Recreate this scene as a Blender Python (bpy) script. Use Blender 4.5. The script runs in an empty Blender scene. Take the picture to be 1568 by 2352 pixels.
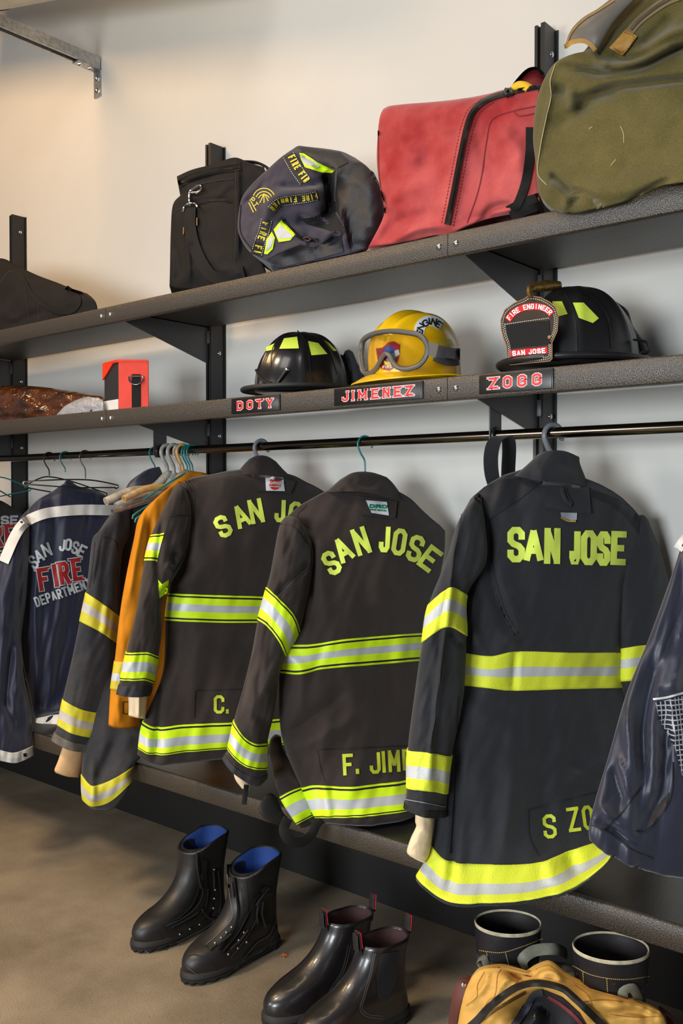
import bpy, bmesh, math, random
import numpy as np
from mathutils import Vector, Matrix, noise
from mathutils.bvhtree import BVHTree
from mathutils.geometry import delaunay_2d_cdt
random.seed(7)
scene = bpy.context.scene
COL = scene.collection

# ------------------------------------------------------------------ camera
FPX, CX, CY = 2120.0, 784.0, 1176.0
CAM = np.array([0.0, -2.13, 1.19])
YAW, PIT = math.radians(39.9), math.atan(40 / FPX)
FW = np.array([-math.sin(YAW) * math.cos(PIT), math.cos(YAW) * math.cos(PIT), -math.sin(PIT)])
RT = np.array([math.cos(YAW), math.sin(YAW), 0.0])
UP = np.cross(RT, FW)
cam_data = bpy.data.cameras.new('camera')
cam = bpy.data.objects.new('camera', cam_data)
COL.objects.link(cam)
cam_data.sensor_fit = 'HORIZONTAL'
cam_data.sensor_width = 36.0
cam_data.lens = FPX / 1568.0 * 36.0
cam_data.clip_start = 0.02
cam.matrix_world = Matrix(((RT[0], UP[0], -FW[0], CAM[0]), (RT[1], UP[1], -FW[1], CAM[1]),
                           (RT[2], UP[2], -FW[2], CAM[2]), (0, 0, 0, 1)))
scene.camera = cam

# ------------------------------------------------------------------ light
scene.view_settings.view_transform = 'Standard'
scene.view_settings.look = 'None'
scene.view_settings.exposure = 0.0
scene.view_settings.gamma = 1.0
scene.view_settings.use_curve_mapping = False
world = bpy.data.worlds.new('world')
scene.world = world
world.use_nodes = True
wb = world.node_tree.nodes['Background']
wb.inputs['Color'].default_value = (0.80, 0.86, 1.0, 1)
wb.inputs['Strength'].default_value = 0.13


def area(name, loc, aim, sx, sy, power, color, spread=180):
    l = bpy.data.lights.new(name, 'AREA')
    l.shape = 'RECTANGLE'
    l.size, l.size_y, l.energy, l.color = sx, sy, power, color
    l.spread = math.radians(spread)
    o = bpy.data.objects.new(name, l)
    COL.objects.link(o)
    o.location = loc
    d = Vector(aim) - Vector(loc)
    o.rotation_euler = d.to_track_quat('-Z', 'Y').to_euler()
    return o


area('ceiling_light_neutral', (-1.1, -2.6, 3.55), (-1.4, -0.2, 1.2), 1.0, 1.0, 16, (1.0, 0.96, 0.92))
area('ceiling_light_warm', (-3.3, -1.7, 3.35), (-2.9, 0.0, 1.6), 0.6, 0.6, 33, (1.0, 0.62, 0.28))
area('ceiling_light_room', (-2.3, -2.5, 3.5), (-2.2, -1.9, 0.0), 0.5, 0.5, 34, (1.0, 0.80, 0.56), 105)
area('fill_light_amber', (-1.6, -0.9, 3.7), (-1.6, -0.3, 1.5), 0.8, 0.5, 8, (1.0, 0.78, 0.5))  # added lamp, warms the wall towards the right
area('fill_light_left', (-2.9, -4.3, 1.7), (-1.2, 0.0, 0.9), 1.0, 1.0, 50, (1.0, 0.97, 0.95))  # added fill from the left for the coats, no window there
area('fill_light_front', (-0.6, -4.3, 1.2), (-1.3, 0.0, 0.95), 1.2, 0.9, 31, (0.88, 0.95, 1.0), 85)  # added soft fill from behind the camera, lights wall and coats
area('fill_light_right', (2.2, -1.7, 1.2), (-0.3, 0.0, 1.0), 1.2, 1.6, 5, (0.80, 0.95, 1.0))  # weak cool fill added from the right, no door modelled


# ------------------------------------------------------------------ projection helpers
def ray(p):
    return FW + RT * ((p[0] - CX) / FPX) - UP * ((p[1] - CY) / FPX)


def at_y(p, y):
    r = ray(p)
    return CAM + r * ((y - CAM[1]) / r[1])


def at_z(p, z):
    r = ray(p)
    return CAM + r * ((z - CAM[2]) / r[2])


def at_x(p, x):
    r = ray(p)
    return CAM + r * (x / r[0])


def at_plane(p, q, n):
    r = ray(p)
    return CAM + r * (np.dot(np.asarray(q) - CAM, n) / np.dot(r, n))


def project(P):
    d = np.asarray(P) - CAM
    z = d @ FW
    return np.stack([CX + FPX * (d @ RT) / z, CY - FPX * (d @ UP) / z], -1)


# ------------------------------------------------------------------ materials
def lin(c):
    return tuple(((v / 255.0) / 12.92 if v / 255.0 <= 0.04045 else ((v / 255.0 + 0.055) / 1.055) ** 2.4) for v in c)


MATS = {}


def mat(name, rgb, rough=0.6, metal=0.0, var=0.0, var_scale=6.0, rgb2=None, bump=0.0, bscale=400.0, kind='noise',
        sheen=0.0, spec=0.5, coat=0.0, stretch=(1, 1, 1), alpha=1.0, trans=0.0, bdist=0.001, detail=4.0, grain=0.0, gscale=900.0):
    if name in MATS:
        return MATS[name]
    m = bpy.data.materials.new(name)
    m.use_nodes = True
    nt = m.node_tree
    b = nt.nodes['Principled BSDF']
    L = nt.links
    c1 = lin(rgb)
    b.inputs['Base Color'].default_value = (*c1, 1)
    b.inputs['Roughness'].default_value = rough
    b.inputs['Metallic'].default_value = metal
    b.inputs['Specular IOR Level'].default_value = spec
    b.inputs['Coat Weight'].default_value = coat
    b.inputs['Sheen Weight'].default_value = sheen
    b.inputs['Alpha'].default_value = alpha
    b.inputs['Transmission Weight'].default_value = trans
    tc = nt.nodes.new('ShaderNodeTexCoord')
    mp = nt.nodes.new('ShaderNodeMapping')
    mp.inputs['Scale'].default_value = stretch
    L.new(tc.outputs['Object'], mp.inputs['Vector'])
    if var > 0 or rgb2:
        n = nt.nodes.new('ShaderNodeTexNoise')
        n.inputs['Scale'].default_value = var_scale
        n.inputs['Detail'].default_value = detail
        n.inputs['Roughness'].default_value = 0.6
        L.new(mp.outputs[0], n.inputs['Vector'])
        r = nt.nodes.new('ShaderNodeValToRGB')
        r.color_ramp.elements[0].position = 0.36
        r.color_ramp.elements[1].position = 0.66
        if rgb2:
            c2 = lin(rgb2)
        else:
            c2 = tuple(min(1, v * (1 + var)) for v in c1)
            c1 = tuple(v * (1 - var * 0.6) for v in c1)
        r.color_ramp.elements[0].color = (*c1, 1)
        r.color_ramp.elements[1].color = (*c2, 1)
        L.new(n.outputs['Fac'], r.inputs[0])
        L.new(r.outputs[0], b.inputs['Base Color'])
    if grain > 0:
        gn = nt.nodes.new('ShaderNodeTexNoise')
        gn.inputs['Scale'].default_value = gscale
        gn.inputs['Detail'].default_value = 2
        L.new(mp.outputs[0], gn.inputs['Vector'])
        gr = nt.nodes.new('ShaderNodeMapRange')
        gr.inputs['From Min'].default_value = 0.3
        gr.inputs['From Max'].default_value = 0.7
        gr.inputs['To Min'].default_value = 1 - grain
        gr.inputs['To Max'].default_value = 1 + grain
        L.new(gn.outputs['Fac'], gr.inputs['Value'])
        mx = nt.nodes.new('ShaderNodeMix')
        mx.data_type = 'RGBA'
        mx.blend_type = 'MULTIPLY'
        mx.inputs[0].default_value = 1.0
        src = b.inputs['Base Color'].links
        if src:
            L.new(src[0].from_socket, mx.inputs[6])
        else:
            mx.inputs[6].default_value = (*c1, 1)
        cc = nt.nodes.new('ShaderNodeCombineColor')
        for q in range(3): L.new(gr.outputs[0], cc.inputs[q])
        L.new(cc.outputs[0], mx.inputs[7])
        L.new(mx.outputs[2], b.inputs['Base Color'])
    if bump > 0:
        bp = nt.nodes.new('ShaderNodeBump')
        bp.inputs['Strength'].default_value = bump
        bp.inputs['Distance'].default_value = bdist
        if kind == 'noise':
            t = nt.nodes.new('ShaderNodeTexNoise')
            t.inputs['Scale'].default_value = bscale
            t.inputs['Detail'].default_value = 3
            o = t.outputs['Fac']
        elif kind == 'voronoi':
            t = nt.nodes.new('ShaderNodeTexVoronoi')
            t.inputs['Scale'].default_value = bscale
            o = t.outputs['Distance']
        else:
            t = nt.nodes.new('ShaderNodeTexWave')
            t.bands_direction = kind
            t.inputs['Scale'].default_value = bscale
            t.inputs['Distortion'].default_value = 0.6
            o = t.outputs['Fac']
        L.new(mp.outputs[0], t.inputs['Vector'])
        L.new(o, bp.inputs['Height'])
        L.new(bp.outputs[0], b.inputs['Normal'])
    MATS[name] = m
    return m


M_WALL = mat('painted_wall', (208, 206, 200), 0.62, var=0.035, var_scale=1.4, bump=0.12, bscale=160, spec=0.35)
M_FLOOR = mat('sealed_concrete', (116, 104, 88), 0.42, rgb2=(150, 136, 116), var_scale=3.2, bump=0.25, bscale=60, spec=0.4, detail=9, grain=.28, gscale=330)
M_HAMMER = mat('hammertone_paint', (38, 33, 29), 0.36, rgb2=(80, 71, 60), var_scale=430, detail=1, bump=0.7, bscale=520, kind='voronoi', bdist=0.0008, spec=0.6)
M_DARKMET = mat('dark_powder_coat', (62, 61, 63), 0.38, bump=0.2, bscale=420, spec=0.5)
M_BLACKMET = mat('black_metal', (34, 33, 33), 0.35, bump=0.25, bscale=300, spec=0.5)
M_CHROME = mat('polished_steel', (206, 206, 208), 0.16, metal=1.0)
M_ROD = mat('rod_steel', (112, 104, 94), 0.2, metal=1.0)
M_ZINC = mat('galvanised_zinc', (176, 178, 180), 0.38, metal=0.85, var=0.25, var_scale=60)
M_BLACK = mat('under_bench_shade', (15, 14, 13), 0.6)
M_LIME = mat('lime_tape', (206, 238, 28), 0.55, bump=0.15, bscale=700, spec=0.3)
M_LIME2 = mat('mesh_lime_tape', (222, 230, 58), 0.6, bump=0.6, bscale=520, kind='voronoi', spec=0.3)
M_SILV = mat('silver_reflective_tape', (182, 186, 190), 0.42, var=0.06, var_scale=30, spec=0.6)
M_SILV2 = mat('mesh_silver_tape', (190, 192, 190), 0.5, bump=0.5, bscale=520, kind='voronoi', spec=0.5)
M_TRIM = mat('black_binding', (22, 20, 18), 0.7)
M_LETTER = mat('lime_letter_fabric', (226, 244, 100), 0.55, bump=0.1, bscale=600, spec=0.3)
M_STITCH = mat('dark_stitch', (92, 104, 30), 0.7)


# ------------------------------------------------------------------ object helpers
def tag(o, label=None, cat=None, group=None, kind=None):
    if label: o['label'] = label
    if cat: o['category'] = cat
    if group: o['group'] = group
    if kind: o['kind'] = kind
    return o


def world_loc(o):
    v = np.zeros(3)
    while o is not None:
        v += np.array(o.location)
        o = o.parent
    return v


def thing(name, label, cat, loc, group=None):
    o = bpy.data.objects.new(name, None)
    o.empty_display_size = 0.05
    COL.objects.link(o)
    o.location = tuple(float(v) for v in loc)
    return tag(o, label, cat, group)


def build(name, V, F, mats, parent=None, mi=None, smooth=True, loc=None, sharp=None):
    """one mesh object out of world-space vertices"""
    V = np.asarray(V, float)
    if not isinstance(mats, (list, tuple)): mats = [mats]
    if parent is not None:
        base = world_loc(parent)
        own = np.zeros(3)
    else:
        own = np.array(loc if loc is not None else [V[:, 0].mean(), V[:, 1].mean(), V[:, 2].min()], float)
        base = own
    me = bpy.data.meshes.new(name)
    me.from_pydata([tuple(v) for v in (V - base)], [], [tuple(int(i) for i in f) for f in F])
    for m in mats: me.materials.append(m)
    if mi is not None:
        me.polygons.foreach_set('material_index', np.asarray(mi, dtype=np.int32))
    if smooth:
        me.polygons.foreach_set('use_smooth', [True] * len(me.polygons))
        if sharp:
            me.set_sharp_from_angle(angle=math.radians(sharp))
    me.update()
    o = bpy.data.objects.new(name, me)
    COL.objects.link(o)
    if parent is not None:
        o.parent = parent
    else:
        o.location = tuple(own)
    return o


def copy_tree(o, dv, parent=None):
    c = o.copy()
    COL.objects.link(c)
    if parent is None:
        c.location = tuple(np.array(o.location) + np.array(dv))
    else:
        c.parent = parent
    for ch in list(o.children):
        copy_tree(ch, dv, c)
    return c


def catmull(P, n):
    """resample a polyline to n points along a smooth curve"""
    P = np.asarray(P, float)
    if len(P) == 1: return np.repeat(P, n, 0)
    d = np.r_[0, np.cumsum(np.linalg.norm(np.diff(P, axis=0), axis=1) + 1e-9)]
    return catmull_at(P, d, np.linspace(0, d[-1], n))


def catmull_at(P, d, s):
    m = np.zeros_like(P)
    if len(P) > 2:
        m[1:-1] = (P[2:] - P[:-2]) / (d[2:] - d[:-2])[:, None]
    m[0] = (P[1] - P[0]) / (d[1] - d[0])
    m[-1] = (P[-1] - P[-2]) / (d[-1] - d[-2])
    i = np.clip(np.searchsorted(d, s, 'right') - 1, 0, len(d) - 2)
    h = (d[i + 1] - d[i])[:, None]
    t = ((s - d[i]) / h[:, 0])[:, None]
    return ((2 * t**3 - 3 * t**2 + 1) * P[i] + (t**3 - 2 * t**2 + t) * h * m[i]
            + (-2 * t**3 + 3 * t**2) * P[i + 1] + (t**3 - t**2) * h * m[i + 1])


class MB:
    """collects shapes into one mesh"""
    def __init__(s):
        s.V, s.F, s.M = [], [], []

    def add(s, V, F, mi=0):
        k = len(s.V)
        s.V += [tuple(v) for v in V]
        s.F += [tuple(i + k for i in f) for f in F]
        s.M += [mi] * len(F) if isinstance(mi, int) else list(mi)
        return s

    def box(s, x0, x1, y0, y1, z0, z1, mi=0, bev=0.0):
        bm = bmesh.new()
        bmesh.ops.create_cube(bm, size=1)
        for v in bm.verts:
            v.co = ((x0 + x1) / 2 + v.co.x * (x1 - x0), (y0 + y1) / 2 + v.co.y * (y1 - y0), (z0 + z1) / 2 + v.co.z * (z1 - z0))
        if bev:
            bmesh.ops.bevel(bm, geom=bm.edges[:], offset=bev, segments=2, affect='EDGES', profile=0.5)
        bm.verts.index_update()
        s.add([v.co for v in bm.verts], [[v.index for v in f.verts] for f in bm.faces], mi)
        bm.free()
        return s

    def prism(s, poly, vec, mi=0):
        n = len(poly)
        P = [np.array(p, float) for p in poly]
        v = np.array(vec, float)
        s.add(P + [p + v for p in P], [list(range(n))[::-1], list(range(n, 2 * n))] +
              [[i, (i + 1) % n, n + (i + 1) % n, n + i] for i in range(n)], mi)
        return s

    def tube(s, pts, r, n=8, closed=False, mi=0, caps=True, flat=1.0, up=None):
        P = np.asarray(pts, float)
        R = np.broadcast_to(np.asarray(r, float), (len(P),))
        m = len(P)
        T = np.zeros_like(P)
        if closed:
            T = np.roll(P, -1, 0) - np.roll(P, 1, 0)
        else:
            T[1:-1] = P[2:] - P[:-2]
            T[0], T[-1] = P[1] - P[0], P[-1] - P[-2]
        T /= np.linalg.norm(T, axis=1)[:, None] + 1e-12
        if up is not None:
            a = np.array(up, float)
        else:
            a = np.array([0, 0, 1.0]) if abs(T[0][2]) < 0.9 else np.array([1.0, 0, 0])
        V = []
        for i in range(m):
            if up is not None: a = np.array(up, float)
            a = a - T[i] * np.dot(a, T[i])
            a /= np.linalg.norm(a) + 1e-12
            b = np.cross(T[i], a)
            for k in range(n):
                t = 2 * math.pi * k / n
                V.append(P[i] + R[i] * (math.cos(t) * a * flat + math.sin(t) * b))
        F = []
        for i in range(m if closed else m - 1):
            j = (i + 1) % m
            for k in range(n):
                l = (k + 1) % n
                F.append([i * n + k, i * n + l, j * n + l, j * n + k])
        if caps and not closed:
            F.append(list(range(n))[::-1])
            F.append([(m - 1) * n + k for k in range(n)])
        s.add(V, F, mi)
        return s

    def dome(s, c, axis, r, h, n=12, mi=0):
        """a domed bolt head on a surface, axis pointing outwards"""
        c, w = np.array(c, float), np.array(axis, float)
        w /= np.linalg.norm(w)
        a = np.cross(w, [0, 0, 1.0] if abs(w[2]) < 0.9 else [1.0, 0, 0])
        a /= np.linalg.norm(a)
        b = np.cross(w, a)
        V, F = [], []
        rings = 5
        for i in range(rings):
            t = i / (rings - 1) * math.pi / 2 * 0.94
            for k in range(n):
                q = 2 * math.pi * k / n
                V.append(c + (a * math.cos(q) + b * math.sin(q)) * r * math.cos(t) + w * h * math.sin(t))
        for i in range(rings - 1):
            for k in range(n):
                l = (k + 1) % n
                F.append([i * n + k, i * n + l, (i + 1) * n + l, (i + 1) * n + k])
        F.append([(rings - 1) * n + k for k in range(n)])
        F.append(list(range(n))[::-1])
        s.add(V, F, mi)
        return s

    def build(s, name, mats, parent=None, smooth=True, loc=None, sharp=35):
        return build(name, s.V, s.F, mats, parent, s.M, smooth, loc, sharp)
# ------------------------------------------------------------------ setting
def struct(name, mb, m):
    return tag(mb.build(name, m, smooth=False), kind='structure')


struct('wall_back', MB().box(-6.5, 2.6, 0.0, 0.12, 0.0, 3.95), M_WALL)
struct('floor', MB().box(-6.5, 2.6, -5.2, 0.12, -0.1, 0.0), M_FLOOR)
struct('shade_board_back', MB().box(-6.5, 2.6, -0.012, 0.0, 0.0, 0.36, bev=0.002), M_BLACK)  # black board standing in for the deep shade under the bench

UX = [-3.514, -2.305, -1.096, 0.113]          # upright positions along the wall
Z1, Z2, ZB = 1.748, 1.442, 0.408              # tops of the two shelves and the bench
YF = -0.466                                   # front of the shelves
ZROD, YROD = 1.3265, -0.26


# uprights: slotted posts screwed to the wall
def upright(x, label):
    t = thing('shelf_upright', label, 'shelf post', (x, 0, 0), 'slotted posts holding the shelves')
    z0, z1 = 0.412, 2.347
    w, d = 0.015, 0.058
    prof = [(-w - .012, -0.0005), (-w - .012, -.004), (-w, -.004), (-w, -d), (-.007, -d), (-.007, -d + .012), (.004, -d + .012),
            (.004, -d - .004), (w, -d - .004), (w, -.004), (w + .006, -.004), (w + .006, -0.0005)]
    mb = MB().prism([(x + a, b, z0) for a, b in prof], (0, 0, z1 - z0))
    mb.build('post', M_BLACKMET, t, sharp=30)
    for z in (2.28, 1.66, 1.385):
        MB().dome((x + w, -.025, z), (1, 0, 0), .0075, .005).build('bolt', M_CHROME, t)
    return t


for x, lb in ((UX[0], 'black slotted wall post at the left edge, rising behind the limp black duffel'),
              (UX[1], 'black slotted wall post rising behind the upright black duffel with a shoulder strap'),
              (UX[2], 'black slotted wall post rising between the red bag and the olive canvas bag')):
    upright(x, lb)


# shelf boards: folded steel sheet with a front lip
def shelf_board(x0, x1, ztop, label, bolts, m=M_HAMMER, lip=.0495):
    t = thing('shelf_board', label, 'shelf', ((x0 + x1) / 2, YF, ztop), 'steel shelf boards')
    r = .004
    prof = [(-.052, ztop), (YF + r, ztop), (YF + r * .3, ztop - r * .3), (YF, ztop - r), (YF, ztop - lip + .002), (YF + .002, ztop - lip), (YF + .016, ztop - lip),
            (YF + .016, ztop - lip + .002), (YF + .003, ztop - lip + .003), (YF + .003, ztop - .003), (-.052, ztop - .003)]
    mb = MB().prism([(x0 + .0008, a, b) for a, b in prof], (x1 - x0 - .0016, 0, 0))
    mb.build('sheet', m, t, sharp=50)
    for bx in bolts:
        MB().dome((bx, YF, ztop - lip * .52), (0, -1, 0), .0072, .005).build('bolt', M_CHROME, t)
    return t


SX0, SX3 = -4.723, 0.113
XS = [SX0, UX[0], UX[1], UX[2], SX3]
b_ = .0215
for zt, nm in ((Z1, 'upper'), (Z2, 'lower')):
    where = {('upper', 0): 'leftmost board of the upper shelf under the limp black duffel',
             ('upper', 1): 'upper shelf board carrying the upright black duffel, fire fighter bag and red bag',
             ('upper', 2): 'upper shelf board carrying the olive canvas bag',
             ('lower', 0): 'lower shelf board at the far left, empty end beyond the brown wrapped bundle',
             ('lower', 1): 'lower shelf board carrying the orange pouch and the modern black helmet',
             ('lower', 2): 'lower shelf board carrying the black helmet with a leather front shield'}
    shelf_board(UX[0], UX[1], zt, 'dark speckled ' + ({'upper': 'upper shelf board under the limp black duffel',
                'lower': 'lower shelf board under the brown wrapped bundle'}[nm]), (UX[0] + b_, UX[1] - b_))
    shelf_board(UX[1], UX[2], zt, 'dark speckled ' + where[(nm, 1)], (UX[1] + b_, UX[2] - b_))
    shelf_board(UX[2], SX3, zt, 'dark speckled ' + where[(nm, 2)], (UX[2] + b_, SX3 - b_))


# triangular shelf brackets
def bracket(x, zt, yfront, zfront, zlow, label):
    t = thing('shelf_bracket', label, 'bracket', (x, -.06, zlow), 'triangular shelf brackets')
    zu = zt - .0035
    poly = [(x - .0015, -.063, zu), (x - .0015, yfront, zu), (x - .0015, yfront, zfront), (x - .0015, -.063, zlow)]
    MB().prism(poly, (.003, 0, 0)).box(x - .014, x + .0015, yfront, -.063, zu - .003, zu).build('plate', M_DARKMET, t, sharp=30)
    MB().box(x - .034, x + .012, -.069, -.0625, zu - .056, zu - .014, bev=.0015).build('clip', M_DARKMET, t, sharp=30)
    MB().dome((x - .008, -.069, zu - .036), (0, -1, 0), .0085, .006).build('bolt', M_CHROME, t)
    MB().tube([(x - .026, -.08, zu - .002), (x - .02, -.074, zu - .012), (x - .014, -.072, zu - .013), (x - .008, -.074, zu - .012), (x - .002, -.08, zu - .002)],
              [.003, .004, .005, .004, .003], 8).build('wing_nut', M_CHROME, t)
    return t


bl = {0: 'behind the brown wrapped bundle at the left edge', 1: 'above the orange pouch, beside the middle post', 2: 'above the helmet with the leather front shield'}
bl2 = {0: 'above the clothes rod at the left edge', 1: 'above the bunch of hanger hooks on the rod', 2: 'under the nameplate at the right'}
for i in range(3):
    bracket(UX[i], Z1, -.392, Z1 - .034, Z1 - .125, 'dark triangular bracket under the upper shelf, ' + bl[i])
    bracket(UX[i], Z2, -.345, Z2 - .038, Z2 - .108, 'dark triangular bracket under the lower shelf, ' + bl2[i])


# rod hangers and the clothes rod
for i in range(3):
    x = UX[i]
    t = thing('rod_holder', 'dark plate holding the clothes rod, ' + ('at the left edge of the picture', 'left of the two thick grey hanger hooks', 'behind the upright strap loop')[i],
              'rod holder', (x, YROD, ZROD), 'plates holding the clothes rod')
    MB().prism([(x - .0045, YROD - .027, ZROD - .008), (x - .0045, YROD - .02, ZROD - .02), (x - .0045, YROD + .012, ZROD - .02), (x - .0045, YROD + .024, ZROD - .008),
                (x - .0045, YROD + .024, Z2 - .006), (x - .0045, YROD - .027, Z2 - .006)], (.003, 0, 0)).build('plate', M_DARKMET, t, sharp=30)
    MB().tube([(x - .002, YROD + .0165 * math.cos(a), ZROD + .0165 * math.sin(a)) for a in np.linspace(0, 2 * math.pi, 20, endpoint=False)], .0045, 8, closed=True).build('collar', M_BLACKMET, t)
rod = MB().tube([(-5.2, YROD, ZROD), (0.6, YROD, ZROD)], .0122, 24)
tag(rod.build('clothes_rod', M_ROD), 'long polished steel clothes rod running under the lower shelf', 'rod')

# bench: steel seat on the same posts, with its lip
t = thing('bench', 'long dark steel bench along the wall under the hanging coats', 'bench', (-2.2, YF, ZB))
r = .005
prof = [(-.014, ZB), (YF + r, ZB), (YF + r * .3, ZB - r * .3), (YF, ZB - r), (YF, ZB - .047), (YF + .002, ZB - .049), (YF + .02, ZB - .049), (YF + .02, ZB - .046), (YF + .003, ZB - .046), (YF + .003, ZB - .003), (-.014, ZB - .003)]
M_SEAT = mat('bench_seat_paint', (30, 29, 28), 0.28, bump=0.3, bscale=300, spec=0.5)
MB().prism([(-6.0, a, b) for a, b in prof], (6.3, 0, 0)).build('seat', M_HAMMER, t, sharp=50)
MB().box(-6.0, .3, YF + .006, -.016, ZB + .0002, ZB + .0022).build('seat_skin', M_SEAT, t, smooth=False)
for x in UX:
    MB().prism([(x - .002, -.014, ZB - .004), (x - .002, -.40, ZB - .004), (x - .002, -.40, ZB - .03), (x - .002, -.014, ZB - .16)], (.004, 0, 0)).build('bracket', M_DARKMET, t, smooth=False)

# steel strut reaching out from the wall, top left
XST, ZST = -2.99, 2.83
t = thing('steel_strut', 'galvanised steel channel strut bolted to the wall, top left', 'strut', (XST, 0, ZST))
MZ = M_ZINC
a = .0205
prof = [(-a, -a), (-a, a), (a, a), (a, -a), (a - .009, -a), (a - .009, -a + .007), (a - .003, -a + .007), (a - .003, a - .003), (-a + .003, a - .003), (-a + .003, -a + .007), (-a + .009, -a + .007), (-a + .009, -a)]
MB().prism([(XST + p, -.004, ZST + q) for p, q in prof], (0, -1.55, 0)).build('channel', MZ, t, sharp=30)
MB().box(XST - a, XST + a, -.006, 0, ZST - .125, ZST + a - .012).box(XST - a, XST + a, -.10, 0, ZST - a - .006, ZST - a, bev=.001).build('angle_plate', MZ, t, sharp=30)
for c, ax in (((XST, -.006, ZST - .055), (0, -1, 0)), ((XST, -.006, ZST - .10), (0, -1, 0)), ((XST, -.035, ZST - a - .006), (0, 0, -1)), ((XST, -.08, ZST - a - .006), (0, 0, -1))):
    MB().dome(c, ax, .0115, .009, 6).build('bolt', M_CHROME, t)

# round sheet-metal duct carried over the strut
t = thing('ventilation_duct', 'round grey sheet-metal duct cut off by the top left corner', 'duct', (-2.98, -.62, 3.05))
p0, p1 = at_y((0, 24), -.3), at_y((130, 0), -.3)
ax = (p1 - p0) / np.linalg.norm(p1 - p0)
rv = (p0 + p1) / 2 - CAM
u = np.cross(ax, rv / np.linalg.norm(rv))
u /= np.linalg.norm(u)
if u[2] < 0: u = -u
R_ = .14
c0 = p0 + u * R_
M_DUCT = mat('painted_duct', (206, 200, 184), .45)
MB().tube([c0 + ax * .022, c0 + ax * 1.2], R_, 40).build('duct_sleeve', M_DUCT, t)
MB().tube([c0 - ax * .5, c0 + ax * .03], R_ - .004, 40).build('duct_pipe', mat('bare_duct', (170, 160, 140), .3, metal=.9), t)
MB().tube([c0 + ax * .014, c0 + ax * .03], R_ + .003, 40).build('duct_collar', M_BLACKMET, t)
# ------------------------------------------------------------------ draped surfaces
def sprof(tau, p):
    return np.clip(1 - np.abs(2 * tau - 1) ** p, 0, 1) ** (1.0 / p)


FOLD = 1.45


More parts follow.
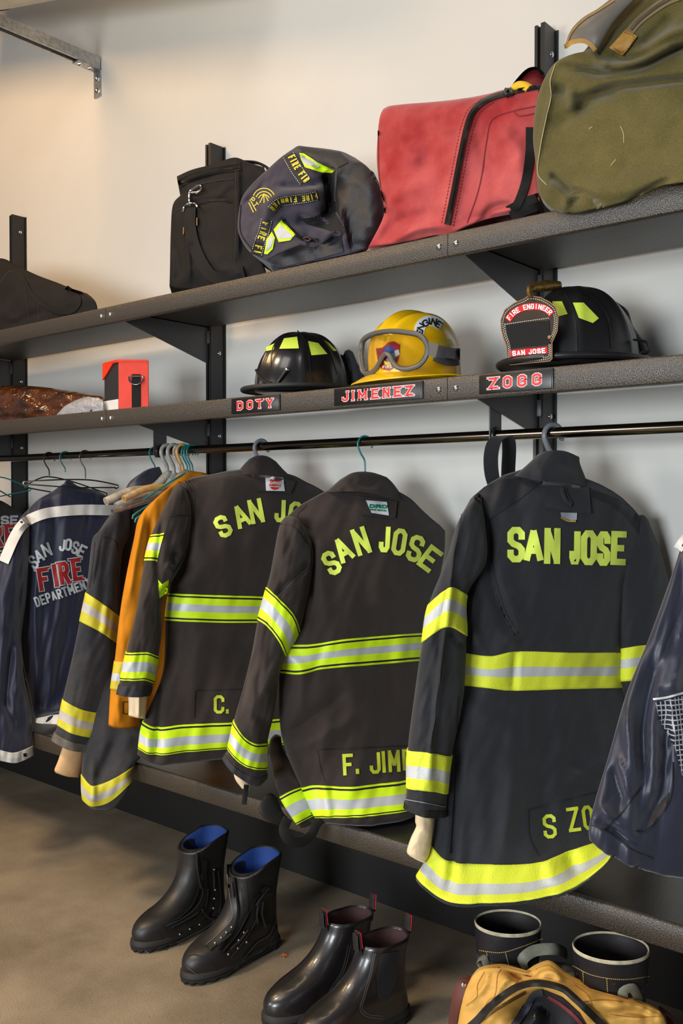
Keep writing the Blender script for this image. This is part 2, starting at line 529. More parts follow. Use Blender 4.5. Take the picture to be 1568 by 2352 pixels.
class Surf:
    """A soft hollow body lofted through rows. Each row is a line across the front of the thing, standing on a vertical
    plane through q; the front swells towards the room by bf and the back away from it by bb (metres)."""

    def __init__(s, q, ang, rows, nt=64, step=7.0, p=2.0, folds=(), noise_amp=0.0, noise_sc=(45, 170), seed=0.0, cap_top=True, cap_bot=True, tilt=0.0, inset=.03):
        q = np.array(q, float)
        a = math.radians(ang)
        d = np.array([math.sin(a), math.cos(a), 0])
        n = np.array([d[1], -d[0], 0])
        s.q, s.n, s.d = q, n, d
        cx = np.mean([np.mean([pp[0] for pp in r[0]]) for r in rows])
        cy = np.mean([np.mean([pp[1] for pp in r[0]]) for r in rows])
        w = -ray((cx, cy))
        s.w = w = w / np.linalg.norm(w)
        wh = np.array([w[0], w[1], 0]) / np.linalg.norm(w[:2])
        ca = .5 - .5 * np.cos(np.linspace(0, math.pi, nt + 1))
        tau = .35 * np.linspace(0, 1, nt + 1) + .65 * ca
        s.nt = nt
        keyF, keyB, keypx = [], [], []
        pr = sprof(tau, p)
        for r in rows:
            pts, o, bf, bb = r[:4]
            P = np.asarray(pts, float)
            dd = np.r_[0, np.cumsum(np.linalg.norm(np.diff(P, axis=0), axis=1))]
            px = catmull_at(P, dd, tau * dd[-1])
            oo = o if isinstance(o, tuple) else (o, o)
            base = np.array([at_plane(x, q + n * (oo[0] + (oo[1] - oo[0]) * tq), n) for x, tq in zip(px, tau)])
            pp_ = sprof(tau, r[4]) if len(r) > 4 else pr
            keyF.append(base + w * (bf * pp_)[:, None])
            keyB.append(base - wh * (bb * pp_)[:, None])
            keypx.append(px)
        keyF, keyB = np.array(keyF), np.array(keyB)
        nr = len(rows)
        sub = []
        s.row_at = [0]
        for i in range(nr - 1):
            L = np.abs(np.array(keypx[i + 1]) - np.array(keypx[i])).max()
            k = max(2, int(L / step))
            sub += list(i + np.arange(k) / k)
            s.row_at.append(len(sub))
        sub.append(nr - 1)
        sub = np.array(sub)
        idx = np.arange(nr, dtype=float)

        def interp(K):
            f = K.reshape(nr, -1)
            return catmull_at(f, idx, sub).reshape(len(sub), nt + 1, 3)
        Fg, Bg = interp(keyF), interp(keyB)
        s.nv = len(sub)
        # displacement of the front: wrinkles and folds
        px = project(Fg.reshape(-1, 3)).reshape(s.nv, nt + 1, 2)
        dsp = np.zeros((s.nv, nt + 1))
        if noise_amp:
            for i in range(s.nv):
                for j in range(nt + 1):
                    x, y = px[i, j]
                    a1 = noise.noise((x / noise_sc[0], y / noise_sc[1], seed))
                    a2 = noise.noise((x / noise_sc[0] * 2.3 + y / 60, y / noise_sc[1] * 2.1, seed + 7))
                    dsp[i, j] += 1.5 * noise_amp * (a1 + .45 * a2)
        for f in folds:
            line, wd, dep = f[:3]
            L = catmull(np.array(line, float), max(2, len(line) * 8)) if len(line) > 2 else np.array(line, float)
            dm = np.full((s.nv, nt + 1), 1e9)
            tt = np.zeros((s.nv, nt + 1))
            for k in range(len(L) - 1):
                A, B = L[k], L[k + 1]
                ab = B - A
                t_ = np.clip(((px - A) @ ab) / (ab @ ab + 1e-9), 0, 1)
                dist = np.linalg.norm(px - (A + t_[..., None] * ab), axis=-1)
                better = dist < dm
                dm = np.where(better, dist, dm)
                tt = np.where(better, (k + t_) / (len(L) - 1), tt)
            fade = np.clip(np.minimum(tt, 1 - tt) * 5 + .25, 0, 1)
            dsp += FOLD * dep * np.exp(-(dm / wd) ** 2) * fade
        s.dsp = dsp * np.minimum(1, pr * 2.2)[None, :]
        Fg = Fg + w * s.dsp[..., None]
        s.Fg, s.Bg = Fg, Bg
        ring = np.concatenate([Fg, Bg[:, -2:0:-1]], axis=1)
        s.ring = ring
        s.nr_ = ring.shape[1]
        s.cap_top, s.cap_bot, s.inset = cap_top, cap_bot, inset
        Vf = Fg.reshape(-1, 3)
        m = nt + 1
        Ff = [[i * m + j, i * m + j + 1, (i + 1) * m + j + 1, (i + 1) * m + j] for i in range(s.nv - 1) for j in range(nt)]
        s.bvh = BVHTree.FromPolygons([tuple(v) for v in Vf], Ff)

    def mesh(s, name, m, parent=None, loc=None, mats=None):
        V = s.ring.reshape(-1, 3)
        k, nv = s.nr_, s.nv
        F = [[i * k + (j + 1) % k, i * k + j, (i + 1) * k + j, (i + 1) * k + (j + 1) % k] for i in range(nv - 1) for j in range(k)]
        V = list(V)
        for on, row, sg in ((s.cap_top, 0, -1), (s.cap_bot, nv - 1, 1)):
            if not on: continue
            R = s.ring[row]
            c = R.mean(0)
            nb = s.ring[1 if row == 0 else nv - 2].mean(0)
            ins = s.inset if row else 0.0
            up = np.array([0, 0, ins])
            b = len(V)
            inner = c + (R - c) * .55 + up
            V += list(inner)
            V.append(c + up * 1.0)
            for j in range(k):
                a0, a1, b0, b1 = row * k + j, row * k + (j + 1) % k, b + j, b + (j + 1) % k
                F.append([a0, a1, b1, b0] if row == 0 else [a1, a0, b0, b1])
                F.append([b0, b1, b + k] if row == 0 else [b1, b0, b + k])
        return build(name, V, F, m, parent, None, True, loc)

    def gpos(s, v, j):
        """ring position at fractional row v, column j"""
        v = min(max(v, 0), s.nv - 1 - 1e-6)
        i = int(v)
        f = v - i
        return s.ring[i, j] * (1 - f) + s.ring[i + 1, j] * f

    def band(s, name, ra, rb, stripes, mats, parent, cols=None, off=.0022, closed=True):
        """a tape wrapped round the body between two rows (fractions of key rows); stripes = [(end fraction, material)]"""
        def key(r):
            i = int(math.floor(r))
            i = min(i, len(s.row_at) - 1)
            e = s.row_at[i + 1] if i + 1 < len(s.row_at) else s.nv - 1
            return s.row_at[i] + (r - i) * (e - s.row_at[i])
        va, vb = key(ra), key(rb)
        k = s.nr_
        js = list(range(k)) if cols is None else [j for j in range(k) if cols[0] <= j <= cols[1]]
        closed = cols is None
        fr, mi = [0.0], []
        prev = 0.0
        for e, m_ in stripes:
            n = max(1, int(round((e - prev) / .06)))
            for q in range(n):
                fr.append(prev + (e - prev) * (q + 1) / n)
                mi.append(m_)
            prev = e
        rows = []
        cen = [np.array([s.gpos(va + (vb - va) * f, j) for j in range(k)]).mean(0) for f in (0, 1)]

        def ringpos(f, o):
            v = va + (vb - va) * f
            R = np.array([s.gpos(v, j) for j in range(k)])
            T = np.roll(R, -1, 0) - np.roll(R, 1, 0)
            U = np.array([s.gpos(v + 1, j) - s.gpos(v - 1, j) for j in range(k)])
            N = np.cross(U, T)
            N /= np.linalg.norm(N, axis=1)[:, None] + 1e-9
            c = R.mean(0)
            if np.mean(np.sum(N * (R - c), 1)) < 0: N = -N
            return (R + N * o)[js]
        rows.append(ringpos(0, -.001))
        for f in fr: rows.append(ringpos(f, off))
        rows.append(ringpos(1, -.001))
        mi = [mi[0]] + mi + [mi[-1]]
        V = np.concatenate(rows)
        n = len(js)
        F, MI = [], []
        for i in range(len(rows) - 1):
            for j in range(n if closed else n - 1):
                F.append([i * n + (j + 1) % n, i * n + j, (i + 1) * n + j, (i + 1) * n + (j + 1) % n])
                MI.append(mi[i])
        return build(name, V, F, mats, parent, MI, True)


def cast(surfs, p, h):
    """point h metres in front of the first surface met through picture point p"""
    if not isinstance(surfs, (list, tuple)): surfs = [surfs]
    r = ray(p)
    L = np.linalg.norm(r)
    dr = Vector(r / L)
    best = None
    for b in surfs:
        b = getattr(b, 'bvh', b)
        hit = b.ray_cast(Vector(CAM), dr)
        if hit[0] is not None and (best is None or hit[3] < best): best = hit[3]
    if best is None:
        # just off the edge: stay at the depth of the nearest point
        d0 = 2.0
        for it in range(6):
            P = CAM + r / L * d0
            near = [getattr(b, 'bvh', b).find_nearest(Vector(P)) for b in surfs]
            nn = min(near, key=lambda z: z[3])
            d0 = float(np.dot(np.array(nn[0]) - CAM, r / L))
        best = d0
    return CAM + r / L * (best - h)


def px_strip(surf, line, width, h=.002, step=6.0, cross=2, closed=False, smooth=True):
    """(V, F) of a ribbon of given picture width lying on surf along a line"""
    P = np.asarray(line, float)
    if closed: P = np.vstack([P, P[:1]])
    n = max(2, int(np.linalg.norm(np.diff(P, axis=0), axis=1).sum() / step) + 1)
    if smooth and len(P) > 2:
        C = catmull(P, n)
    else:
        out = []
        for k in range(len(P) - 1):
            m = max(1, int(np.linalg.norm(P[k + 1] - P[k]) / step))
            out += [P[k] + (P[k + 1] - P[k]) * q / m for q in range(m)]
        out.append(P[-1])
        C = np.array(out)
    n = len(C)
    T = np.gradient(C, axis=0)
    T /= np.linalg.norm(T, axis=1)[:, None] + 1e-9
    N = np.stack([-T[:, 1], T[:, 0]], 1)
    W = np.broadcast_to(np.asarray(width, float), (n,)) if np.ndim(width) == 0 else np.interp(np.linspace(0, 1, n), np.linspace(0, 1, len(width)), width)
    V, F = [], []
    m = cross + 1
    for i in range(n):
        row = []
        for j in range(m):
            row.append(cast(surf, C[i] + N[i] * W[i] * (j / cross - .5), h))
        a = cast(surf, C[i] - N[i] * W[i] * .5, -.001)
        b = cast(surf, C[i] + N[i] * W[i] * .5, -.001)
        V += [a] + row + [b]
    k = m + 2
    for i in range(n - 1):
        for j in range(k - 1):
            F.append([i * k + j, i * k + j + 1, (i + 1) * k + j + 1, (i + 1) * k + j])
    F.append([j for j in range(k)])
    F.append([(n - 1) * k + j for j in range(k)][::-1])
    return V, F


def strip(name, surf, line, width, m, parent, h=.002, **kw):
    V, F = px_strip(surf, line, width, h, **kw)
    return build(name, V, F, m, parent, sharp=40)


def strips(name, surf, lines, width, m, parent, h=.002, **kw):
    mb = MB()
    for L in lines: mb.add(*px_strip(surf, L, width, h, **kw))
    return mb.build(name, m, parent, sharp=40)


def px_patch(surf, poly, h=.002, grid=7.0):
    """(V, F) of a filled patch with a rim lying on surf"""
    P = [np.array(p, float) for p in poly]
    rim = []
    for i in range(len(P)):
        a, b = P[i], P[(i + 1) % len(P)]
        m = max(1, int(np.linalg.norm(b - a) / grid))
        rim += [a + (b - a) * q / m for q in range(m)]
    R = np.array(rim)
    n = len(R)
    pts = [Vector(r) for r in R]
    x0, y0 = R.min(0)
    x1, y1 = R.max(0)

    def inside(x, y):
        c = False
        for i in range(n):
            xa, ya = R[i]
            xb, yb = R[(i + 1) % n]
            if (ya > y) != (yb > y) and x < (xb - xa) * (y - ya) / (yb - ya) + xa: c = not c
        return c
    for x in np.arange(x0 + grid / 2, x1, grid):
        for y in np.arange(y0 + grid / 2, y1, grid):
            if inside(x, y) and np.min(np.linalg.norm(R - (x, y), axis=1)) > grid * .4: pts.append(Vector((x, y)))
    res = delaunay_2d_cdt(pts, [(i, (i + 1) % n) for i in range(n)], [], 1, 1e-4)
    V2, F2 = res[0], res[2]
    V = [cast(surf, v, h) for v in V2]
    F = [list(f) for f in F2]
    k = len(V)
    V += [cast(surf, r, -.001) for r in R]
    # rim skirts: match rim points with result vertices
    arr = np.array([[v[0], v[1]] for v in V2])
    ids = [int(np.argmin(np.linalg.norm(arr - r, axis=1))) for r in R]
    for i in range(n):
        j = (i + 1) % n
        F.append([ids[i], ids[j], k + j, k + i])
    return V, F


def patch(name, surf, poly, m, parent, h=.002, grid=7.0):
    V, F = px_patch(surf, poly, h, grid)
    return build(name, V, F, m, parent, sharp=40)


# ------------------------------------------------------------------ lettering
# block letters as strokes in a unit box (u right, v down)
c_ = .28
STROKES = {
    'S': [[(1, .26), (1, .12), (.72, 0), (.28, 0), (0, .12), (0, .36), (.25, .47), (.75, .55), (1, .67), (1, .88), (.72, 1), (.28, 1), (0, .88), (0, .74)]],
    'A': [[(0, 1), (.5, 0)], [(.5, 0), (1, 1)], [(.2, .68), (.8, .68)]],
    'N': [[(0, 1), (0, 0)], [(0, 0), (1, 1)], [(1, 1), (1, 0)]],
    'J': [[(1, 0), (1, .86), (.74, 1), (.26, 1), (0, .86), (0, .7)]],
    'O': [[(.3, 0), (.7, 0), (1, .15), (1, .85), (.7, 1), (.3, 1), (0, .85), (0, .15), (.3, 0)]],
    'E': [[(0, 0), (0, 1)], [(0, 0), (1, 0)], [(0, .5), (.78, .5)], [(0, 1), (1, 1)]],
    'F': [[(0, 0), (0, 1)], [(0, 0), (1, 0)], [(0, .5), (.75, .5)]],
    'I': [[(.5, 0), (.5, 1)]],
    'M': [[(0, 1), (0, 0)], [(0, 0), (.5, .72)], [(.5, .72), (1, 0)], [(1, 0), (1, 1)]],
    'C': [[(1, .28), (1, .14), (.72, 0), (.28, 0), (0, .14), (0, .86), (.28, 1), (.72, 1), (1, .86), (1, .72)]],
    'Z': [[(0, 0), (1, 0)], [(1, 0), (0, 1)], [(0, 1), (1, 1)]],
    'R': [[(0, 1), (0, 0)], [(0, 0), (.75, 0), (1, .12), (1, .4), (.75, .52), (0, .52)], [(.5, .52), (1, 1)]],
    'D': [[(0, 0), (.65, 0), (1, .2), (1, .8), (.65, 1), (0, 1), (0, 0)]],
    'P': [[(0, 1), (0, 0)], [(0, 0), (.75, 0), (1, .12), (1, .42), (.75, .54), (0, .54)]],
    'T': [[(.5, 0), (.5, 1)], [(0, 0), (1, 0)]],
    'G': [[(1, .28), (1, .14), (.72, 0), (.28, 0), (0, .14), (0, .86), (.28, 1), (.72, 1), (1, .86), (1, .55), (.6, .55)]],
    'Y': [[(0, 0), (.5, .5)], [(1, 0), (.5, .5)], [(.5, .5), (.5, 1)]],
    'U': [[(0, 0), (0, .86), (.28, 1), (.72, 1), (1, .86), (1, 0)]],
    'H': [[(0, 0), (0, 1)], [(1, 0), (1, 1)], [(0, .5), (1, .5)]],
    'V': [[(0, 0), (.5, 1)], [(.5, 1), (1, 0)]],
    'W': [[(0, 0), (.25, 1)], [(.25, 1), (.5, .3)], [(.5, .3), (.75, 1)], [(.75, 1), (1, 0)]],
    'K': [[(0, 0), (0, 1)], [(1, 0), (0, .55)], [(.25, .42), (1, 1)]],
    'L': [[(0, 0), (0, 1)], [(0, 1), (1, 1)]],
    '.': [[(.5, .9), (.5, 1)]],
    '-': [[(0, .5), (1, .5)]],
}


def stroke_quads(L, sw):
    """mitred left/right outlines of an open or closed stroke, in 2D"""
    P = np.asarray(L, float)
    closed = len(P) > 2 and np.allclose(P[0], P[-1])
    n = len(P)
    T = np.diff(P, axis=0)
    T /= np.linalg.norm(T, axis=1)[:, None] + 1e-9
    Nn = np.stack([-T[:, 1], T[:, 0]], 1)
    A = []
    for i in range(n):
        if i == 0:
            m = Nn[0] if not closed else None
            a, b = (Nn[-1], Nn[0]) if closed else (Nn[0], Nn[0])
        elif i == n - 1:
            a, b = (Nn[-1], Nn[0]) if closed else (Nn[-1], Nn[-1])
        else:
            a, b = Nn[i - 1], Nn[i]
        m = a + b
        m = m / max(1e-6, np.linalg.norm(m))
        A.append(m / max(.45, float(m @ a)))
    A = np.array(A)
    return P + A * sw / 2, P - A * sw / 2


def letter_strokes(ch, w, h, sw):
    out = []
    for st in STROKES[ch]:
        q = []
        for u, v in st:
            q.append((-w / 2 + sw / 2 + u * (w - sw), -h / 2 + sw / 2 + v * (h - sw)))
        q = np.array(q)
        closed = np.allclose(q[0], q[-1]) and len(q) > 2
        if not closed and ch not in 'AVWMKYNZ':
            # butt ends reach the letter box
            for e, f in ((0, 1), (-1, -2)):
                d = q[e] - q[f]
                d /= np.linalg.norm(d) + 1e-9
                q[e] = q[e] + d * sw / 2 * (1.0 if len(st) == 2 else .6)
        elif not closed:
            for e, f in ((0, 1), (-1, -2)):
                d = q[e] - q[f]
                d /= np.linalg.norm(d) + 1e-9
                q[e] = q[e] + d * sw * (.5 if abs(d[0]) < .05 or abs(d[1]) < .05 else .12)
        out.append(q)
    return out


def letters(name, surf, specs, sw, m, parent, h=.0025, border=None, bm=None, step=6.0, serif=0.0, placer=None):
    """specs: (char, centre x, centre y, width, height, clockwise turn in degrees[, shear]) in picture units, sewn on surf"""
    put = placer or (lambda p, hh: cast(surf, p, hh))
    parts = [(sw, h, 0)]
    if border: parts = [(sw + border, h - .001, 1), (sw, h, 0)]
    mb = MB()
    for spec in specs:
        ch, cx, cy, w, hh, rot = spec[:6]
        sh = spec[6] if len(spec) > 6 else 0.0
        if ch == ' ': continue
        s_ = sw * (spec[7] if len(spec) > 7 else 1.0)
        a = math.radians(rot)
        ca, sa = math.cos(a), math.sin(a)
        strokes = letter_strokes(ch, w, hh, s_)
        if serif:
            ext = []
            for q in strokes:
                if np.allclose(q[0], q[-1]) and len(q) > 2: continue
                for e in (0, -1):
                    if abs(abs(q[e][1]) - hh / 2) < s_ * .8:
                        yy = np.sign(q[e][1]) * (hh / 2 - s_ * .18)
                        ext.append(np.array([(q[e][0] - serif, yy), (q[e][0] + serif, yy)]))
            strokes += [('serif', x) for x in ext]
        for k, q in enumerate(strokes):
            sfac = 1.0
            if isinstance(q, tuple):
                q = q[1]
                sfac = .42
            for wd_, ht, mi in parts:
                wd = s_ * sfac + (wd_ - sw)
                ht = ht + .00012 * (k % 4)
                if mi == 1 and not (np.allclose(q[0], q[-1]) and len(q) > 2):
                    q2 = q.copy()
                    for e, f in ((0, 1), (-1, -2)):
                        d = q[e] - q[f]
                        q2[e] = q[e] + d / (np.linalg.norm(d) + 1e-9) * border / 2
                else:
                    q2 = q
                A, B = stroke_quads(q2, wd)
                V, F = [], []
                for i in range(len(A)):
                    if i:
                        L = np.linalg.norm((A[i] + B[i] - A[i - 1] - B[i - 1]) / 2)
                        n = max(1, int(L / step))
                    else:
                        n = 1
                    for t in ([1.0] if i == 0 else [(z + 1) / n for z in range(n)]):
                        a_ = A[i] if i == 0 else A[i - 1] * (1 - t) + A[i] * t
                        b_ = B[i] if i == 0 else B[i - 1] * (1 - t) + B[i] * t
                        row = []
                        for z in (0, .5, 1):
                            x, y = a_ * (1 - z) + b_ * z
                            x = x - sh * y
                            row.append(np.array([cx + x * ca - y * sa, cy + x * sa + y * ca]))
                        V += [put(row[0], -.0005)] + [put(r, ht) for r in row] + [put(row[2], -.0005)]
                k5 = len(V) // 5
                for i in range(k5 - 1):
                    for j in range(4):
                        F.append([i * 5 + j, i * 5 + j + 1, (i + 1) * 5 + j + 1, (i + 1) * 5 + j])
                if not np.allclose(q[0], q[-1]):
                    F.append([0, 1, 2, 3, 4])
                    F.append([(k5 - 1) * 5 + j for j in (4, 3, 2, 1, 0)])
                mb.add(V, F, mi)
    return mb.build(name, [m] + ([bm] if bm else []), parent, sharp=30)


def line_text(text, x0, y0, x1, y1, h0, h1, gap=.25, arc=0.0, wf=None):
    """spread a word from (x0,y0) to (x1,y1) (baseline centres), heights h0..h1; arc bends it upwards in the middle"""
    W = {'I': .45, '.': .35, ' ': .5, 'M': 1.25, 'W': 1.25, 'J': .85}
    ws = [W.get(c, 1.0) for c in text]
    tot = sum(ws) + gap * (len(text) - 1)
    u = 0
    out = []
    L = math.hypot(x1 - x0, y1 - y0)
    base = math.degrees(math.atan2(y1 - y0, x1 - x0))
    nx, ny = (y1 - y0) / L, -(x1 - x0) / L
    for c, w in zip(text, ws):
        t = (u + w / 2) / tot
        u += w + gap
        b = arc * (1 - (2 * t - 1) ** 2)
        slope = -arc * (-4 * (2 * t - 1)) / L
        out.append((c, x0 + (x1 - x0) * t + nx * b, y0 + (y1 - y0) * t + ny * b, w * L / tot, h0 + (h1 - h0) * t,
                    base + math.degrees(math.atan(slope))))
    return out


LIMEBAND = [(.05, 0), (.10, 2), (.34, 0), (.66, 1), (.90, 0), (.95, 2), (1.0, 0)]
PLAINBAND = [(.34, 0), (.66, 1), (1.0, 0)]
BANDM = [M_LIME, M_SILV, M_TRIM]
BANDM2 = [M_LIME2, M_SILV2, M_TRIM]
M_CREAM = mat('knit_wristlet', (226, 200, 160), .85, bump=.5, bscale=420, sheen=.3)


def hook_points(x, w=.0022, r=.02, ang=0.0, zend=1.25, y=None):
    """hanger hook lying over the rod at wall position x: tip on the wall side, stem on the room side"""
    y = YROD if y is None else y
    zc = ZROD + .0122 + w - r
    a = math.radians(ang)
    dx, dy = math.sin(a), math.cos(a)
    seq = [(r * math.cos(t), r * math.sin(t)) for t in np.linspace(math.radians(-25), math.radians(205), 18)]
    seq += [(-.58 * r, -1.15 * r), (-.1 * r, -1.9 * r), (0, -2.6 * r)]
    pts = [(x + dx * p, y + dy * p, zc + q) for p, q in seq]
    if zend < pts[-1][2] - .004: pts.append((x, y, zend))
    return catmull(pts, 46)
# ------------------------------------------------------------------ hanging coats
M_BRN = mat('brown_black_duck', (47, 39, 36), .86, var=.3, var_scale=5, bump=.35, bscale=620, sheen=.15, spec=.25, grain=.35)
M_BLK = mat('black_ripstop', (37, 37, 41), .82, var=.3, var_scale=5, bump=.35, bscale=560, kind='voronoi', sheen=.15, spec=.28, grain=.3)
M_BLK2 = mat('black_yoke_leather', (36, 36, 40), .6, bump=.3, bscale=500, spec=.3)
M_OLD = mat('worn_grey_canvas', (36, 40, 48), .88, rgb2=(58, 57, 58), var_scale=7, bump=.35, bscale=560, sheen=.15, spec=.2, detail=7, grain=.35)
M_YEL = mat('yellow_duck', (190, 118, 14), .8, var=.12, var_scale=9, bump=.3, bscale=600, spec=.25)
M_NAVY = mat('navy_nylon', (19, 25, 50), .52, var=.2, var_scale=6, bump=.15, bscale=300, sheen=.3, spec=.4)
M_NYLON = mat('midnight_nylon', (38, 40, 56), .46, var=.15, var_scale=5, bump=.12, bscale=300, sheen=.2, spec=.45)
M_LINER = mat('navy_liner', (30, 32, 46), .8)
M_OFFW = mat('off_white_tape', (206, 204, 200), .6, var=.08, var_scale=12)
M_LABEL = mat('white_label', (226, 230, 234), .6)
M_RED = mat('label_red', (222, 52, 34), .6)
M_GREEN = mat('label_green', (20, 130, 96), .6)
M_SEAM = mat('seam_thread', (26, 23, 22), .8)
M_SEAMB = mat('seam_blue_black_thread', (30, 30, 34), .8)  # bluish near-black thread for the black coat and blue jacket
M_SILTXT = mat('silver_print', (178, 184, 190), .5)
M_REDTXT = mat('dark_red_print', (150, 22, 24), .55)
M_TEAL = mat('teal_wire', (16, 112, 112), .35, spec=.6)
M_GREYP = mat('grey_plastic', (112, 114, 120), .35, spec=.5)


def hanger(hx, ang, zend, m, w, r, label, bar=None, barr=.006, y=None, group='hangers on the clothes rod', cat='hanger', hook_ang=None):
    t = thing('coat_hanger', label, cat, (hx, YROD if y is None else y, ZROD + .014), group)
    MB().tube(hook_points(hx, w, r, ang if hook_ang is None else hook_ang, zend, y), w, 10).build('hook', m, t)
    if bar is not None:
        a = math.radians(ang)
        d = np.array([math.sin(a), math.cos(a), 0])
        c = np.array([hx, YROD if y is None else y, zend])
        L, drop = bar
        MB().tube(catmull([c - d * L + (0, 0, -drop), c - d * L * .5 + (0, 0, -drop * .42), c, c + d * L * .5 + (0, 0, -drop * .42), c + d * L + (0, 0, -drop)], 24), barr, 10).build('shoulder_bar', m, t)
    return t


def hookpos(px):
    return at_y(px, YROD)


# ---- nearest coat: black ripstop with straight lettering
def coat_black():
    q = hookpos((1270, 985))
    t = thing('turnout_coat', 'black turnout coat with straight lime lettering on its back, nearest of the coats', 'coat', (q[0], q[1], .42), 'turnout coats on the clothes rod')
    A = 28
    body = Surf((q[0], q[1], 0), A, [
        ([(1086, 1152), (1126, 1112), (1200, 1082), (1262, 1086), (1344, 1104), (1420, 1142), (1478, 1196)], .045, .02, .02),
        ([(1082, 1200), (1200, 1165), (1300, 1165), (1400, 1185), (1482, 1240)], .05, .055, .06),
        ([(1060, 1330), (1260, 1330), (1464, 1340)], .05, .075, .09),
        ([(1048, 1497), (1130, 1510), (1185, 1500), (1310, 1503), (1443, 1500)], .05, .075, .1),
        ([(1040, 1572), (1130, 1582), (1175, 1587), (1310, 1583), (1442, 1580)], .05, .075, .1),
        ([(1012, 1720), (1220, 1740), (1440, 1720)], (.06, .09), .08, .11),
        ([(990, 1937), (1035, 1967), (1130, 1970), (1230, 1965), (1310, 1940), (1380, 1920), (1425, 1905)], (.09, .17), .085, .10),
        ([(957, 2012), (1030, 2053), (1130, 2055), (1230, 2045), (1320, 2020), (1385, 1975), (1412, 1945)], (.11, .25), .085, .09),
        ([(957, 2016), (1031, 2057), (1130, 2058), (1230, 2048), (1320, 2023), (1386, 1979), (1412, 1949)], (.11, .255), .083, .088)],
        cap_bot=False,        noise_amp=.006, seed=1.3, folds=[
            ([(1120, 1200), (1128, 1330), (1160, 1420), (1195, 1475)], 11, -.016),
            ([(1160, 1350), (1188, 1440), (1160, 1490)], 14, .014),
            ([(1090, 1350), (1085, 1440), (1110, 1500)], 10, .010),
            ([(1183, 1495), (1176, 1590)], 6, -.010),
            ([(1055, 1700), (1040, 1960), (1030, 2050)], 9, -.014),
            ([(1075, 1620), (1180, 1700), (1150, 1950)], 26, .012),
            ([(1110, 1600), (1230, 1800), (1250, 1960)], 30, -.008),
            ([(1300, 1745), (1330, 1765), (1385, 1775)], 14, -.010), ([(1310, 1790), (1400, 1750)], 16, .010),
            ([(1300, 1960), (1330, 2020)], 14, -.016), ([(1250, 1960), (1270, 2030)], 14, .010),
            ([(1290, 1350), (1330, 1600)], 30, .006), ([(1440, 1300), (1430, 1600)], 14, -.012)])
    b = body.mesh('body', M_BLK, t)
    body.band('waist_band', 3, 4, PLAINBAND, BANDM2, t)
    body.band('hem_band', 6, 7, PLAINBAND, BANDM2, t)
    sl = Surf((q[0], q[1], 0), A, [
        ([(1080, 1146), (1092, 1142), (1106, 1150)], .08, .01, .02),
        ([(1047, 1210), (1080, 1180), (1114, 1205)], .09, .04, .05),
        ([(1023, 1290), (1075, 1280), (1116, 1290)], .10, .05, .06),
        ([(983, 1392), (1035, 1354), (1072, 1368)], .10, .055, .06),
        ([(969, 1476), (1026, 1442), (1071, 1461)], .10, .055, .06),
        ([(951, 1600), (1010, 1596), (1064, 1600)], .10, .055, .06),
        ([(936, 1722), (985, 1722), (1037, 1735)], .105, .05, .06),
        ([(934, 1808), (985, 1808), (1027, 1822)], .11, .05, .06),
        ([(928, 1855), (985, 1868), (1024, 1874)], .11, .05, .06)], nt=40, noise_amp=.005, seed=4.2, noise_sc=(30, 90), folds=[
            ([(1064, 1170), (1040, 1280), (1034, 1360), (1022, 1450), (1000, 1640), (988, 1730), (985, 1815)], 7, .010),
            ([(1030, 1450), (1050, 1475), (1070, 1480)], 8, -.008),
            ([(1100, 1220), (1080, 1330)], 9, -.006)])
    sm = sl.mesh('sleeve', M_BLK, t)
    sl.band('sleeve_band', 3, 4, PLAINBAND, BANDM2, t)
    sl.band('cuff_band', 6, 7, PLAINBAND, BANDM2, t)
    sl.band('cuff_binding', 7.72, 8, [(1, 0)], [M_TRIM], t, off=.002)
    sr = Surf((q[0], q[1], 0), A, [
        ([(1462, 1186), (1476, 1184), (1488, 1194)], .06, .01, .02),
        ([(1430, 1270), (1490, 1262), (1524, 1290)], .06, .03, .02),
        ([(1422, 1370), (1490, 1366), (1538, 1378)], .06, .04, .02),
        ([(1424, 1490), (1480, 1482), (1512, 1484)], .06, .04, .02),
        ([(1424, 1565), (1470, 1560), (1500, 1560)], .06, .04, .02),
        ([(1440, 1720), (1470, 1720), (1496, 1720)], .05, .04, .05),
        ([(1436, 1830), (1460, 1835), (1486, 1830)], .06, .04, .05)], nt=36, noise_amp=.005, seed=9)
    sr.mesh('sleeve', M_BLK, t)
    sr.band('sleeve_band', 3, 4, PLAINBAND, BANDM2, t)
    col = Surf((q[0], q[1], 0), A, [
        ([(1234, 1044), (1262, 1036), (1296, 1037), (1330, 1050)], .05, .055, .05),
        ([(1216, 1062), (1270, 1056), (1332, 1066)], .05, .062, .055),
        ([(1198, 1078), (1262, 1078), (1342, 1092)], .05, .068, .06),
        ([(1180, 1092), (1250, 1106), (1352, 1118)], .05, .07, .06)], nt=44, noise_amp=.004, seed=2, noise_sc=(30, 30), cap_bot=False,
        folds=[([(1226, 1050), (1240, 1080), (1250, 1100)], 5, .004), ([(1280, 1060), (1320, 1072)], 7, -.006)])
    col.mesh('collar', M_BLK, t)
    S = [body, col]
    patch('shoulder_yoke', [body, sl], [(1084, 1142), (1112, 1118), (1150, 1102), (1200, 1096), (1238, 1112), (1180, 1156), (1118, 1196), (1108, 1160)], M_BLK2, t, h=.002)
    patch('shoulder_yoke', [body, sr], [(1352, 1122), (1418, 1146), (1470, 1190), (1466, 1226), (1440, 1188), (1400, 1158), (1350, 1138)], M_BLK2, t, h=.002)
    tb = patch('throat_tab', S, [(1241, 1104), (1300, 1110), (1352, 1120), (1358, 1180), (1320, 1176), (1250, 1166), (1244, 1140)], M_BLK, t, h=.006)
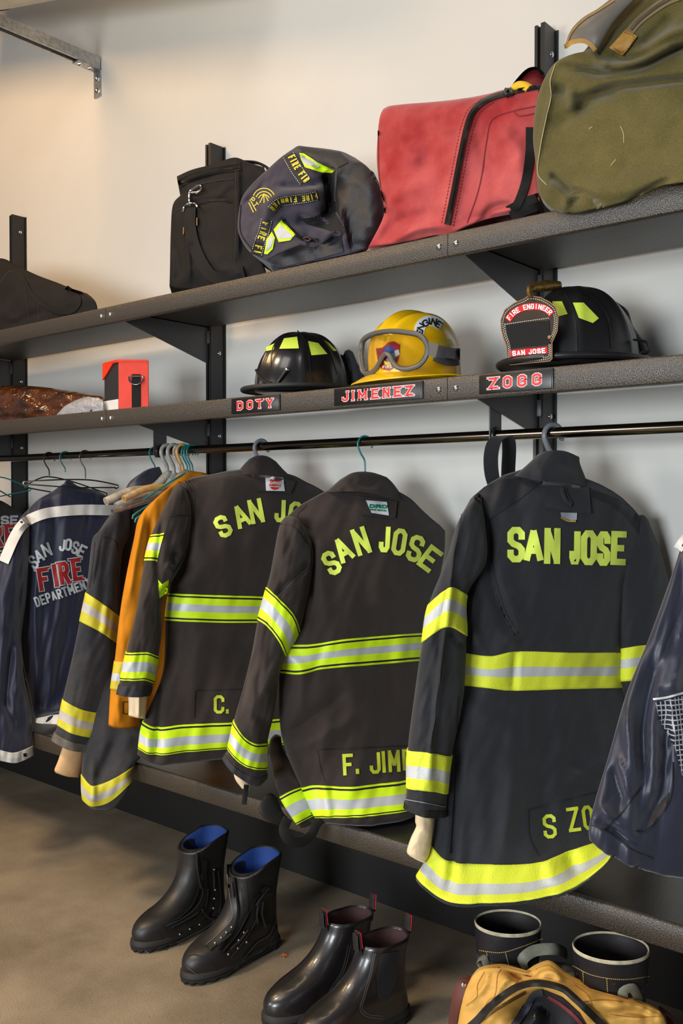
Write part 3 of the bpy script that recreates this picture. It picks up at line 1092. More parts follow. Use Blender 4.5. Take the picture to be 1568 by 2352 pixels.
    MB().tube([cast(S, p, h) for p, h in (((1289, 1120), .007), ((1292, 1134), .012), ((1300, 1152), .014), ((1311, 1160), .012), ((1312, 1155), .009), ((1302, 1138), .008), ((1297, 1122), .007))], .005, 8, flat=.3).build('tab_loop', M_BLK, t)
    patch('label', S, [(1287, 1177), (1325, 1178), (1324, 1194), (1312, 1195), (1289, 1190)], mat('grey_label', (150, 156, 162), .6), t, h=.004)
    strip('label_edge', S, [(1288, 1188), (1302, 1196), (1322, 1197)], 4, mat('ochre_edge', (170, 140, 60), .7), t, h=.006)
    w = .9
    letters('back_lettering', body, [('S', 1185, 1251, 40, 81, 0), ('A', 1225, 1253, 46, 80, 0), ('N', 1268, 1254, 37, 82, 1),
                                     ('J', 1320, 1257, 25, 79, 1), ('O', 1352, 1258, 37, 80, 1), ('S', 1386, 1260, 31, 79, 1), ('E', 1420, 1259, 35, 78, 2)], 14.5, M_LETTER, t, border=1.6, bm=M_STITCH)
    strips('name_panel_seam', body, [[(1213, 1860), (1290, 1840), (1372, 1818)], [(1213, 1860), (1216, 1922), (1237, 1965)]], 3, M_SEAMB, t, h=.0015)
    letters('name_lettering', body, [('S', 1262, 1898, 30, 55, -5), ('Z', 1317, 1882, 28, 56, -8), ('O', 1350, 1878, 25, 56, -8), ('G', 1384, 1872, 25, 56, -8)], 7.5, mat('olive_lime_letter', (196, 206, 56), .6), t, border=1.4, bm=M_STITCH)
    strips('seam', [body, sl], [[(1118, 1198), (1124, 1300), (1150, 1400), (1182, 1460)], [(1125, 1198), (1132, 1300), (1157, 1396), (1190, 1456)], [(1098, 1330), (1085, 1400), (1083, 1490)],
                                [(1060, 1180), (1042, 1280), (1036, 1352)], [(1026, 1450), (1004, 1600), (990, 1720)], [(1052, 1600), (1044, 1800), (1034, 1960)]], 2.2, M_SEAMB, t, h=.0014)
    strips('cuff_stitching', sl, [[(930, 1836), (985, 1846), (1024, 1854)]], 1.6, mat('grey_thread', (150, 150, 145), .8), t, h=.003, step=4)
    wl = Surf((q[0], q[1], 0), A, [
        ([(955, 1856), (975, 1860), (994, 1862)], .115, .022, .03), ([(953, 1885), (973, 1890), (993, 1892)], .115, .022, .03), ([(955, 1900), (975, 1908), (992, 1915)], .115, .024, .03),
        ([(942, 1928), (968, 1935), (990, 1940)], .115, .026, .03), ([(934, 1955), (960, 1962), (984, 1966)], .115, .026, .03), ([(940, 1966), (960, 1976), (974, 1982)], .115, .02, .02)], nt=28, step=4, noise_amp=.002, noise_sc=(20, 20))
    wl.mesh('wristlet', M_CREAM, t)
    # upright loop of webbing standing behind the shoulder
    c = at_plane((1144, 1090), q, body.n) + body.n * .02
    L = []
    for p in ((1130, 1125), (1118, 1090), (1112, 1050), (1116, 1018), (1140, 1006), (1160, 1012), (1158, 1050), (1152, 1090), (1150, 1125)):
        pass
    loop = [(1126, 1128, .03), (1115, 1090, .035), (1113, 1045, .035), (1122, 1012, .03), (1140, 1002, .02), (1152, 1006, .005), (1155, 1030, -.01), (1153, 1080, -.015), (1152, 1130, -.01)]
    mb = MB()
    front = []
    for x, y, o in loop:
        front.append(at_plane((x, y), q + body.n * (o + .0), body.n))
    P = catmull(front, 40)
    wdir = body.d * .5 + np.array([0.0, 0, 0])
    V, F = [], []
    T = np.gradient(P, axis=0)
    wd = (RT * .9 + FW * .35)
    wd /= np.linalg.norm(wd)
    wd[2] = 0
    for p, tt in zip(P, T):
        nn = np.cross(tt, wd)
        nn /= np.linalg.norm(nn) + 1e-9
        for a, b in ((-.002, -.001), (.032, -.001), (.032, .0015), (-.002, .0015)):
            V.append(p + wd * a + nn * b)
    for i in range(len(P) - 1):
        for k in range(4):
            l = (k + 1) % 4
            F.append([i * 4 + k, i * 4 + l, (i + 1) * 4 + l, (i + 1) * 4 + k])
    build('webbing_loop', V, F, M_BLK, t, sharp=40)
    hanger(q[0], A, 1.235, M_GREYP, .0058, .0235, 'thick dark grey hook of the hanger inside the nearest black coat with straight lettering', (.19, .09), .009)


coat_black()


# ---- the two brown-black coats with curved lettering
def coat_mid():
    q = hookpos((838, 1010))
    A = 25
    t = thing('turnout_coat', 'brown-black turnout coat with a full arc of lime lettering and a green label print', 'coat', (q[0], q[1], .42), 'turnout coats on the clothes rod')
    Q = (q[0], q[1], 0)
    body = Surf(Q, A, [
        ([(650, 1200), (662, 1186), (702, 1156), (787, 1118), (860, 1120), (925, 1138), (979, 1183), (1022, 1220)], .05, .02, .02),
        ([(655, 1250), (720, 1215), (850, 1205), (960, 1225), (1020, 1270)], .055, .06, .07),
        ([(690, 1350), (830, 1345), (1005, 1350)], .06, .08, .09),
        ([(648, 1496), (666, 1484), (717, 1482), (803, 1470), (980, 1454)], .06, .08, .1),
        ([(641, 1545), (692, 1549), (739, 1538), (830, 1530), (978, 1517)], .06, .08, .1),
        ([(646, 1688), (720, 1680), (820, 1670), (972, 1655)], .075, .08, .1),
        ([(691, 1808), (723, 1798), (787, 1798), (860, 1793), (968, 1783)], (.10, .12), .08, .11),
        ([(723, 1876), (755, 1870), (803, 1867), (870, 1862), (966, 1852)], (.14, .185), .08, .09),
        ([(738, 1890), (765, 1885), (835, 1886), (900, 1880), (964, 1868)], (.14, .19), .078, .09)],
        noise_amp=.006, seed=11, folds=[
            ([(717, 1240), (718, 1300), (716, 1380)], 8, -.014), ([(735, 1240), (745, 1420)], 16, .008),
            ([(655, 1690), (700, 1660), (790, 1590)], 12, -.010), ([(670, 1720), (740, 1690), (820, 1640)], 18, .010),
            ([(660, 1500), (690, 1540), (690, 1640)], 14, .008), ([(790, 1500), (830, 1700), (800, 1850)], 26, .007), ([(745, 1800), (755, 1880)], 10, .008),
            ([(650, 1690), (690, 1790)], 12, .006), ([(860, 1380), (900, 1600)], 40, -.006)])
    body.mesh('body', M_BRN, t)
    body.band('waist_band', 3, 4, LIMEBAND, BANDM, t)
    body.band('hem_band', 6, 7, LIMEBAND, BANDM, t)
    # loose front panel showing past the side slit
    fl = Surf(Q, A, [
        ([(620, 1700), (632, 1690), (645, 1692)], .02, .01, .015),
        ([(617, 1723), (632, 1716), (650, 1718)], .02, .012, .02),
        ([(624, 1763), (650, 1755), (672, 1762)], .03, .014, .02),
        ([(643, 1830), (665, 1818), (692, 1808)], .105, .015, .02),
        ([(682, 1893), (703, 1882), (724, 1872)], .12, .015, .02),
        ([(688, 1902), (708, 1898), (734, 1888)], .125, .013, .02)], nt=24, noise_amp=.003, seed=3, step=5)
    fl.mesh('front_panel', M_BRN, t)
    fl.band('front_hem_band', 3, 4, LIMEBAND, BANDM, t)
    sl = Surf(Q, A, [
        ([(644, 1200), (660, 1186), (680, 1196)], .08, .01, .02),
        ([(636, 1232), (680, 1205), (712, 1240)], .085, .045, .05),
        ([(622, 1310), (680, 1295), (718, 1300)], .09, .055, .06),
        ([(612, 1349), (640, 1378), (672, 1412), (688, 1450)], .095, .055, .06),
        ([(592, 1424), (615, 1442), (640, 1475), (655, 1508)], .095, .055, .06),
        ([(578, 1500), (610, 1530), (640, 1560)], .095, .055, .06),
        ([(558, 1580), (595, 1612), (632, 1626)], .10, .055, .06),
        ([(537, 1655), (562, 1688), (586, 1703), (614, 1706)], .105, .05, .06),
        ([(523, 1718), (551, 1747), (580, 1760), (613, 1766)], .11, .05, .06),
        ([(512, 1743), (540, 1772), (590, 1799), (613, 1786)], .11, .05, .06)], nt=40, noise_amp=.006, seed=21, noise_sc=(30, 70), folds=[
            ([(712, 1290), (670, 1330), (628, 1372)], 7, -.007), ([(590, 1500), (566, 1560), (550, 1640)], 9, -.008), ([(690, 1455), (660, 1500)], 8, -.008),
            ([(640, 1520), (600, 1600)], 14, .010), ([(580, 1640), (612, 1660)], 9, -.006)])
    sl.mesh('sleeve', M_BRN, t)
    sl.band('sleeve_band', 3, 4, LIMEBAND, BANDM, t)
    sl.band('cuff_band', 7, 8, LIMEBAND, BANDM, t)
    sl.band('cuff_binding', 8.45, 9, [(1, 0)], [mat('cuff_lining', (40, 40, 44), .8)], t, off=.002)
    col = Surf(Q, A, [
        ([(780, 1102), (812, 1086), (850, 1085), (888, 1096)], .05, .055, .05),
        ([(764, 1116), (830, 1108), (904, 1112)], .05, .064, .055),
        ([(748, 1130), (830, 1130), (932, 1152)], .05, .07, .06)], nt=44, noise_amp=.005, seed=5, noise_sc=(26, 30), cap_bot=False,
        folds=[([(800, 1098), (840, 1116), (870, 1108)], 7, -.006), ([(790, 1096), (806, 1120)], 6, .005)])
    col.mesh('collar', M_BRN, t)
    S = [body, col]
    patch('throat_tab', S, [(811, 1138), (860, 1144), (912, 1152), (908, 1190), (870, 1186), (829, 1181), (814, 1165)], M_BRN, t, h=.006)
    lb = patch('label', S, [(840, 1149), (888, 1153), (893, 1184), (853, 1178)], M_LABEL, t, h=.009)
    letters('label_print', S, line_text('DRD', 848, 1162, 889, 1164, 9, 9, gap=.12), 3.2, M_GREEN, lb, h=.0105, step=3)
    letters('label_small_print', S, line_text('DRAG RESCUE', 849, 1170, 887, 1173, 4, 4, gap=.3), 1.0, M_GREEN, lb, h=.0105, step=3)
    letters('back_lettering', body, [('S', 761, 1293, 32, 57, -30), ('A', 787, 1263, 38, 63, -30), ('N', 829, 1243, 34, 63, -18), ('J', 883, 1238, 25, 61, 3),
                                     ('O', 917, 1245, 32, 62, 9), ('S', 954, 1260, 34, 62, 17), ('E', 987, 1283, 36, 58, 37)], 10.5, M_LETTER, t, border=1.4, bm=M_STITCH)
    letters('name_lettering', body, [('F', 799, 1756, 24, 49, -3), ('J', 861, 1752, 25, 50, -3), ('I', 881, 1750, 8, 49, -3), ('M', 905, 1748, 27, 50, -3), ('E', 935, 1745, 22, 49, -3)], 7.5, mat('olive_lime_letter', (196, 206, 56), .6), t, border=1.4, bm=M_STITCH)
    letters('full_stop', body, [('.', 820, 1754, 20, 47, -3)], 7.5, mat('olive_lime_letter', (196, 206, 56), .6), t, border=1.4, bm=M_STITCH)
    strips('name_panel_seam', body, [[(728, 1722), (840, 1717), (945, 1712)], [(728, 1722), (736, 1765), (746, 1796)]], 2.5, M_SEAM, t, h=.0014)
    strips('seam', [body, sl], [[(640, 1203), (672, 1208), (708, 1250)], [(704, 1160), (682, 1186), (716, 1215)], [(717, 1290), (672, 1330), (630, 1370)], [(716, 1298), (674, 1337), (634, 1376)], [(716, 1250), (716, 1380)]], 2, M_SEAM, t, h=.0014)
    wl = Surf(Q, A, [([(534, 1764), (552, 1775), (574, 1790)], .115, .02, .025), ([(540, 1790), (556, 1796), (574, 1804)], .115, .02, .025), ([(556, 1812), (562, 1815), (572, 1816)], .115, .014, .02)], nt=24, step=4)
    wl.mesh('wristlet', M_CREAM, t)
    strip('thumb_loop', wl, [(566, 1803), (563, 1826), (560, 1848)], 12, M_TRIM, t, h=.004)
    # dark tongue and ring of webbing hanging below the side slit
    tg = Surf(Q, A, [([(607, 1826), (622, 1824), (636, 1832)], .06, .008, .01), ([(594, 1858), (620, 1866), (650, 1866)], .07, .012, .01),
                     ([(606, 1880), (630, 1890), (660, 1878)], .075, .01, .01), ([(630, 1893), (640, 1895), (652, 1890)], .075, .008, .008)], nt=24, step=4)
    tg.mesh('storm_flap_tongue', M_TRIM, t)
    c = [(661, 1880), (652, 1905), (664, 1928), (690, 1934), (714, 1918), (726, 1894), (735, 1884)]
    P = catmull([at_plane(p, q + body.n * (.185 + .01 * math.sin(i)), body.n) for i, p in enumerate(c)], 40)
    MB().tube(P, .013, 10, flat=.22, up=tuple(body.n)).build('webbing_ring', M_TRIM, t)
    hanger(q[0], A, 1.215, M_TEAL, .0023, .021, 'thin teal wire hook above the coat with the green label', (.18, .09), .003)


coat_mid()


def coat_far():
    q = hookpos((600, 1015))
    A = 15
    Q = (q[0], q[1], 0)
    t = thing('turnout_coat', 'brown-black turnout coat with a round red label, its lettering half hidden by the next coat', 'coat', (q[0], q[1], .42), 'turnout coats on the clothes rod')
    body = Surf(Q, A, [
        ([(408, 1116), (445, 1098), (490, 1091), (545, 1082), (600, 1078), (672, 1094), (700, 1107), (745, 1130)], .04, .02, .02),
        ([(412, 1150), (500, 1125), (620, 1130), (750, 1165)], .045, .06, .07),
        ([(400, 1260), (560, 1255), (745, 1270)], .05, .08, .09),
        ([(387, 1363), (426, 1366), (520, 1370), (603, 1372), (735, 1376)], .05, .08, .1),
        ([(379, 1425), (426, 1428), (520, 1431), (592, 1431), (735, 1436)], .05, .08, .1),
        ([(373, 1545), (470, 1545), (600, 1545), (730, 1545)], .06, .08, .11),
        ([(329, 1656), (357, 1666), (426, 1658), (536, 1652), (725, 1640)], .09, .08, .12),
        ([(318, 1719), (358, 1728), (426, 1720), (523, 1711), (722, 1700)], .10, .08, .12),
        ([(315, 1731), (354, 1749), (400, 1747), (514, 1734), (720, 1722)], .10, .078, .12)],
        noise_amp=.006, seed=31, folds=[
            ([(437, 1180), (440, 1240), (410, 1330)], 10, -.010), ([(371, 1550), (364, 1640), (357, 1740)], 6, -.014), ([(400, 1440), (385, 1540), (372, 1560)], 12, -.008),
            ([(480, 1430), (440, 1560), (400, 1660)], 22, .008), ([(560, 1250), (600, 1420)], 36, -.005), ([(425, 1200), (470, 1300), (410, 1360)], 22, .008), ([(340, 1680), (338, 1735)], 8, .008)])
    body.mesh('body', M_BRN, t)
    body.band('waist_band', 3, 4, LIMEBAND, BANDM, t)
    body.band('hem_band', 6, 7, LIMEBAND, BANDM, t)
    sl = Surf(Q, A, [
        ([(398, 1122), (412, 1112), (426, 1118)], .07, .01, .02),
        ([(376, 1166), (412, 1140), (438, 1165)], .08, .04, .05),
        ([(347, 1230), (369, 1228), (400, 1222), (438, 1215)], .085, .05, .05),
        ([(332, 1288), (358, 1290), (380, 1297), (420, 1290)], .09, .05, .05),
        ([(316, 1385), (340, 1382), (374, 1376)], .095, .05, .05),
        ([(302, 1450), (335, 1450), (371, 1450)], .095, .05, .05),
        ([(290, 1498), (330, 1496), (343, 1497), (364, 1507)], .10, .045, .05),
        ([(276, 1561), (315, 1560), (332, 1559), (352, 1569)], .10, .045, .05),
        ([(268, 1594), (300, 1597), (344, 1596)], .10, .045, .05)], nt=40, noise_amp=.005, seed=41, noise_sc=(26, 60), folds=[
            ([(372, 1180), (368, 1230), (358, 1300)], 7, -.010), ([(395, 1300), (402, 1270), (412, 1280)], 7, -.012), ([(375, 1300), (395, 1310), (400, 1340)], 10, .012), ([(360, 1290), (365, 1350)], 7, -.008)])
    sl.mesh('sleeve', M_BRN, t)
    sl.band('sleeve_band', 2, 3, LIMEBAND, BANDM, t, cols=(0, 15))
    sl.band('cuff_band', 6, 7, LIMEBAND, BANDM, t)
    patch('underarm_band', [sl, body], [(363, 1331), (372, 1342), (388, 1331), (384, 1362), (366, 1374)], M_LIME, t, h=.003, grid=4)
    sl.band('cuff_binding', 7.3, 8, [(1, 0)], [mat('cuff_lining', (40, 40, 44), .8)], t, off=.002)
    col = Surf(Q, A, [
        ([(572, 1054), (590, 1047), (612, 1048), (634, 1060)], .04, .05, .05),
        ([(557, 1070), (600, 1066), (652, 1080)], .04, .06, .055),
        ([(543, 1088), (600, 1092), (680, 1105)], .04, .066, .06)], nt=44, noise_amp=.004, seed=6, noise_sc=(26, 30), cap_bot=False)
    col.mesh('collar', M_BRN, t)
    S = [body, col]
    patch('throat_tab', S, [(578, 1087), (630, 1096), (679, 1105), (668, 1133), (630, 1130), (592, 1127), (582, 1108)], M_BRN, t, h=.006)
    lb = patch('label', S, [(609, 1092), (650, 1097), (654, 1128), (611, 1127)], M_LABEL, t, h=.009)
    patch('label_disc', S, [(631 + 13.5 * math.cos(a), 1111 + 14 * math.sin(a)) for a in np.linspace(0, 2 * math.pi, 24, endpoint=False)], M_RED, lb, h=.0105, grid=5)
    letters('label_print', S, line_text('DRD', 618, 1109, 645, 1110, 7, 7, gap=.15), 2.2, M_LABEL, lb, h=.0115, step=3)
    letters('label_small_print', S, line_text('DRAG RESCUE', 620, 1117, 643, 1118, 3, 3, gap=.3), .8, M_LABEL, lb, h=.0115, step=3)
    letters('back_lettering', body, [('S', 512, 1209, 32, 52, -28), ('A', 553, 1186, 36, 58, -25), ('N', 588, 1174, 32, 56, -11), ('J', 643, 1173, 25, 53, 2), ('O', 677, 1180, 30, 56, 10), ('S', 712, 1192, 30, 56, 18), ('E', 744, 1212, 30, 54, 30)], 9.5, M_LETTER, t, border=1.2, bm=M_STITCH)
    letters('name_lettering', body, [('C', 503, 1618, 24, 42, 0)], 6.5, mat('olive_lime_letter', (196, 206, 56), .6), t, border=1.2, bm=M_STITCH)
    letters('full_stop', body, [('.', 522, 1618, 18, 42, 0)], 6.5, mat('olive_lime_letter', (196, 206, 56), .6), t, border=1.2, bm=M_STITCH)
    strips('name_panel_seam', body, [[(449, 1586), (560, 1582)], [(449, 1586), (446, 1650)]], 1.8, M_SEAM, t, h=.0014)
    strips('seam', [body, sl], [[(425, 1104), (437, 1120), (440, 1184), (430, 1260), (398, 1320)], [(431, 1102), (443, 1120), (446, 1184), (436, 1262), (404, 1322)], [(390, 1187), (410, 1184), (440, 1185)]], 2, M_SEAM, t, h=.0014)
    wl = Surf(Q, A, [([(294, 1590), (315, 1592), (338, 1592)], .105, .03, .03), ([(295, 1615), (315, 1618), (336, 1620)], .105, .03, .03), ([(295, 1644), (313, 1648), (333, 1651)], .105, .028, .028)], nt=24, step=4, noise_amp=.002, noise_sc=(14, 40), folds=[([(319, 1590), (318, 1650)], 4, .008)])
    wl.mesh('wristlet', M_CREAM, t)
    hanger(q[0], A, 1.235, M_GREYP, .0055, .0225, 'thick silver-grey hook above the coat with the red round label', (.18, .08), .009)


coat_far()


# ---- old yellow coat, mostly hidden
def coat_yellow():
    q = hookpos((436, 1040))
    A = 8
    Q = (q[0], q[1], 0)
    t = thing('turnout_coat', 'yellow-orange turnout coat squeezed beside the worn grey coat', 'coat', (q[0], q[1], .5), 'turnout coats on the clothes rod')
    body = Surf(Q, A, [
        ([(424, 1094), (440, 1082), (455, 1090), (500, 1120)], .0, .015, .02),
        ([(400, 1108), (440, 1092), (480, 1098), (520, 1150)], .0, .025, .03),
        ([(352, 1180), (440, 1160), (540, 1200)], .0, .03, .02),
        ([(340, 1400), (440, 1400), (540, 1400)], .0, .035, .025),
        ([(300, 1600), (430, 1600), (540, 1600)], .0, .035, .025), ([(290, 1650), (430, 1650), (540, 1650)], .0, .035, .025)], nt=40, noise_amp=.005, seed=3)
    body.mesh('body', M_YEL, t)
    sl = Surf(Q, A, [
        ([(398, 1112), (410, 1106), (424, 1112)], .03, .01, .02),
        ([(326, 1178), (370, 1150), (410, 1170)], .04, .035, .04),
        ([(306, 1245), (350, 1235), (400, 1240)], .05, .04, .05),
        ([(279, 1383), (320, 1380), (370, 1380)], .06, .04, .05),
        ([(263, 1519), (290, 1519), (330, 1521)], .06, .04, .05),
        ([(254, 1582), (290, 1584), (326, 1584)], .06, .04, .05),
        ([(249, 1660), (280, 1663), (320, 1662)], .06, .04, .05),
        ([(249, 1665), (280, 1668), (320, 1667)], .06, .038, .05)], nt=36, noise_amp=.004, seed=8, noise_sc=(26, 80), folds=[
            ([(345, 1196), (346, 1230), (336, 1300)], 6, -.010), ([(330, 1185), (318, 1240), (296, 1380)], 8, .008), ([(270, 1600), (275, 1660)], 8, .005)])
    sl.mesh('sleeve', M_YEL, t)
    sl.band('sleeve_band', 4, 5, PLAINBAND, [mat('dull_yellow_tape', (196, 176, 30), .6), M_SILV, M_TRIM], t)
    strips('cuff_tab', sl, [[(282, 1612), (283, 1640)], [(283, 1612), (300, 1612)], [(284, 1640), (300, 1640)]], 2.5, mat('dark_tab_edge', (90, 52, 14), .8), t)
    hanger(q[0], A, 1.255, M_TEAL, .0025, .021, 'teal wire hook above the yellow coat, rightmost of the bunched hooks', (.16, .08), .003)


coat_yellow()


def coat_grey():
    q = hookpos((356, 1040))
    A = 14
    Q = (q[0], q[1], 0)
    t = thing('turnout_coat', 'worn faded grey turnout coat with dirty yellow bands and a tan wristlet', 'coat', (q[0], q[1], .4), 'turnout coats on the clothes rod')
    body = Surf(Q, A, [
        ([(226, 1222), (254, 1184), (300, 1150), (350, 1130), (376, 1150)], .03, .02, .02),
        ([(224, 1260), (300, 1200), (340, 1190), (370, 1230)], .03, .035, .04),
        ([(220, 1400), (290, 1400), (350, 1400)], .03, .045, .06),
        ([(200, 1600), (260, 1600), (350, 1600)], .09, .06, .06),
        ([(190, 1735), (240, 1735), (320, 1690), (400, 1650)], .14, .06, .04),
        ([(187, 1778), (213, 1800), (250, 1790), (306, 1759)], (.18, .22), .055, .03),
        ([(190, 1836), (211, 1847), (250, 1838), (301, 1796)], (.18, .24), .05, .03),
        ([(206, 1852), (225, 1857), (262, 1852), (298, 1806)], (.18, .245), .045, .03)], nt=48, noise_amp=.006, seed=51, folds=[
            ([(262, 1700), (240, 1760), (220, 1800)], 12, -.010), ([(300, 1680), (270, 1760)], 12, .008), ([(213, 1740), (214, 1800), (212, 1850)], 7, .010), ([(262, 1480), (270, 1600)], 10, -.01)])
    body.mesh('body', M_OLD, t)
    DB = [mat('dirty_yellow_tape', (196, 188, 44), .65, var=.2, var_scale=16), mat('dirty_silver_tape', (182, 176, 168), .6, var=.2, var_scale=24), M_TRIM]
    body.band('hem_band', 5, 6, PLAINBAND, DB, t)
    sl = Surf(Q, A, [
        ([(256, 1180), (276, 1160), (300, 1166)], .07, .012, .02),
        ([(227, 1220), (262, 1195), (296, 1230)], .08, .04, .05),
        ([(212, 1240), (245, 1230), (282, 1262)], .085, .05, .06),
        ([(204, 1306), (240, 1306), (276, 1320)], .09, .05, .06),
        ([(197, 1361), (233, 1386), (273, 1416)], .09, .05, .06),
        ([(183, 1427), (233, 1453), (268, 1478)], .09, .05, .06),
        ([(166, 1510), (210, 1530), (262, 1540)], .095, .05, .06),
        ([(144, 1606), (190, 1627), (247, 1639)], .10, .05, .06),
        ([(132, 1665), (171, 1682), (226, 1694)], .105, .05, .06),
        ([(119, 1700), (159, 1717), (212, 1727)], .105, .05, .06)], nt=40, noise_amp=.005, seed=61, noise_sc=(30, 80), folds=[
            ([(262, 1210), (240, 1300), (236, 1400)], 8, -.005), ([(268, 1290), (272, 1400), (262, 1500)], 8, -.012), ([(226, 1245), (212, 1330)], 8, .006), ([(245, 1380), (236, 1460)], 7, .007)])
    sl.mesh('sleeve', M_OLD, t)
    sl.band('sleeve_band', 4, 5, PLAINBAND, DB, t)
    sl.band('cuff_band', 7, 8, PLAINBAND, DB, t)
    sl.band('cuff_binding', 8.45, 9, [(1, 0)], [mat('scuffed_leather_cuff', (96, 88, 80), .8, var=.3, var_scale=40)], t, off=.0025)
    strips('seam', [sl, body], [[(218, 1245), (212, 1300), (205, 1350)], [(234, 1222), (226, 1270), (214, 1340)], [(230, 1232), (262, 1240), (272, 1262)]], 1.8, M_SEAM, t, h=.0014)
    col = Surf(Q, A, [
        ([(330, 1082), (345, 1076), (366, 1072)], .02, .02, .06),
        ([(300, 1104), (330, 1092), (374, 1090)], .02, .03, .06),
        ([(288, 1124), (330, 1120), (382, 1114)], .02, .035, .06),
        ([(280, 1150), (330, 1146), (386, 1140)], .02, .035, .06)], nt=36, noise_amp=.003, seed=6, noise_sc=(26, 30), folds=[([(305, 1100), (340, 1082), (364, 1076)], 4, .005)])
    col.mesh('collar', M_NYLON, t)
    wl = Surf(Q, A, [([(146, 1708), (170, 1714), (196, 1720)], .105, .025, .03), ([(134, 1745), (162, 1752), (192, 1750)], .105, .025, .03),
                     ([(125, 1768), (152, 1778), (186, 1772)], .105, .025, .03), ([(129, 1776), (155, 1784), (180, 1786)], .105, .018, .02)], nt=28, step=4)
    wl.mesh('wristlet', mat('tan_knit', (204, 164, 118), .9, bump=.5, bscale=420, var=.15, var_scale=18), t)
    hanger(q[0], A, 1.27, M_TEAL, .0022, .02, 'thin teal hook beside the rod holder, above the worn grey coat', None)


coat_grey()


def jacket_navy():
    q = hookpos((150, 1042))
    A = 14
    Q = (q[0], q[1], 0)
    t = thing('station_jacket', 'navy jacket with a pale shoulder stripe and red and silver print on its back', 'jacket', (q[0], q[1], .4), 'jackets on the clothes rod')
    body = Surf(Q, A, [
        ([(44, 1192), (84, 1152), (130, 1124), (156, 1110), (185, 1120), (226, 1130), (254, 1148), (280, 1180)], .05, .02, .02),
        ([(46, 1220), (110, 1172), (180, 1162), (262, 1170), (285, 1210)], .05, .05, .06),
        ([(44, 1330), (150, 1320), (284, 1330)], .05, .065, .09),
        ([(50, 1500), (150, 1500), (280, 1500)], .05, .065, .09),
        ([(72, 1615), (120, 1618), (180, 1612), (270, 1605)], .05, .06, .08),
        ([(82, 1650), (120, 1641), (180, 1634), (268, 1625)], .12, .05, .07),
        ([(82, 1659), (120, 1661), (180, 1658), (268, 1650)], .145, .048, .07)], noise_amp=.008, seed=71, noise_sc=(26, 190), folds=[
            ([(92, 1260), (80, 1400), (84, 1600)], 12, .008), ([(70, 1300), (60, 1450), (64, 1560)], 10, -.010), ([(150, 1420), (140, 1620)], 14, -.008), ([(120, 1420), (112, 1620)], 12, .008), ([(200, 1360), (210, 1600)], 18, -.006)])
    body.mesh('body', M_NAVY, t)
    body.band('hem_band', 5, 6, [(1, 0)], [M_OFFW], t)
    sl = Surf(Q, A, [
        ([(40, 1200), (54, 1186), (68, 1200)], .08, .01, .02),
        ([(8, 1270), (40, 1240), (66, 1262)], .09, .04, .05),
        ([(-14, 1360), (25, 1350), (60, 1370)], .10, .05, .06),
        ([(-34, 1500), (5, 1500), (48, 1500)], .10, .055, .06),
        ([(-46, 1640), (5, 1640), (72, 1640)], .14, .055, .06),
        ([(-40, 1712), (0, 1719), (31, 1725), (74, 1713)], .19, .05, .04),
        ([(-40, 1738), (0, 1743), (37, 1748), (76, 1734)], .195, .048, .04)], nt=40, noise_amp=.007, seed=81, noise_sc=(22, 120), folds=[
            ([(28, 1480), (18, 1560), (14, 1640)], 8, -.014), ([(40, 1470), (40, 1600)], 9, .010), ([(10, 1600), (40, 1690)], 10, -.008), ([(20, 1300), (8, 1460)], 12, .007)])
    sl.mesh('sleeve', M_NAVY, t)
    sl.band('cuff_band', 5, 6, [(1, 0)], [M_OFFW], t)
    strip('snap_button', sl, [(57, 1730), (58, 1738)], 8, M_TRIM, t, h=.005, step=3)
    col = Surf(Q, A, [
        ([(140, 1118), (156, 1102), (172, 1112), (188, 1122)], .05, .02, .03), ([(124, 1132), (156, 1124), (200, 1128)], .05, .032, .04), ([(108, 1142), (158, 1140), (218, 1136)], .05, .035, .05)], nt=30, cap_bot=False)
    col.mesh('collar', M_NAVY, t)
    strip('shoulder_stripe', [body, sl], [(8, 1291), (36, 1228), (58, 1200), (98, 1181), (142, 1174), (190, 1171), (262, 1172)], 24, M_OFFW, t, h=.007)
    letters('arched_print', body, [('S', 76, 1291, 17, 33, -32), ('A', 89, 1277, 20, 33, -28), ('N', 107, 1263, 20, 31, -20), ('J', 143, 1252, 14, 28, 6), ('O', 157, 1251, 16, 28, 6), ('S', 173, 1258, 16, 30, 14), ('E', 188, 1266, 17, 30, 26)], 5.5, M_SILTXT, t)
    letters('large_print', body, [('F', 100, 1330, 25, 52, -9), ('I', 127, 1322, 12, 52, -9), ('R', 147, 1316, 24, 52, -9), ('E', 176, 1308, 22, 52, -8)], 9, M_REDTXT, t, border=4, bm=M_SILTXT, serif=5)
    letters('lower_print', body, line_text('DEPARTMENT', 80, 1384, 208, 1338, 24, 22, gap=.14), 4.2, M_SILTXT, t)
    hanger(q[0], A, 1.265, M_TEAL, .0022, .02, 'thin teal hook above the navy jacket, between two bare wire hooks', None)


jacket_navy()


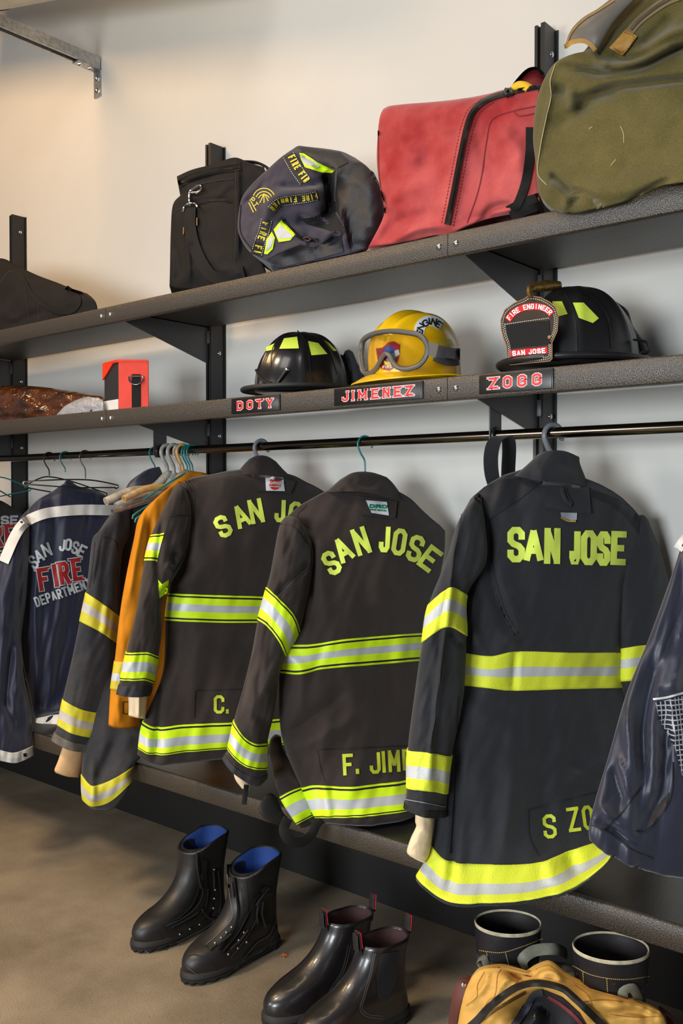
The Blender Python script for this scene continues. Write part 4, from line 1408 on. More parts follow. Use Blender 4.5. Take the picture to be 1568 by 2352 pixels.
def jacket_left():
    q = hookpos((-70, 1055))
    A = 14
    Q = (q[0], q[1], 0)
    t = thing('station_jacket', 'black jacket with red and silver print cut off by the left edge of the picture', 'jacket', (q[0], q[1], .4), 'jackets on the clothes rod')
    M = mat('black_nylon', (20, 20, 22), .55, bump=.2, bscale=300)
    body = Surf(Q, A, [
        ([(-180, 1200), (-120, 1150), (-60, 1140), (0, 1150), (50, 1180)], .05, .02, .02),
        ([(-180, 1260), (-60, 1190), (58, 1240)], .05, .045, .06),
        ([(-180, 1400), (-60, 1400), (58, 1400)], .05, .06, .08),
        ([(-170, 1590), (-60, 1600), (50, 1590)], .10, .06, .06)], nt=40, noise_amp=.006, seed=91)
    body.mesh('body', M, t)
    letters('arched_print', body, line_text('JOSE', -38, 1196, 42, 1194, 21, 21, gap=.12), 5, M_SILTXT, t)
    letters('large_print', body, [('I', -36, 1231, 12, 48, -4), ('R', -8, 1231, 26, 50, -4), ('E', 23, 1228, 24, 50, -4)], 9, M_REDTXT, t, border=4, bm=M_SILTXT, serif=4)
    letters('lower_print', body, line_text('DEPARTMENT', -100, 1276, 30, 1272, 20, 18, gap=.12), 4, M_SILTXT, t)
    hanger(q[0], A, 1.26, M_CHROME, .0022, .02, 'bare wire hook at the left edge above the black jacket', (.16, .08), .003)


jacket_left()


# ---- midnight blue jacket with a mesh side at the right edge
def jacket_right():
    q = hookpos((1700, 978))
    A = 30
    Q = (q[0], q[1], 0)
    t = thing('nylon_jacket', 'midnight blue nylon jacket with a white piped mesh panel, at the right edge', 'jacket', (q[0], q[1], .42), 'jackets on the clothes rod')
    body = Surf(Q, A, [
        ([(1568, 1180), (1620, 1110), (1700, 1062), (1790, 1100), (1900, 1200)], .06, .02, .02),
        ([(1566, 1246), (1620, 1200), (1720, 1180), (1910, 1260)], .06, .04, .05),
        ([(1495, 1452), (1600, 1440), (1720, 1440), (1930, 1450)], .08, .06, .06),
        ([(1440, 1588), (1560, 1588), (1700, 1590), (1930, 1590)], .09, .07, .07),
        ([(1398, 1733), (1520, 1735), (1700, 1735), (1930, 1735)], .10, .075, .08),
        ([(1365, 1843), (1500, 1850), (1700, 1850), (1930, 1850)], .11, .075, .08),
        ([(1352, 1900), (1480, 1950), (1620, 1975), (1930, 1960)], .12, .07, .08),
        ([(1353, 1926), (1403, 1957), (1500, 1992), (1600, 2004), (1930, 1990)], .12, .065, .08)], noise_amp=.009, seed=101, noise_sc=(34, 210), folds=[
            ([(1510, 1500), (1470, 1680), (1480, 1800)], 16, -.016), ([(1440, 1620), (1455, 1740), (1470, 1820)], 15, .014), ([(1400, 1760), (1430, 1850)], 12, -.010),
            ([(1420, 1740), (1450, 1830)], 10, .010), ([(1500, 1650), (1500, 1850)], 13, .012), ([(1530, 1650), (1520, 1800), (1480, 1905)], 10, -.018), ([(1380, 1850), (1430, 1900)], 12, .012),
            ([(1366, 1880), (1420, 1915), (1470, 1950)], 8, -.008), ([(1560, 1500), (1540, 1590)], 16, .010)])
    body.mesh('body', M_NYLON, t)
    ms = patch('mesh_panel', body, [(1505, 1614), (1568, 1598), (1640, 1584), (1640, 1960), (1576, 1900), (1568, 1788), (1552, 1726), (1540, 1700), (1514, 1655)], None or mesh_mat(), t, h=.003, grid=8)
    patch('shoulder_panel', body, [(1500, 1600), (1504, 1560), (1530, 1480), (1566, 1400), (1640, 1360), (1640, 1578), (1568, 1592), (1520, 1604)], M_NYLON, t, h=.010, grid=8)
    strip('white_piping', body, [(1499, 1606), (1530, 1602), (1568, 1592), (1640, 1580)], 5, M_OFFW, t, h=.014)
    strip('shoulder_stripe', body, [(1556, 1262), (1575, 1235), (1600, 1215)], 22, M_OFFW, t, h=.003)
    strip('drawstring_seam', body, [(1478, 1800), (1440, 1850), (1405, 1890), (1390, 1905)], 3, M_SEAMB, t, h=.002)
    strip('drawstring_seam', body, [(1356, 1895), (1400, 1912), (1450, 1950), (1500, 1972)], 2.5, M_SEAMB, t, h=.002)
    strip('pocket_edge', body, [(1545, 1750), (1540, 1830), (1505, 1890), (1480, 1912), (1462, 1908)], 3, M_SEAMB, t, h=.004)
    patch('pocket_lining', body, [(1536, 1820), (1530, 1850), (1500, 1892), (1484, 1905), (1500, 1860)], mat('brown_lining', (58, 48, 46), .8), t, h=.0025, grid=6)
    hanger(q[0], A, 1.24, M_GREYP, .0055, .0225, 'grey hook beyond the right edge above the midnight blue jacket', None)


def mesh_mat():
    m = mat('grey_net_fabric', (26, 26, 32), .7)
    nt = m.node_tree
    b = nt.nodes['Principled BSDF']
    tc = nt.nodes.new('ShaderNodeTexCoord')
    out = []
    sep = nt.nodes.new('ShaderNodeSeparateXYZ')
    nt.links.new(tc.outputs['Object'], sep.inputs[0])

    def math_(op, a, v=None):
        n = nt.nodes.new('ShaderNodeMath')
        n.operation = op
        if hasattr(a, 'links'): nt.links.new(a, n.inputs[0])
        else: n.inputs[0].default_value = a
        if v is not None:
            if hasattr(v, 'links'): nt.links.new(v, n.inputs[1])
            else: n.inputs[1].default_value = v
        return n.outputs[0]
    k = 1 / .0082
    u = math_('ADD', math_('MULTIPLY', sep.outputs[0], .5 * k), math_('MULTIPLY', sep.outputs[1], .87 * k))
    fu = math_('LESS_THAN', math_('FRACT', u), .26)
    fv = math_('LESS_THAN', math_('FRACT', math_('MULTIPLY', sep.outputs[2], k)), .26)
    f = math_('MAXIMUM', fu, fv)
    mx = nt.nodes.new('ShaderNodeMix')
    mx.data_type = 'RGBA'
    mx.inputs[6].default_value = (*lin((24, 24, 32)), 1)
    mx.inputs[7].default_value = (*lin((176, 176, 186)), 1)
    nt.links.new(f, mx.inputs[0])
    nt.links.new(mx.outputs[2], b.inputs['Base Color'])
    return m


jacket_right()
# ------------------------------------------------------------------ things on the shelves
M_DUFF = mat('black_bag_nylon', (24, 21, 20), .78, var=.2, var_scale=8, bump=.3, bscale=700, spec=.22)
M_DUFF2 = mat('charcoal_canvas', (27, 24, 23), .85, var=.25, var_scale=7, bump=.35, bscale=600, spec=.2)
M_WEB = mat('black_webbing', (24, 22, 21), .75, bump=.4, bscale=500, kind='Z', spec=.3)
M_GEAR = mat('plum_grey_canvas', (56, 51, 62), .85, var=.22, var_scale=9, bump=.35, bscale=650, sheen=.2, spec=.2)
M_COAT = mat('coated_black_weave', (34, 34, 38), .5, var=.2, var_scale=20, bump=.5, bscale=420, kind='voronoi', spec=.4)
M_GOLD = mat('gold_thread', (206, 190, 60), .6)
M_REDBAG = mat('faded_red_canvas', (154, 34, 36), .8, rgb2=(190, 86, 84), var_scale=5.5, bump=.35, bscale=700, sheen=.2, spec=.2, grain=.12, gscale=700)
M_OLIVE = mat('olive_canvas', (82, 75, 40), .9, rgb2=(102, 92, 52), var_scale=6, bump=.6, bscale=620, sheen=.2, spec=.15, detail=8, grain=.25, gscale=600)
M_ZIP = mat('black_zip', (24, 22, 22), .4, bump=.9, bscale=330, kind='Z', bdist=.002)
M_TAN = mat('tan_leather', (150, 112, 48), .6, var=.3, var_scale=40, bump=.3, bscale=200)
M_ORANGE = mat('orange_coated_cloth', (216, 50, 14), .5, var=.12, var_scale=14, bump=.2, bscale=500, spec=.4)


def base_px(xs, q, ang, o, z):
    """picture points on the standing plane at height z"""
    a = math.radians(ang)
    n = np.array([math.cos(a), -math.sin(a), 0])
    out = []
    for x in xs:
        y0, y1 = 600., 900.
        z0, z1 = (at_plane((x, y), np.array(q) + n * o, n)[2] for y in (y0, y1))
        out.append((x, y0 + (z - z0) * (y1 - y0) / (z1 - z0)))
    return out


def dashes(line, dash=4.0, gap=4.0):
    P = catmull(np.array(line, float), 200) if len(line) > 2 else np.array([np.array(line[0]) + (np.array(line[1]) - np.array(line[0])) * t for t in np.linspace(0, 1, 200)])
    d = np.r_[0, np.cumsum(np.linalg.norm(np.diff(P, axis=0), axis=1))]
    out = []
    s = 0
    while s + dash < d[-1]:
        out.append([tuple(np.array([np.interp(u, d, P[:, 0]), np.interp(u, d, P[:, 1])])) for u in (s, s + dash)])
        s += dash + gap
    return out


def bag_limp():
    A, Q = 90, (0, -.40, 0)
    t = thing('duffel_bag', 'limp black duffel slumped on the upper shelf at the left edge', 'bag', (-3.1, -.3, Z1), 'bags on the upper shelf')
    b = Surf(Q, A, [
        ([(-120, 604), (-40, 598), (7, 594), (41, 611), (85, 632), (136, 651), (172, 666), (200, 674)], -.02, .01, .06),
        ([(-130, 640), (20, 636), (100, 658), (160, 672), (214, 686)], 0, .03, .22, 2.5),
        ([(-130, 710), (100, 704), (222, 700)], 0, .04, .30, 2.5),
        (base_px((-130, 50, 226), Q, A, 0, Z1 + .001), 0, .03, .30, 2.5)], nt=56, noise_amp=.006, seed=13, noise_sc=(60, 40), folds=[
            ([(0, 640), (18, 622), (32, 620)], 6, -.008), ([(70, 690), (60, 650), (40, 626)], 5, .005), ([(0, 730), (30, 690), (50, 660)], 10, .008), ([(20, 750), (60, 730), (100, 715)], 8, -.008), ([(10, 720), (40, 740)], 8, .007)])
    b.mesh('body', M_DUFF2, t)
    strip('carry_strap', b, [(42, 624), (56, 648), (72, 676), (100, 700), (132, 715), (160, 716), (176, 704), (181, 690), (176, 678), (152, 660)], 11, M_DUFF2, t, h=.006)
    strips('seam', b, [[(56, 660), (60, 690), (68, 728)], [(88, 696), (90, 736)], [(150, 660), (190, 672), (216, 690)], [(0, 650), (20, 624), (34, 622)]], 1.8, M_SEAM, t, h=.002)


bag_limp()


def bag_upright():
    A, Q = 84, (0, -.425, 0)
    t = thing('duffel_bag', 'upright black duffel with a hanging shoulder strap, left of the fire fighter bag', 'bag', (-2.1, -.3, Z1), 'bags on the upper shelf')
    q = (-2.1, -.425, 0)
    b = Surf(q, A, [
        ([(406, 405), (440, 390), (491, 377), (539, 362), (573, 374), (606, 384)], -.01, .004, .10),
        ([(407, 414), (470, 396), (548, 376), (610, 394)], 0, .01, .2, 3),
        ([(411, 432), (470, 416), (556, 398), (616, 404)], 0, .02, .27, 3),
        ([(416, 446), (500, 436), (600, 424)], 0, .02, .27, 3),
        ([(397, 470), (430, 462), (520, 462), (584, 460)], 0, .03, .27, 3),
        ([(392, 530), (440, 540), (510, 545), (582, 530)], 0, .035, .27, 3),
        ([(390, 620), (440, 620), (520, 610), (600, 590)], 0, .035, .27, 3),
        ([(389, 657), (404, 662), (422, 664)] + base_px((520, 618), q, A, 0, Z1 + .001), (.0, 0), .012, .27, 3)],
        nt=60, noise_amp=.004, seed=23, noise_sc=(40, 60), folds=[
            ([(432, 462), (430, 540), (436, 650)], 6, .012), ([(408, 428), (470, 410), (553, 390)], 4, -.010), ([(430, 470), (480, 460), (530, 466)], 4, -.008),
            ([(544, 372), (546, 450), (544, 600)], 7, .012), ([(400, 560), (410, 620), (402, 650)], 7, -.008), ([(480, 580), (510, 620), (560, 625)], 12, .008), ([(500, 450), (520, 430), (540, 420)], 8, .007)])
    b.mesh('body', M_DUFF, t)
    strip('top_zip', b, [(409, 421), (440, 406), (490, 391), (553, 381)], 9, M_ZIP, t, h=.004)
    strips('zip_piping', b, [[(408, 412), (440, 398), (490, 384), (552, 374)], [(412, 430), (440, 414), (490, 398), (554, 389)]], 4, M_DUFF, t, h=.005)
    strip('pocket_zip', b, [(452, 470), (480, 462), (510, 460), (532, 464)], 5, M_ZIP, t, h=.003)
    strips('seam', b, [[(396, 490), (412, 480), (432, 474)], [(541, 392), (542, 480), (540, 600)], [(440, 428), (490, 416), (538, 410)]], 1.8, M_SEAM, t, h=.002)
    sp = strip('shoulder_strap', b, [(436, 476), (435, 505), (437, 530), (446, 566), (462, 602), (482, 630), (500, 638), (530, 632), (560, 624)], 27, M_WEB, t, h=.010, step=4)
    strips('strap_stitching', b, [[(421, 522), (421, 538)], [(452, 500), (452, 518)]], 2, M_TAN, sp, h=.0115)
    mb = MB()
    mb.tube([cast(b, p, .014) for p in catmull([(436, 474), (434, 455), (436, 440), (446, 432), (459, 426), (462, 434), (452, 442), (438, 444)], 22)], .0032, 8)
    mb.build('strap_clip', M_CHROME, t)
    MB().tube([cast(b, p, .016) for p in catmull([(420, 486), (424, 474), (436, 468), (448, 468), (454, 476)], 16)], .003, 8).build('strap_ring', M_CHROME, t)
    # a carrying loop at the top right
    MB().tube(catmull([cast(b, (560, 372), -.05), cast(b, (590, 374), -.06), cast(b, (612, 384), -.06), cast(b, (620, 394), -.05)], 16), .012, 10, flat=.3).build('carry_loop', M_WEB, t)


bag_upright()


def bag_fire():
    A, Q = 78, (-1.75, -.43, 0)
    t = thing('gear_bag', 'crumpled dark grey gear bag with yellow fire fighter ribbon lettering, mouth half open', 'bag', (-1.75, -.3, Z1), 'bags on the upper shelf')
    b = Surf(Q, A, [
        ([(662, 356), (682, 336), (704, 337), (780, 347), (815, 362)], -.02, .006, .10),
        ([(606, 396), (646, 366), (700, 356), (760, 362), (846, 386)], 0, .02, .2),
        ([(560, 446), (640, 420), (760, 420), (870, 425)], 0, .035, .2, 2.4),
        ([(548, 490), (640, 480), (760, 480), (878, 488)], 0, .04, .2, 2.4),
        ([(548, 536), (640, 530), (760, 540), (872, 530)], 0, .04, .2, 2.4),
        ([(576, 578), (640, 585), (720, 575), (852, 556)], 0, .03, .2, 2.4),
        ([(622, 607), (655, 613), (720, 600), (804, 582), (838, 572)], .01, .012, .18, 2.4)],
        nt=90, step=5, noise_amp=.004, seed=33, noise_sc=(30, 30), folds=[
            ([(742, 395), (764, 430), (758, 480), (740, 500)], 17, -.060), ([(680, 500), (715, 512), (752, 520)], 11, -.030), ([(640, 500), (690, 520), (720, 540)], 9, -.018),
            ([(600, 486), (640, 452), (690, 440), (740, 440)], 15, .026), ([(640, 425), (690, 428), (735, 420)], 7, -.018), ([(590, 540), (610, 500), (628, 470)], 11, .012),
            ([(776, 385), (772, 440), (790, 530), (800, 575)], 9, .020), ([(820, 390), (850, 450), (846, 540)], 22, .008), ([(690, 350), (740, 385), (770, 395)], 5, -.012),
            ([(606, 420), (590, 440), (556, 470)], 6, -.008), ([(640, 580), (700, 560), (730, 570)], 9, .012), ([(560, 534), (600, 560)], 8, .008), ([(690, 545), (740, 560), (780, 540)], 12, -.016), ([(740, 560), (770, 530), (785, 545)], 9, .014)])
    b.mesh('body', M_GEAR, t)
    patch('end_panel', b, [(774, 388), (796, 379), (826, 372), (858, 396), (880, 440), (884, 490), (870, 540), (838, 570), (804, 579), (794, 527), (772, 486), (769, 450)], M_COAT, t, h=.004, grid=6)
    patch('base_panel', b, [(612, 596), (640, 580), (690, 562), (722, 568), (760, 545), (784, 540), (788, 578), (720, 597), (655, 611), (630, 607)], M_COAT, t, h=.003, grid=6)
    patch('top_panel', b, [(686, 340), (704, 338), (780, 349), (800, 372), (770, 388), (740, 376), (700, 352)], M_COAT, t, h=.003, grid=6)
    strip('side_tab', b, [(753, 476), (770, 474)], 24, M_WEB, t, h=.008)
    patch('mouth_shade_patch', b, [(738, 400), (770, 392), (767, 450), (770, 488), (792, 528), (786, 542), (744, 526), (706, 516), (690, 504), (722, 498), (748, 482), (744, 440)], mat('mouth_shade_black', (16, 14, 17), .9), t, h=.0012, grid=5)  # near-black patch, paints the shade inside the bag's open mouth
    RB = M_TRIM
    for nm, ln, wd in (('ribbon', [(662, 356), (680, 388), (700, 416)], 30), ('ribbon', [(622, 482), (640, 466), (672, 459), (704, 455), (730, 449)], 23), ('ribbon', [(612, 505), (606, 530), (596, 558), (588, 586)], 28)):
        rb = strip(nm, b, ln, wd, RB, t, h=.003, step=4)
        P = np.array(ln, float)
        for sgn in (-1, 1):
            C = catmull(P, 30)
            T = np.gradient(C, axis=0)
            T /= np.linalg.norm(T, axis=1)[:, None]
            N = np.stack([-T[:, 1], T[:, 0]], 1)
            strips('stitching', b, dashes([tuple(x) for x in C + N * sgn * (wd / 2 - 2)], 2.6, 2.4), 1.3, M_OFFW, rb, h=.0042, step=3, cross=1)

    def along(text, ln, hh, flip=False, fr=(0.05, .95), gap=.35):
        C = catmull(np.array(ln[::-1] if flip else ln, float), 100)
        d = np.r_[0, np.cumsum(np.linalg.norm(np.diff(C, axis=0), axis=1))]
        n = len(text)
        out = []
        for i, c in enumerate(text):
            s = d[-1] * (fr[0] + (fr[1] - fr[0]) * (i + .5) / n)
            x, y = np.interp(s, d, C[:, 0]), np.interp(s, d, C[:, 1])
            x2, y2 = np.interp(min(s + 2, d[-1]), d, C[:, 0]), np.interp(min(s + 2, d[-1]), d, C[:, 1])
            x1, y1 = np.interp(s - 2, d, C[:, 0]), np.interp(s - 2, d, C[:, 1])
            w = d[-1] * (fr[1] - fr[0]) / n / (1 + gap)
            out.append((c, x, y, w * (.5 if c == 'I' else 1), hh, math.degrees(math.atan2(y2 - y1, x2 - x1))))
        return out
    letters('ribbon_lettering', b, along('FIRE FIG', [(667, 355), (684, 386), (704, 414)], 17, fr=(.02, 1.05)), 3.4, M_GOLD, t, h=.0045, step=4)
    letters('ribbon_lettering', b, along('FIRE FIGHTER', [(622, 482), (640, 466), (672, 459), (704, 455), (730, 449)], 13, flip=True, fr=(.0, 1.0)), 2.8, M_GOLD, t, h=.0045, step=4)
    letters('ribbon_lettering', b, along('FIRE FI', [(612, 508), (606, 530), (596, 558), (590, 584)], 17, fr=(0.02, 1.0)), 3.4, M_GOLD, t, h=.0045, step=4)
    # round embroidered crest, mostly folded away
    lines = [[(588 + r * math.cos(u) * 1.0 + 18, 462 - r * math.sin(u) * 1.1) for u in np.linspace(.5, 2.7, 9)] for r in (14, 20, 27)]
    lines += [[(596, 466), (606, 446)], [(606, 466), (606, 444)], [(616, 462), (608, 446)], [(576, 462), (588, 484)], [(571, 465), (582, 488)]]
    strips('embroidered_crest', b, lines, 2.2, M_GOLD, t, h=.002, step=4)
    letters('crest_lettering', b, [('P', 580, 459, 9, 12, 40), ('T', 587, 470, 9, 12, 50)], 2, M_GOLD, t, h=.003, step=4)
    for pl, ct in (([(687, 351), (697, 352), (728, 372), (768, 392), (762, 397), (738, 396), (700, 384), (691, 366)], [(690, 358), (698, 357), (735, 380), (730, 386), (700, 377), (693, 368)]),
                   ([(628, 527), (646, 505), (678, 538), (666, 552), (640, 556)], [(632, 534), (644, 516), (672, 543), (666, 547), (640, 548)]),
                   ([(606, 583), (612, 550), (624, 532), (631, 546), (626, 572), (614, 584)], [(610, 578), (615, 553), (624, 540), (628, 549), (622, 568)])):
        pt = patch('reflective_patch', b, pl, M_LIME, t, h=.004, grid=4)
        patch('silver_centre', b, ct, M_SILV, pt, h=.0055, grid=4)
    strip('mouth_zip', b, [(650, 505), (672, 530), (694, 548), (730, 552)], 8, M_ZIP, t, h=.004, step=4)
    MB().tube([cast(b, p, .010) for p in ((696, 548), (706, 545), (714, 550), (708, 554), (700, 552), (704, 562))], .0028, 8).build('zip_pull', M_CHROME, t)
    strips('seam', b, [[(612, 596), (650, 578), (688, 562)], [(775, 390), (772, 450), (774, 486), (796, 527), (806, 578)], [(552, 470), (552, 534), (580, 576)]], 1.6, M_SEAM, t, h=.0045)


bag_fire()


def bag_red():
    A, Q = 86, (-1.2, -.425, 0)
    t = thing('duffel_bag', 'faded red duffel with a black curved zip on the upper shelf', 'bag', (-1.2, -.3, Z1), 'bags on the upper shelf')
    b = Surf(Q, A, [
        ([(880, 250), (896, 243), (1026, 231), (1119, 217), (1160, 206), (1236, 200)], -.01, .006, .12),
        ([(872, 268), (1000, 256), (1130, 238), (1238, 222)], 0, .02, .25, 3),
        ([(867, 310), (1000, 300), (1130, 285), (1236, 270)], 0, .03, .33, 3),
        ([(865, 371), (1060, 360), (1234, 340)], 0, .035, .33, 3),
        ([(872, 430), (1060, 430), (1236, 420)], 0, .035, .33, 3),
        ([(882, 490), (1000, 495), (1120, 480), (1240, 462)], 0, .03, .33, 3),
        ([(846, 568), (900, 560), (951, 551), (1000, 540), (1026, 540), (1081, 516), (1130, 500), (1236, 482)], .0, .008, .3, 3)],
        nt=80, noise_amp=.005, seed=43, noise_sc=(60, 60), folds=[
            ([(1167, 214), (1119, 228), (1086, 254), (1072, 290), (1058, 354), (1040, 442), (1026, 520)], 13, .012),
            ([(960, 270), (990, 340), (960, 400)], 24, -.008), ([(890, 300), (930, 340), (960, 380)], 18, .008), ([(880, 480), (920, 440), (970, 420)], 18, .008), ([(868, 560), (920, 510), (1000, 490)], 16, -.010),
            ([(900, 555), (960, 525), (1010, 520)], 9, .010), ([(1000, 270), (1040, 290), (1060, 310)], 14, -.008), ([(1090, 300), (1110, 350), (1130, 400)], 14, -.007), ([(1040, 530), (1075, 515), (1100, 505)], 6, .010), ([(1110, 500), (1130, 480), (1170, 470)], 8, -.012),
            ([(1140, 300), (1180, 330), (1195, 400)], 20, .010)])
    b.mesh('body', M_REDBAG, t)
    zl = [(1163, 213), (1119, 228), (1087, 254), (1072, 290), (1058, 354), (1041, 442), (1026, 516)]
    strip('curved_zip', b, zl, 13, M_ZIP, t, h=.006, step=4)
    strip('top_zip', b, [(1168, 212), (1200, 206), (1240, 198)], 10, M_ZIP, t, h=.006, step=4)
    MB().tube([cast(b, p, .012) for p in ((1160, 206), (1172, 206), (1174, 216), (1164, 220), (1158, 212), (1164, 210))], .004, 8).build('zip_pull', M_BLACKMET, t)
    M_RST = mat('dark_red_stitch', (120, 30, 34), .8)
    for dx in (-13, 14):
        strips('stitching', b, dashes([(x + dx, y + (6 if dx > 0 else -2)) for x, y in zl[1:]], 5, 3), 1.4, M_RST, t, h=.002, step=4, cross=1)
    strips('seam', b, [[(1238, 242), (1180, 254), (1130, 274), (1116, 330), (1106, 400), (1094, 450), (1072, 512)], [(1178, 254), (1190, 266), (1238, 258)], [(868, 300), (870, 400), (884, 490)]], 2.2, M_RST, t, h=.002)
    strip('side_webbing', b, [(1217, 292), (1216, 350), (1208, 410), (1196, 450), (1180, 484)], 20, M_WEB, t, h=.008)
    strip('base_webbing', b, [(1170, 492), (1205, 474), (1240, 462)], 40, M_WEB, t, h=.006)
    # the raised lid behind the zip, its dark inside and a yellow item within
    ld = Surf(Q, A, [
        ([(1205, 164), (1216, 157), (1232, 156), (1246, 168)], -.10, .004, .004),
        ([(1188, 182), (1210, 172), (1232, 172), (1256, 186)], -.09, .010, .004),
        ([(1172, 204), (1205, 200), (1235, 196), (1262, 204)], -.06, .012, .004)], nt=30, step=4, cap_top=False, cap_bot=False)
    ld.mesh('lid', mat('deep_red_lining', (110, 12, 18), .7), t)
    strip('lid_edging', ld, [(1174, 203), (1190, 182), (1206, 165), (1218, 158), (1234, 158), (1247, 170), (1258, 188)], 7, M_WEB, t, h=.004, step=4)
    MB().tube(catmull([at_y((1180, 207), -.40), at_y((1192, 199), -.40), at_y((1206, 201), -.40), at_y((1216, 208), -.40)], 14), .011, 12).build('yellow_lining', mat('bright_yellow_cloth', (230, 180, 20), .6), t)


bag_red()


def bag_olive():
    A, Q = 88, (-.85, -.435, 0)
    t = thing('canvas_bag', 'large olive green canvas bag with a metal zip, on the upper shelf at the right', 'bag', (-.8, -.3, Z1), 'bags on the upper shelf')
    b = Surf(Q, A, [
        ([(1400, 4), (1440, -30), (1560, -60), (1760, -50)], -.02, .01, .1),
        ([(1376, 50), (1450, 30), (1600, 20), (1776, 40)], -.01, .03, .2, 2.6),
        ([(1340, 118), (1420, 100), (1600, 90), (1780, 110)], 0, .05, .3, 2.6),
        ([(1275, 144), (1312, 133), (1400, 142), (1600, 140), (1784, 150)], 0, .05, .32, 2.6),
        ([(1236, 215), (1330, 210), (1500, 200), (1786, 220)], 0, .045, .35, 2.6),
        ([(1224, 306), (1400, 300), (1788, 300)], .005, .05, .35, 2.6),
        ([(1230, 377), (1400, 380), (1788, 360)], .01, .05, .35, 2.6),
        ([(1236, 440), (1320, 440), (1440, 425), (1784, 385)], .03, .045, .28, 2.6),
        ([(1252, 465), (1295, 488), (1375, 478), (1464, 452), (1531, 424), (1780, 392)], .048, .012, .010, 2.6)],
        nt=90, step=6, noise_amp=.005, seed=53, noise_sc=(80, 60), folds=[
            ([(1275, 150), (1264, 190), (1265, 222), (1252, 280), (1238, 350), (1234, 400)], 6, .008),
            ([(1290, 150), (1380, 166), (1470, 152), (1568, 108), (1700, 90)], 8, -.030), ([(1380, 140), (1400, 158), (1470, 143), (1560, 100)], 12, .022),
            ([(1330, 224), (1420, 200), (1500, 190), (1600, 178)], 9, -.022), ([(1310, 205), (1312, 230), (1318, 254)], 12, .018), ([(1318, 258), (1350, 232), (1420, 212)], 10, -.014), ([(1270, 205), (1300, 212)], 12, -.014),
            ([(1262, 290), (1310, 265), (1360, 240)], 14, -.008), ([(1262, 400), (1290, 424), (1308, 444)], 8, -.022), ([(1256, 420), (1300, 455), (1296, 485)], 10, .010), ([(1300, 440), (1345, 446), (1380, 470)], 9, -.014), ([(1305, 470), (1330, 455)], 6, -.014),
            ([(1440, 468), (1500, 430), (1540, 410)], 8, -.014), ([(1360, 110), (1370, 140), (1400, 155)], 7, .014), ([(1470, 110), (1510, 70), (1550, 30)], 14, -.018), ([(1465, 120), (1540, 78), (1600, 60)], 10, .014), ([(1400, 120), (1440, 136), (1490, 124)], 9, -.014)])
    b.mesh('body', M_OLIVE, t)
    strip('corner_piping', b, [(1275, 146), (1263, 186), (1265, 220), (1254, 270), (1240, 340), (1235, 400), (1255, 425)], 2.5, mat('olive_piping', (150, 140, 96), .8), t, h=.003)
    fl = Surf(Q, A, [
        ([(1425, -22), (1455, -26), (1492, -28)], .03, .012, .003),
        ([(1376, 17), (1410, 8), (1452, 6)], .04, .018, .003),
        ([(1336, 42), (1370, 38), (1414, 48)], .05, .022, .003),
        ([(1309, 72), (1345, 66), (1390, 86)], .055, .024, .003),
        ([(1295, 112), (1313, 100), (1340, 97), (1360, 110), (1370, 124)], .055, .022, .003)], nt=40, step=5, cap_top=True)
    fl.mesh('storm_flap', mat('grey_rubberised_flap', (96, 90, 82), .42, var=.15, var_scale=12, spec=.4), t)
    strip('flap_edging', fl, [(1297, 108), (1313, 97), (1340, 94), (1358, 104), (1367, 116)], 11, M_TAN, t, h=.003, step=4)
    strip('flap_edging', fl, [(1299, 104), (1312, 74), (1338, 46), (1378, 21), (1410, 0)], 4, M_TAN, t, h=.003, step=4)
    strip('zip_tape', b, [(1440, 80), (1464, 50), (1498, 23), (1531, 2), (1570, -14)], 20, mat('khaki_tape', (124, 104, 66), .8), t, h=.003)
    strip('zip_teeth', b, [(1447, 68), (1465, 48), (1499, 20), (1532, -1), (1570, -18)], 7, mat('zip_metal', (190, 184, 170), .3, metal=.9, bump=1.0, bscale=300, kind='X', bdist=.002), t, h=.006, step=4)
    patch('leather_zip_tab', b, [(1435, 68), (1463, 83), (1447, 106), (1429, 128), (1398, 110), (1418, 88)], M_TAN, t, h=.009, grid=5)
    strips('tab_stitching', b, dashes([(1434, 74), (1456, 86), (1428, 120), (1406, 108)], 3, 3), 1.4, mat('brown_thread', (90, 60, 24), .8), t, h=.0105, step=3, cross=1)
    strips('scuff_mark', b, [[(1424, 290), (1431, 306), (1432, 328)], [(1352, 296), (1360, 291)], [(1402, 380), (1414, 366)]], 2.2, mat('pale_scuff', (152, 142, 98), .9), t, h=.001)


bag_olive()


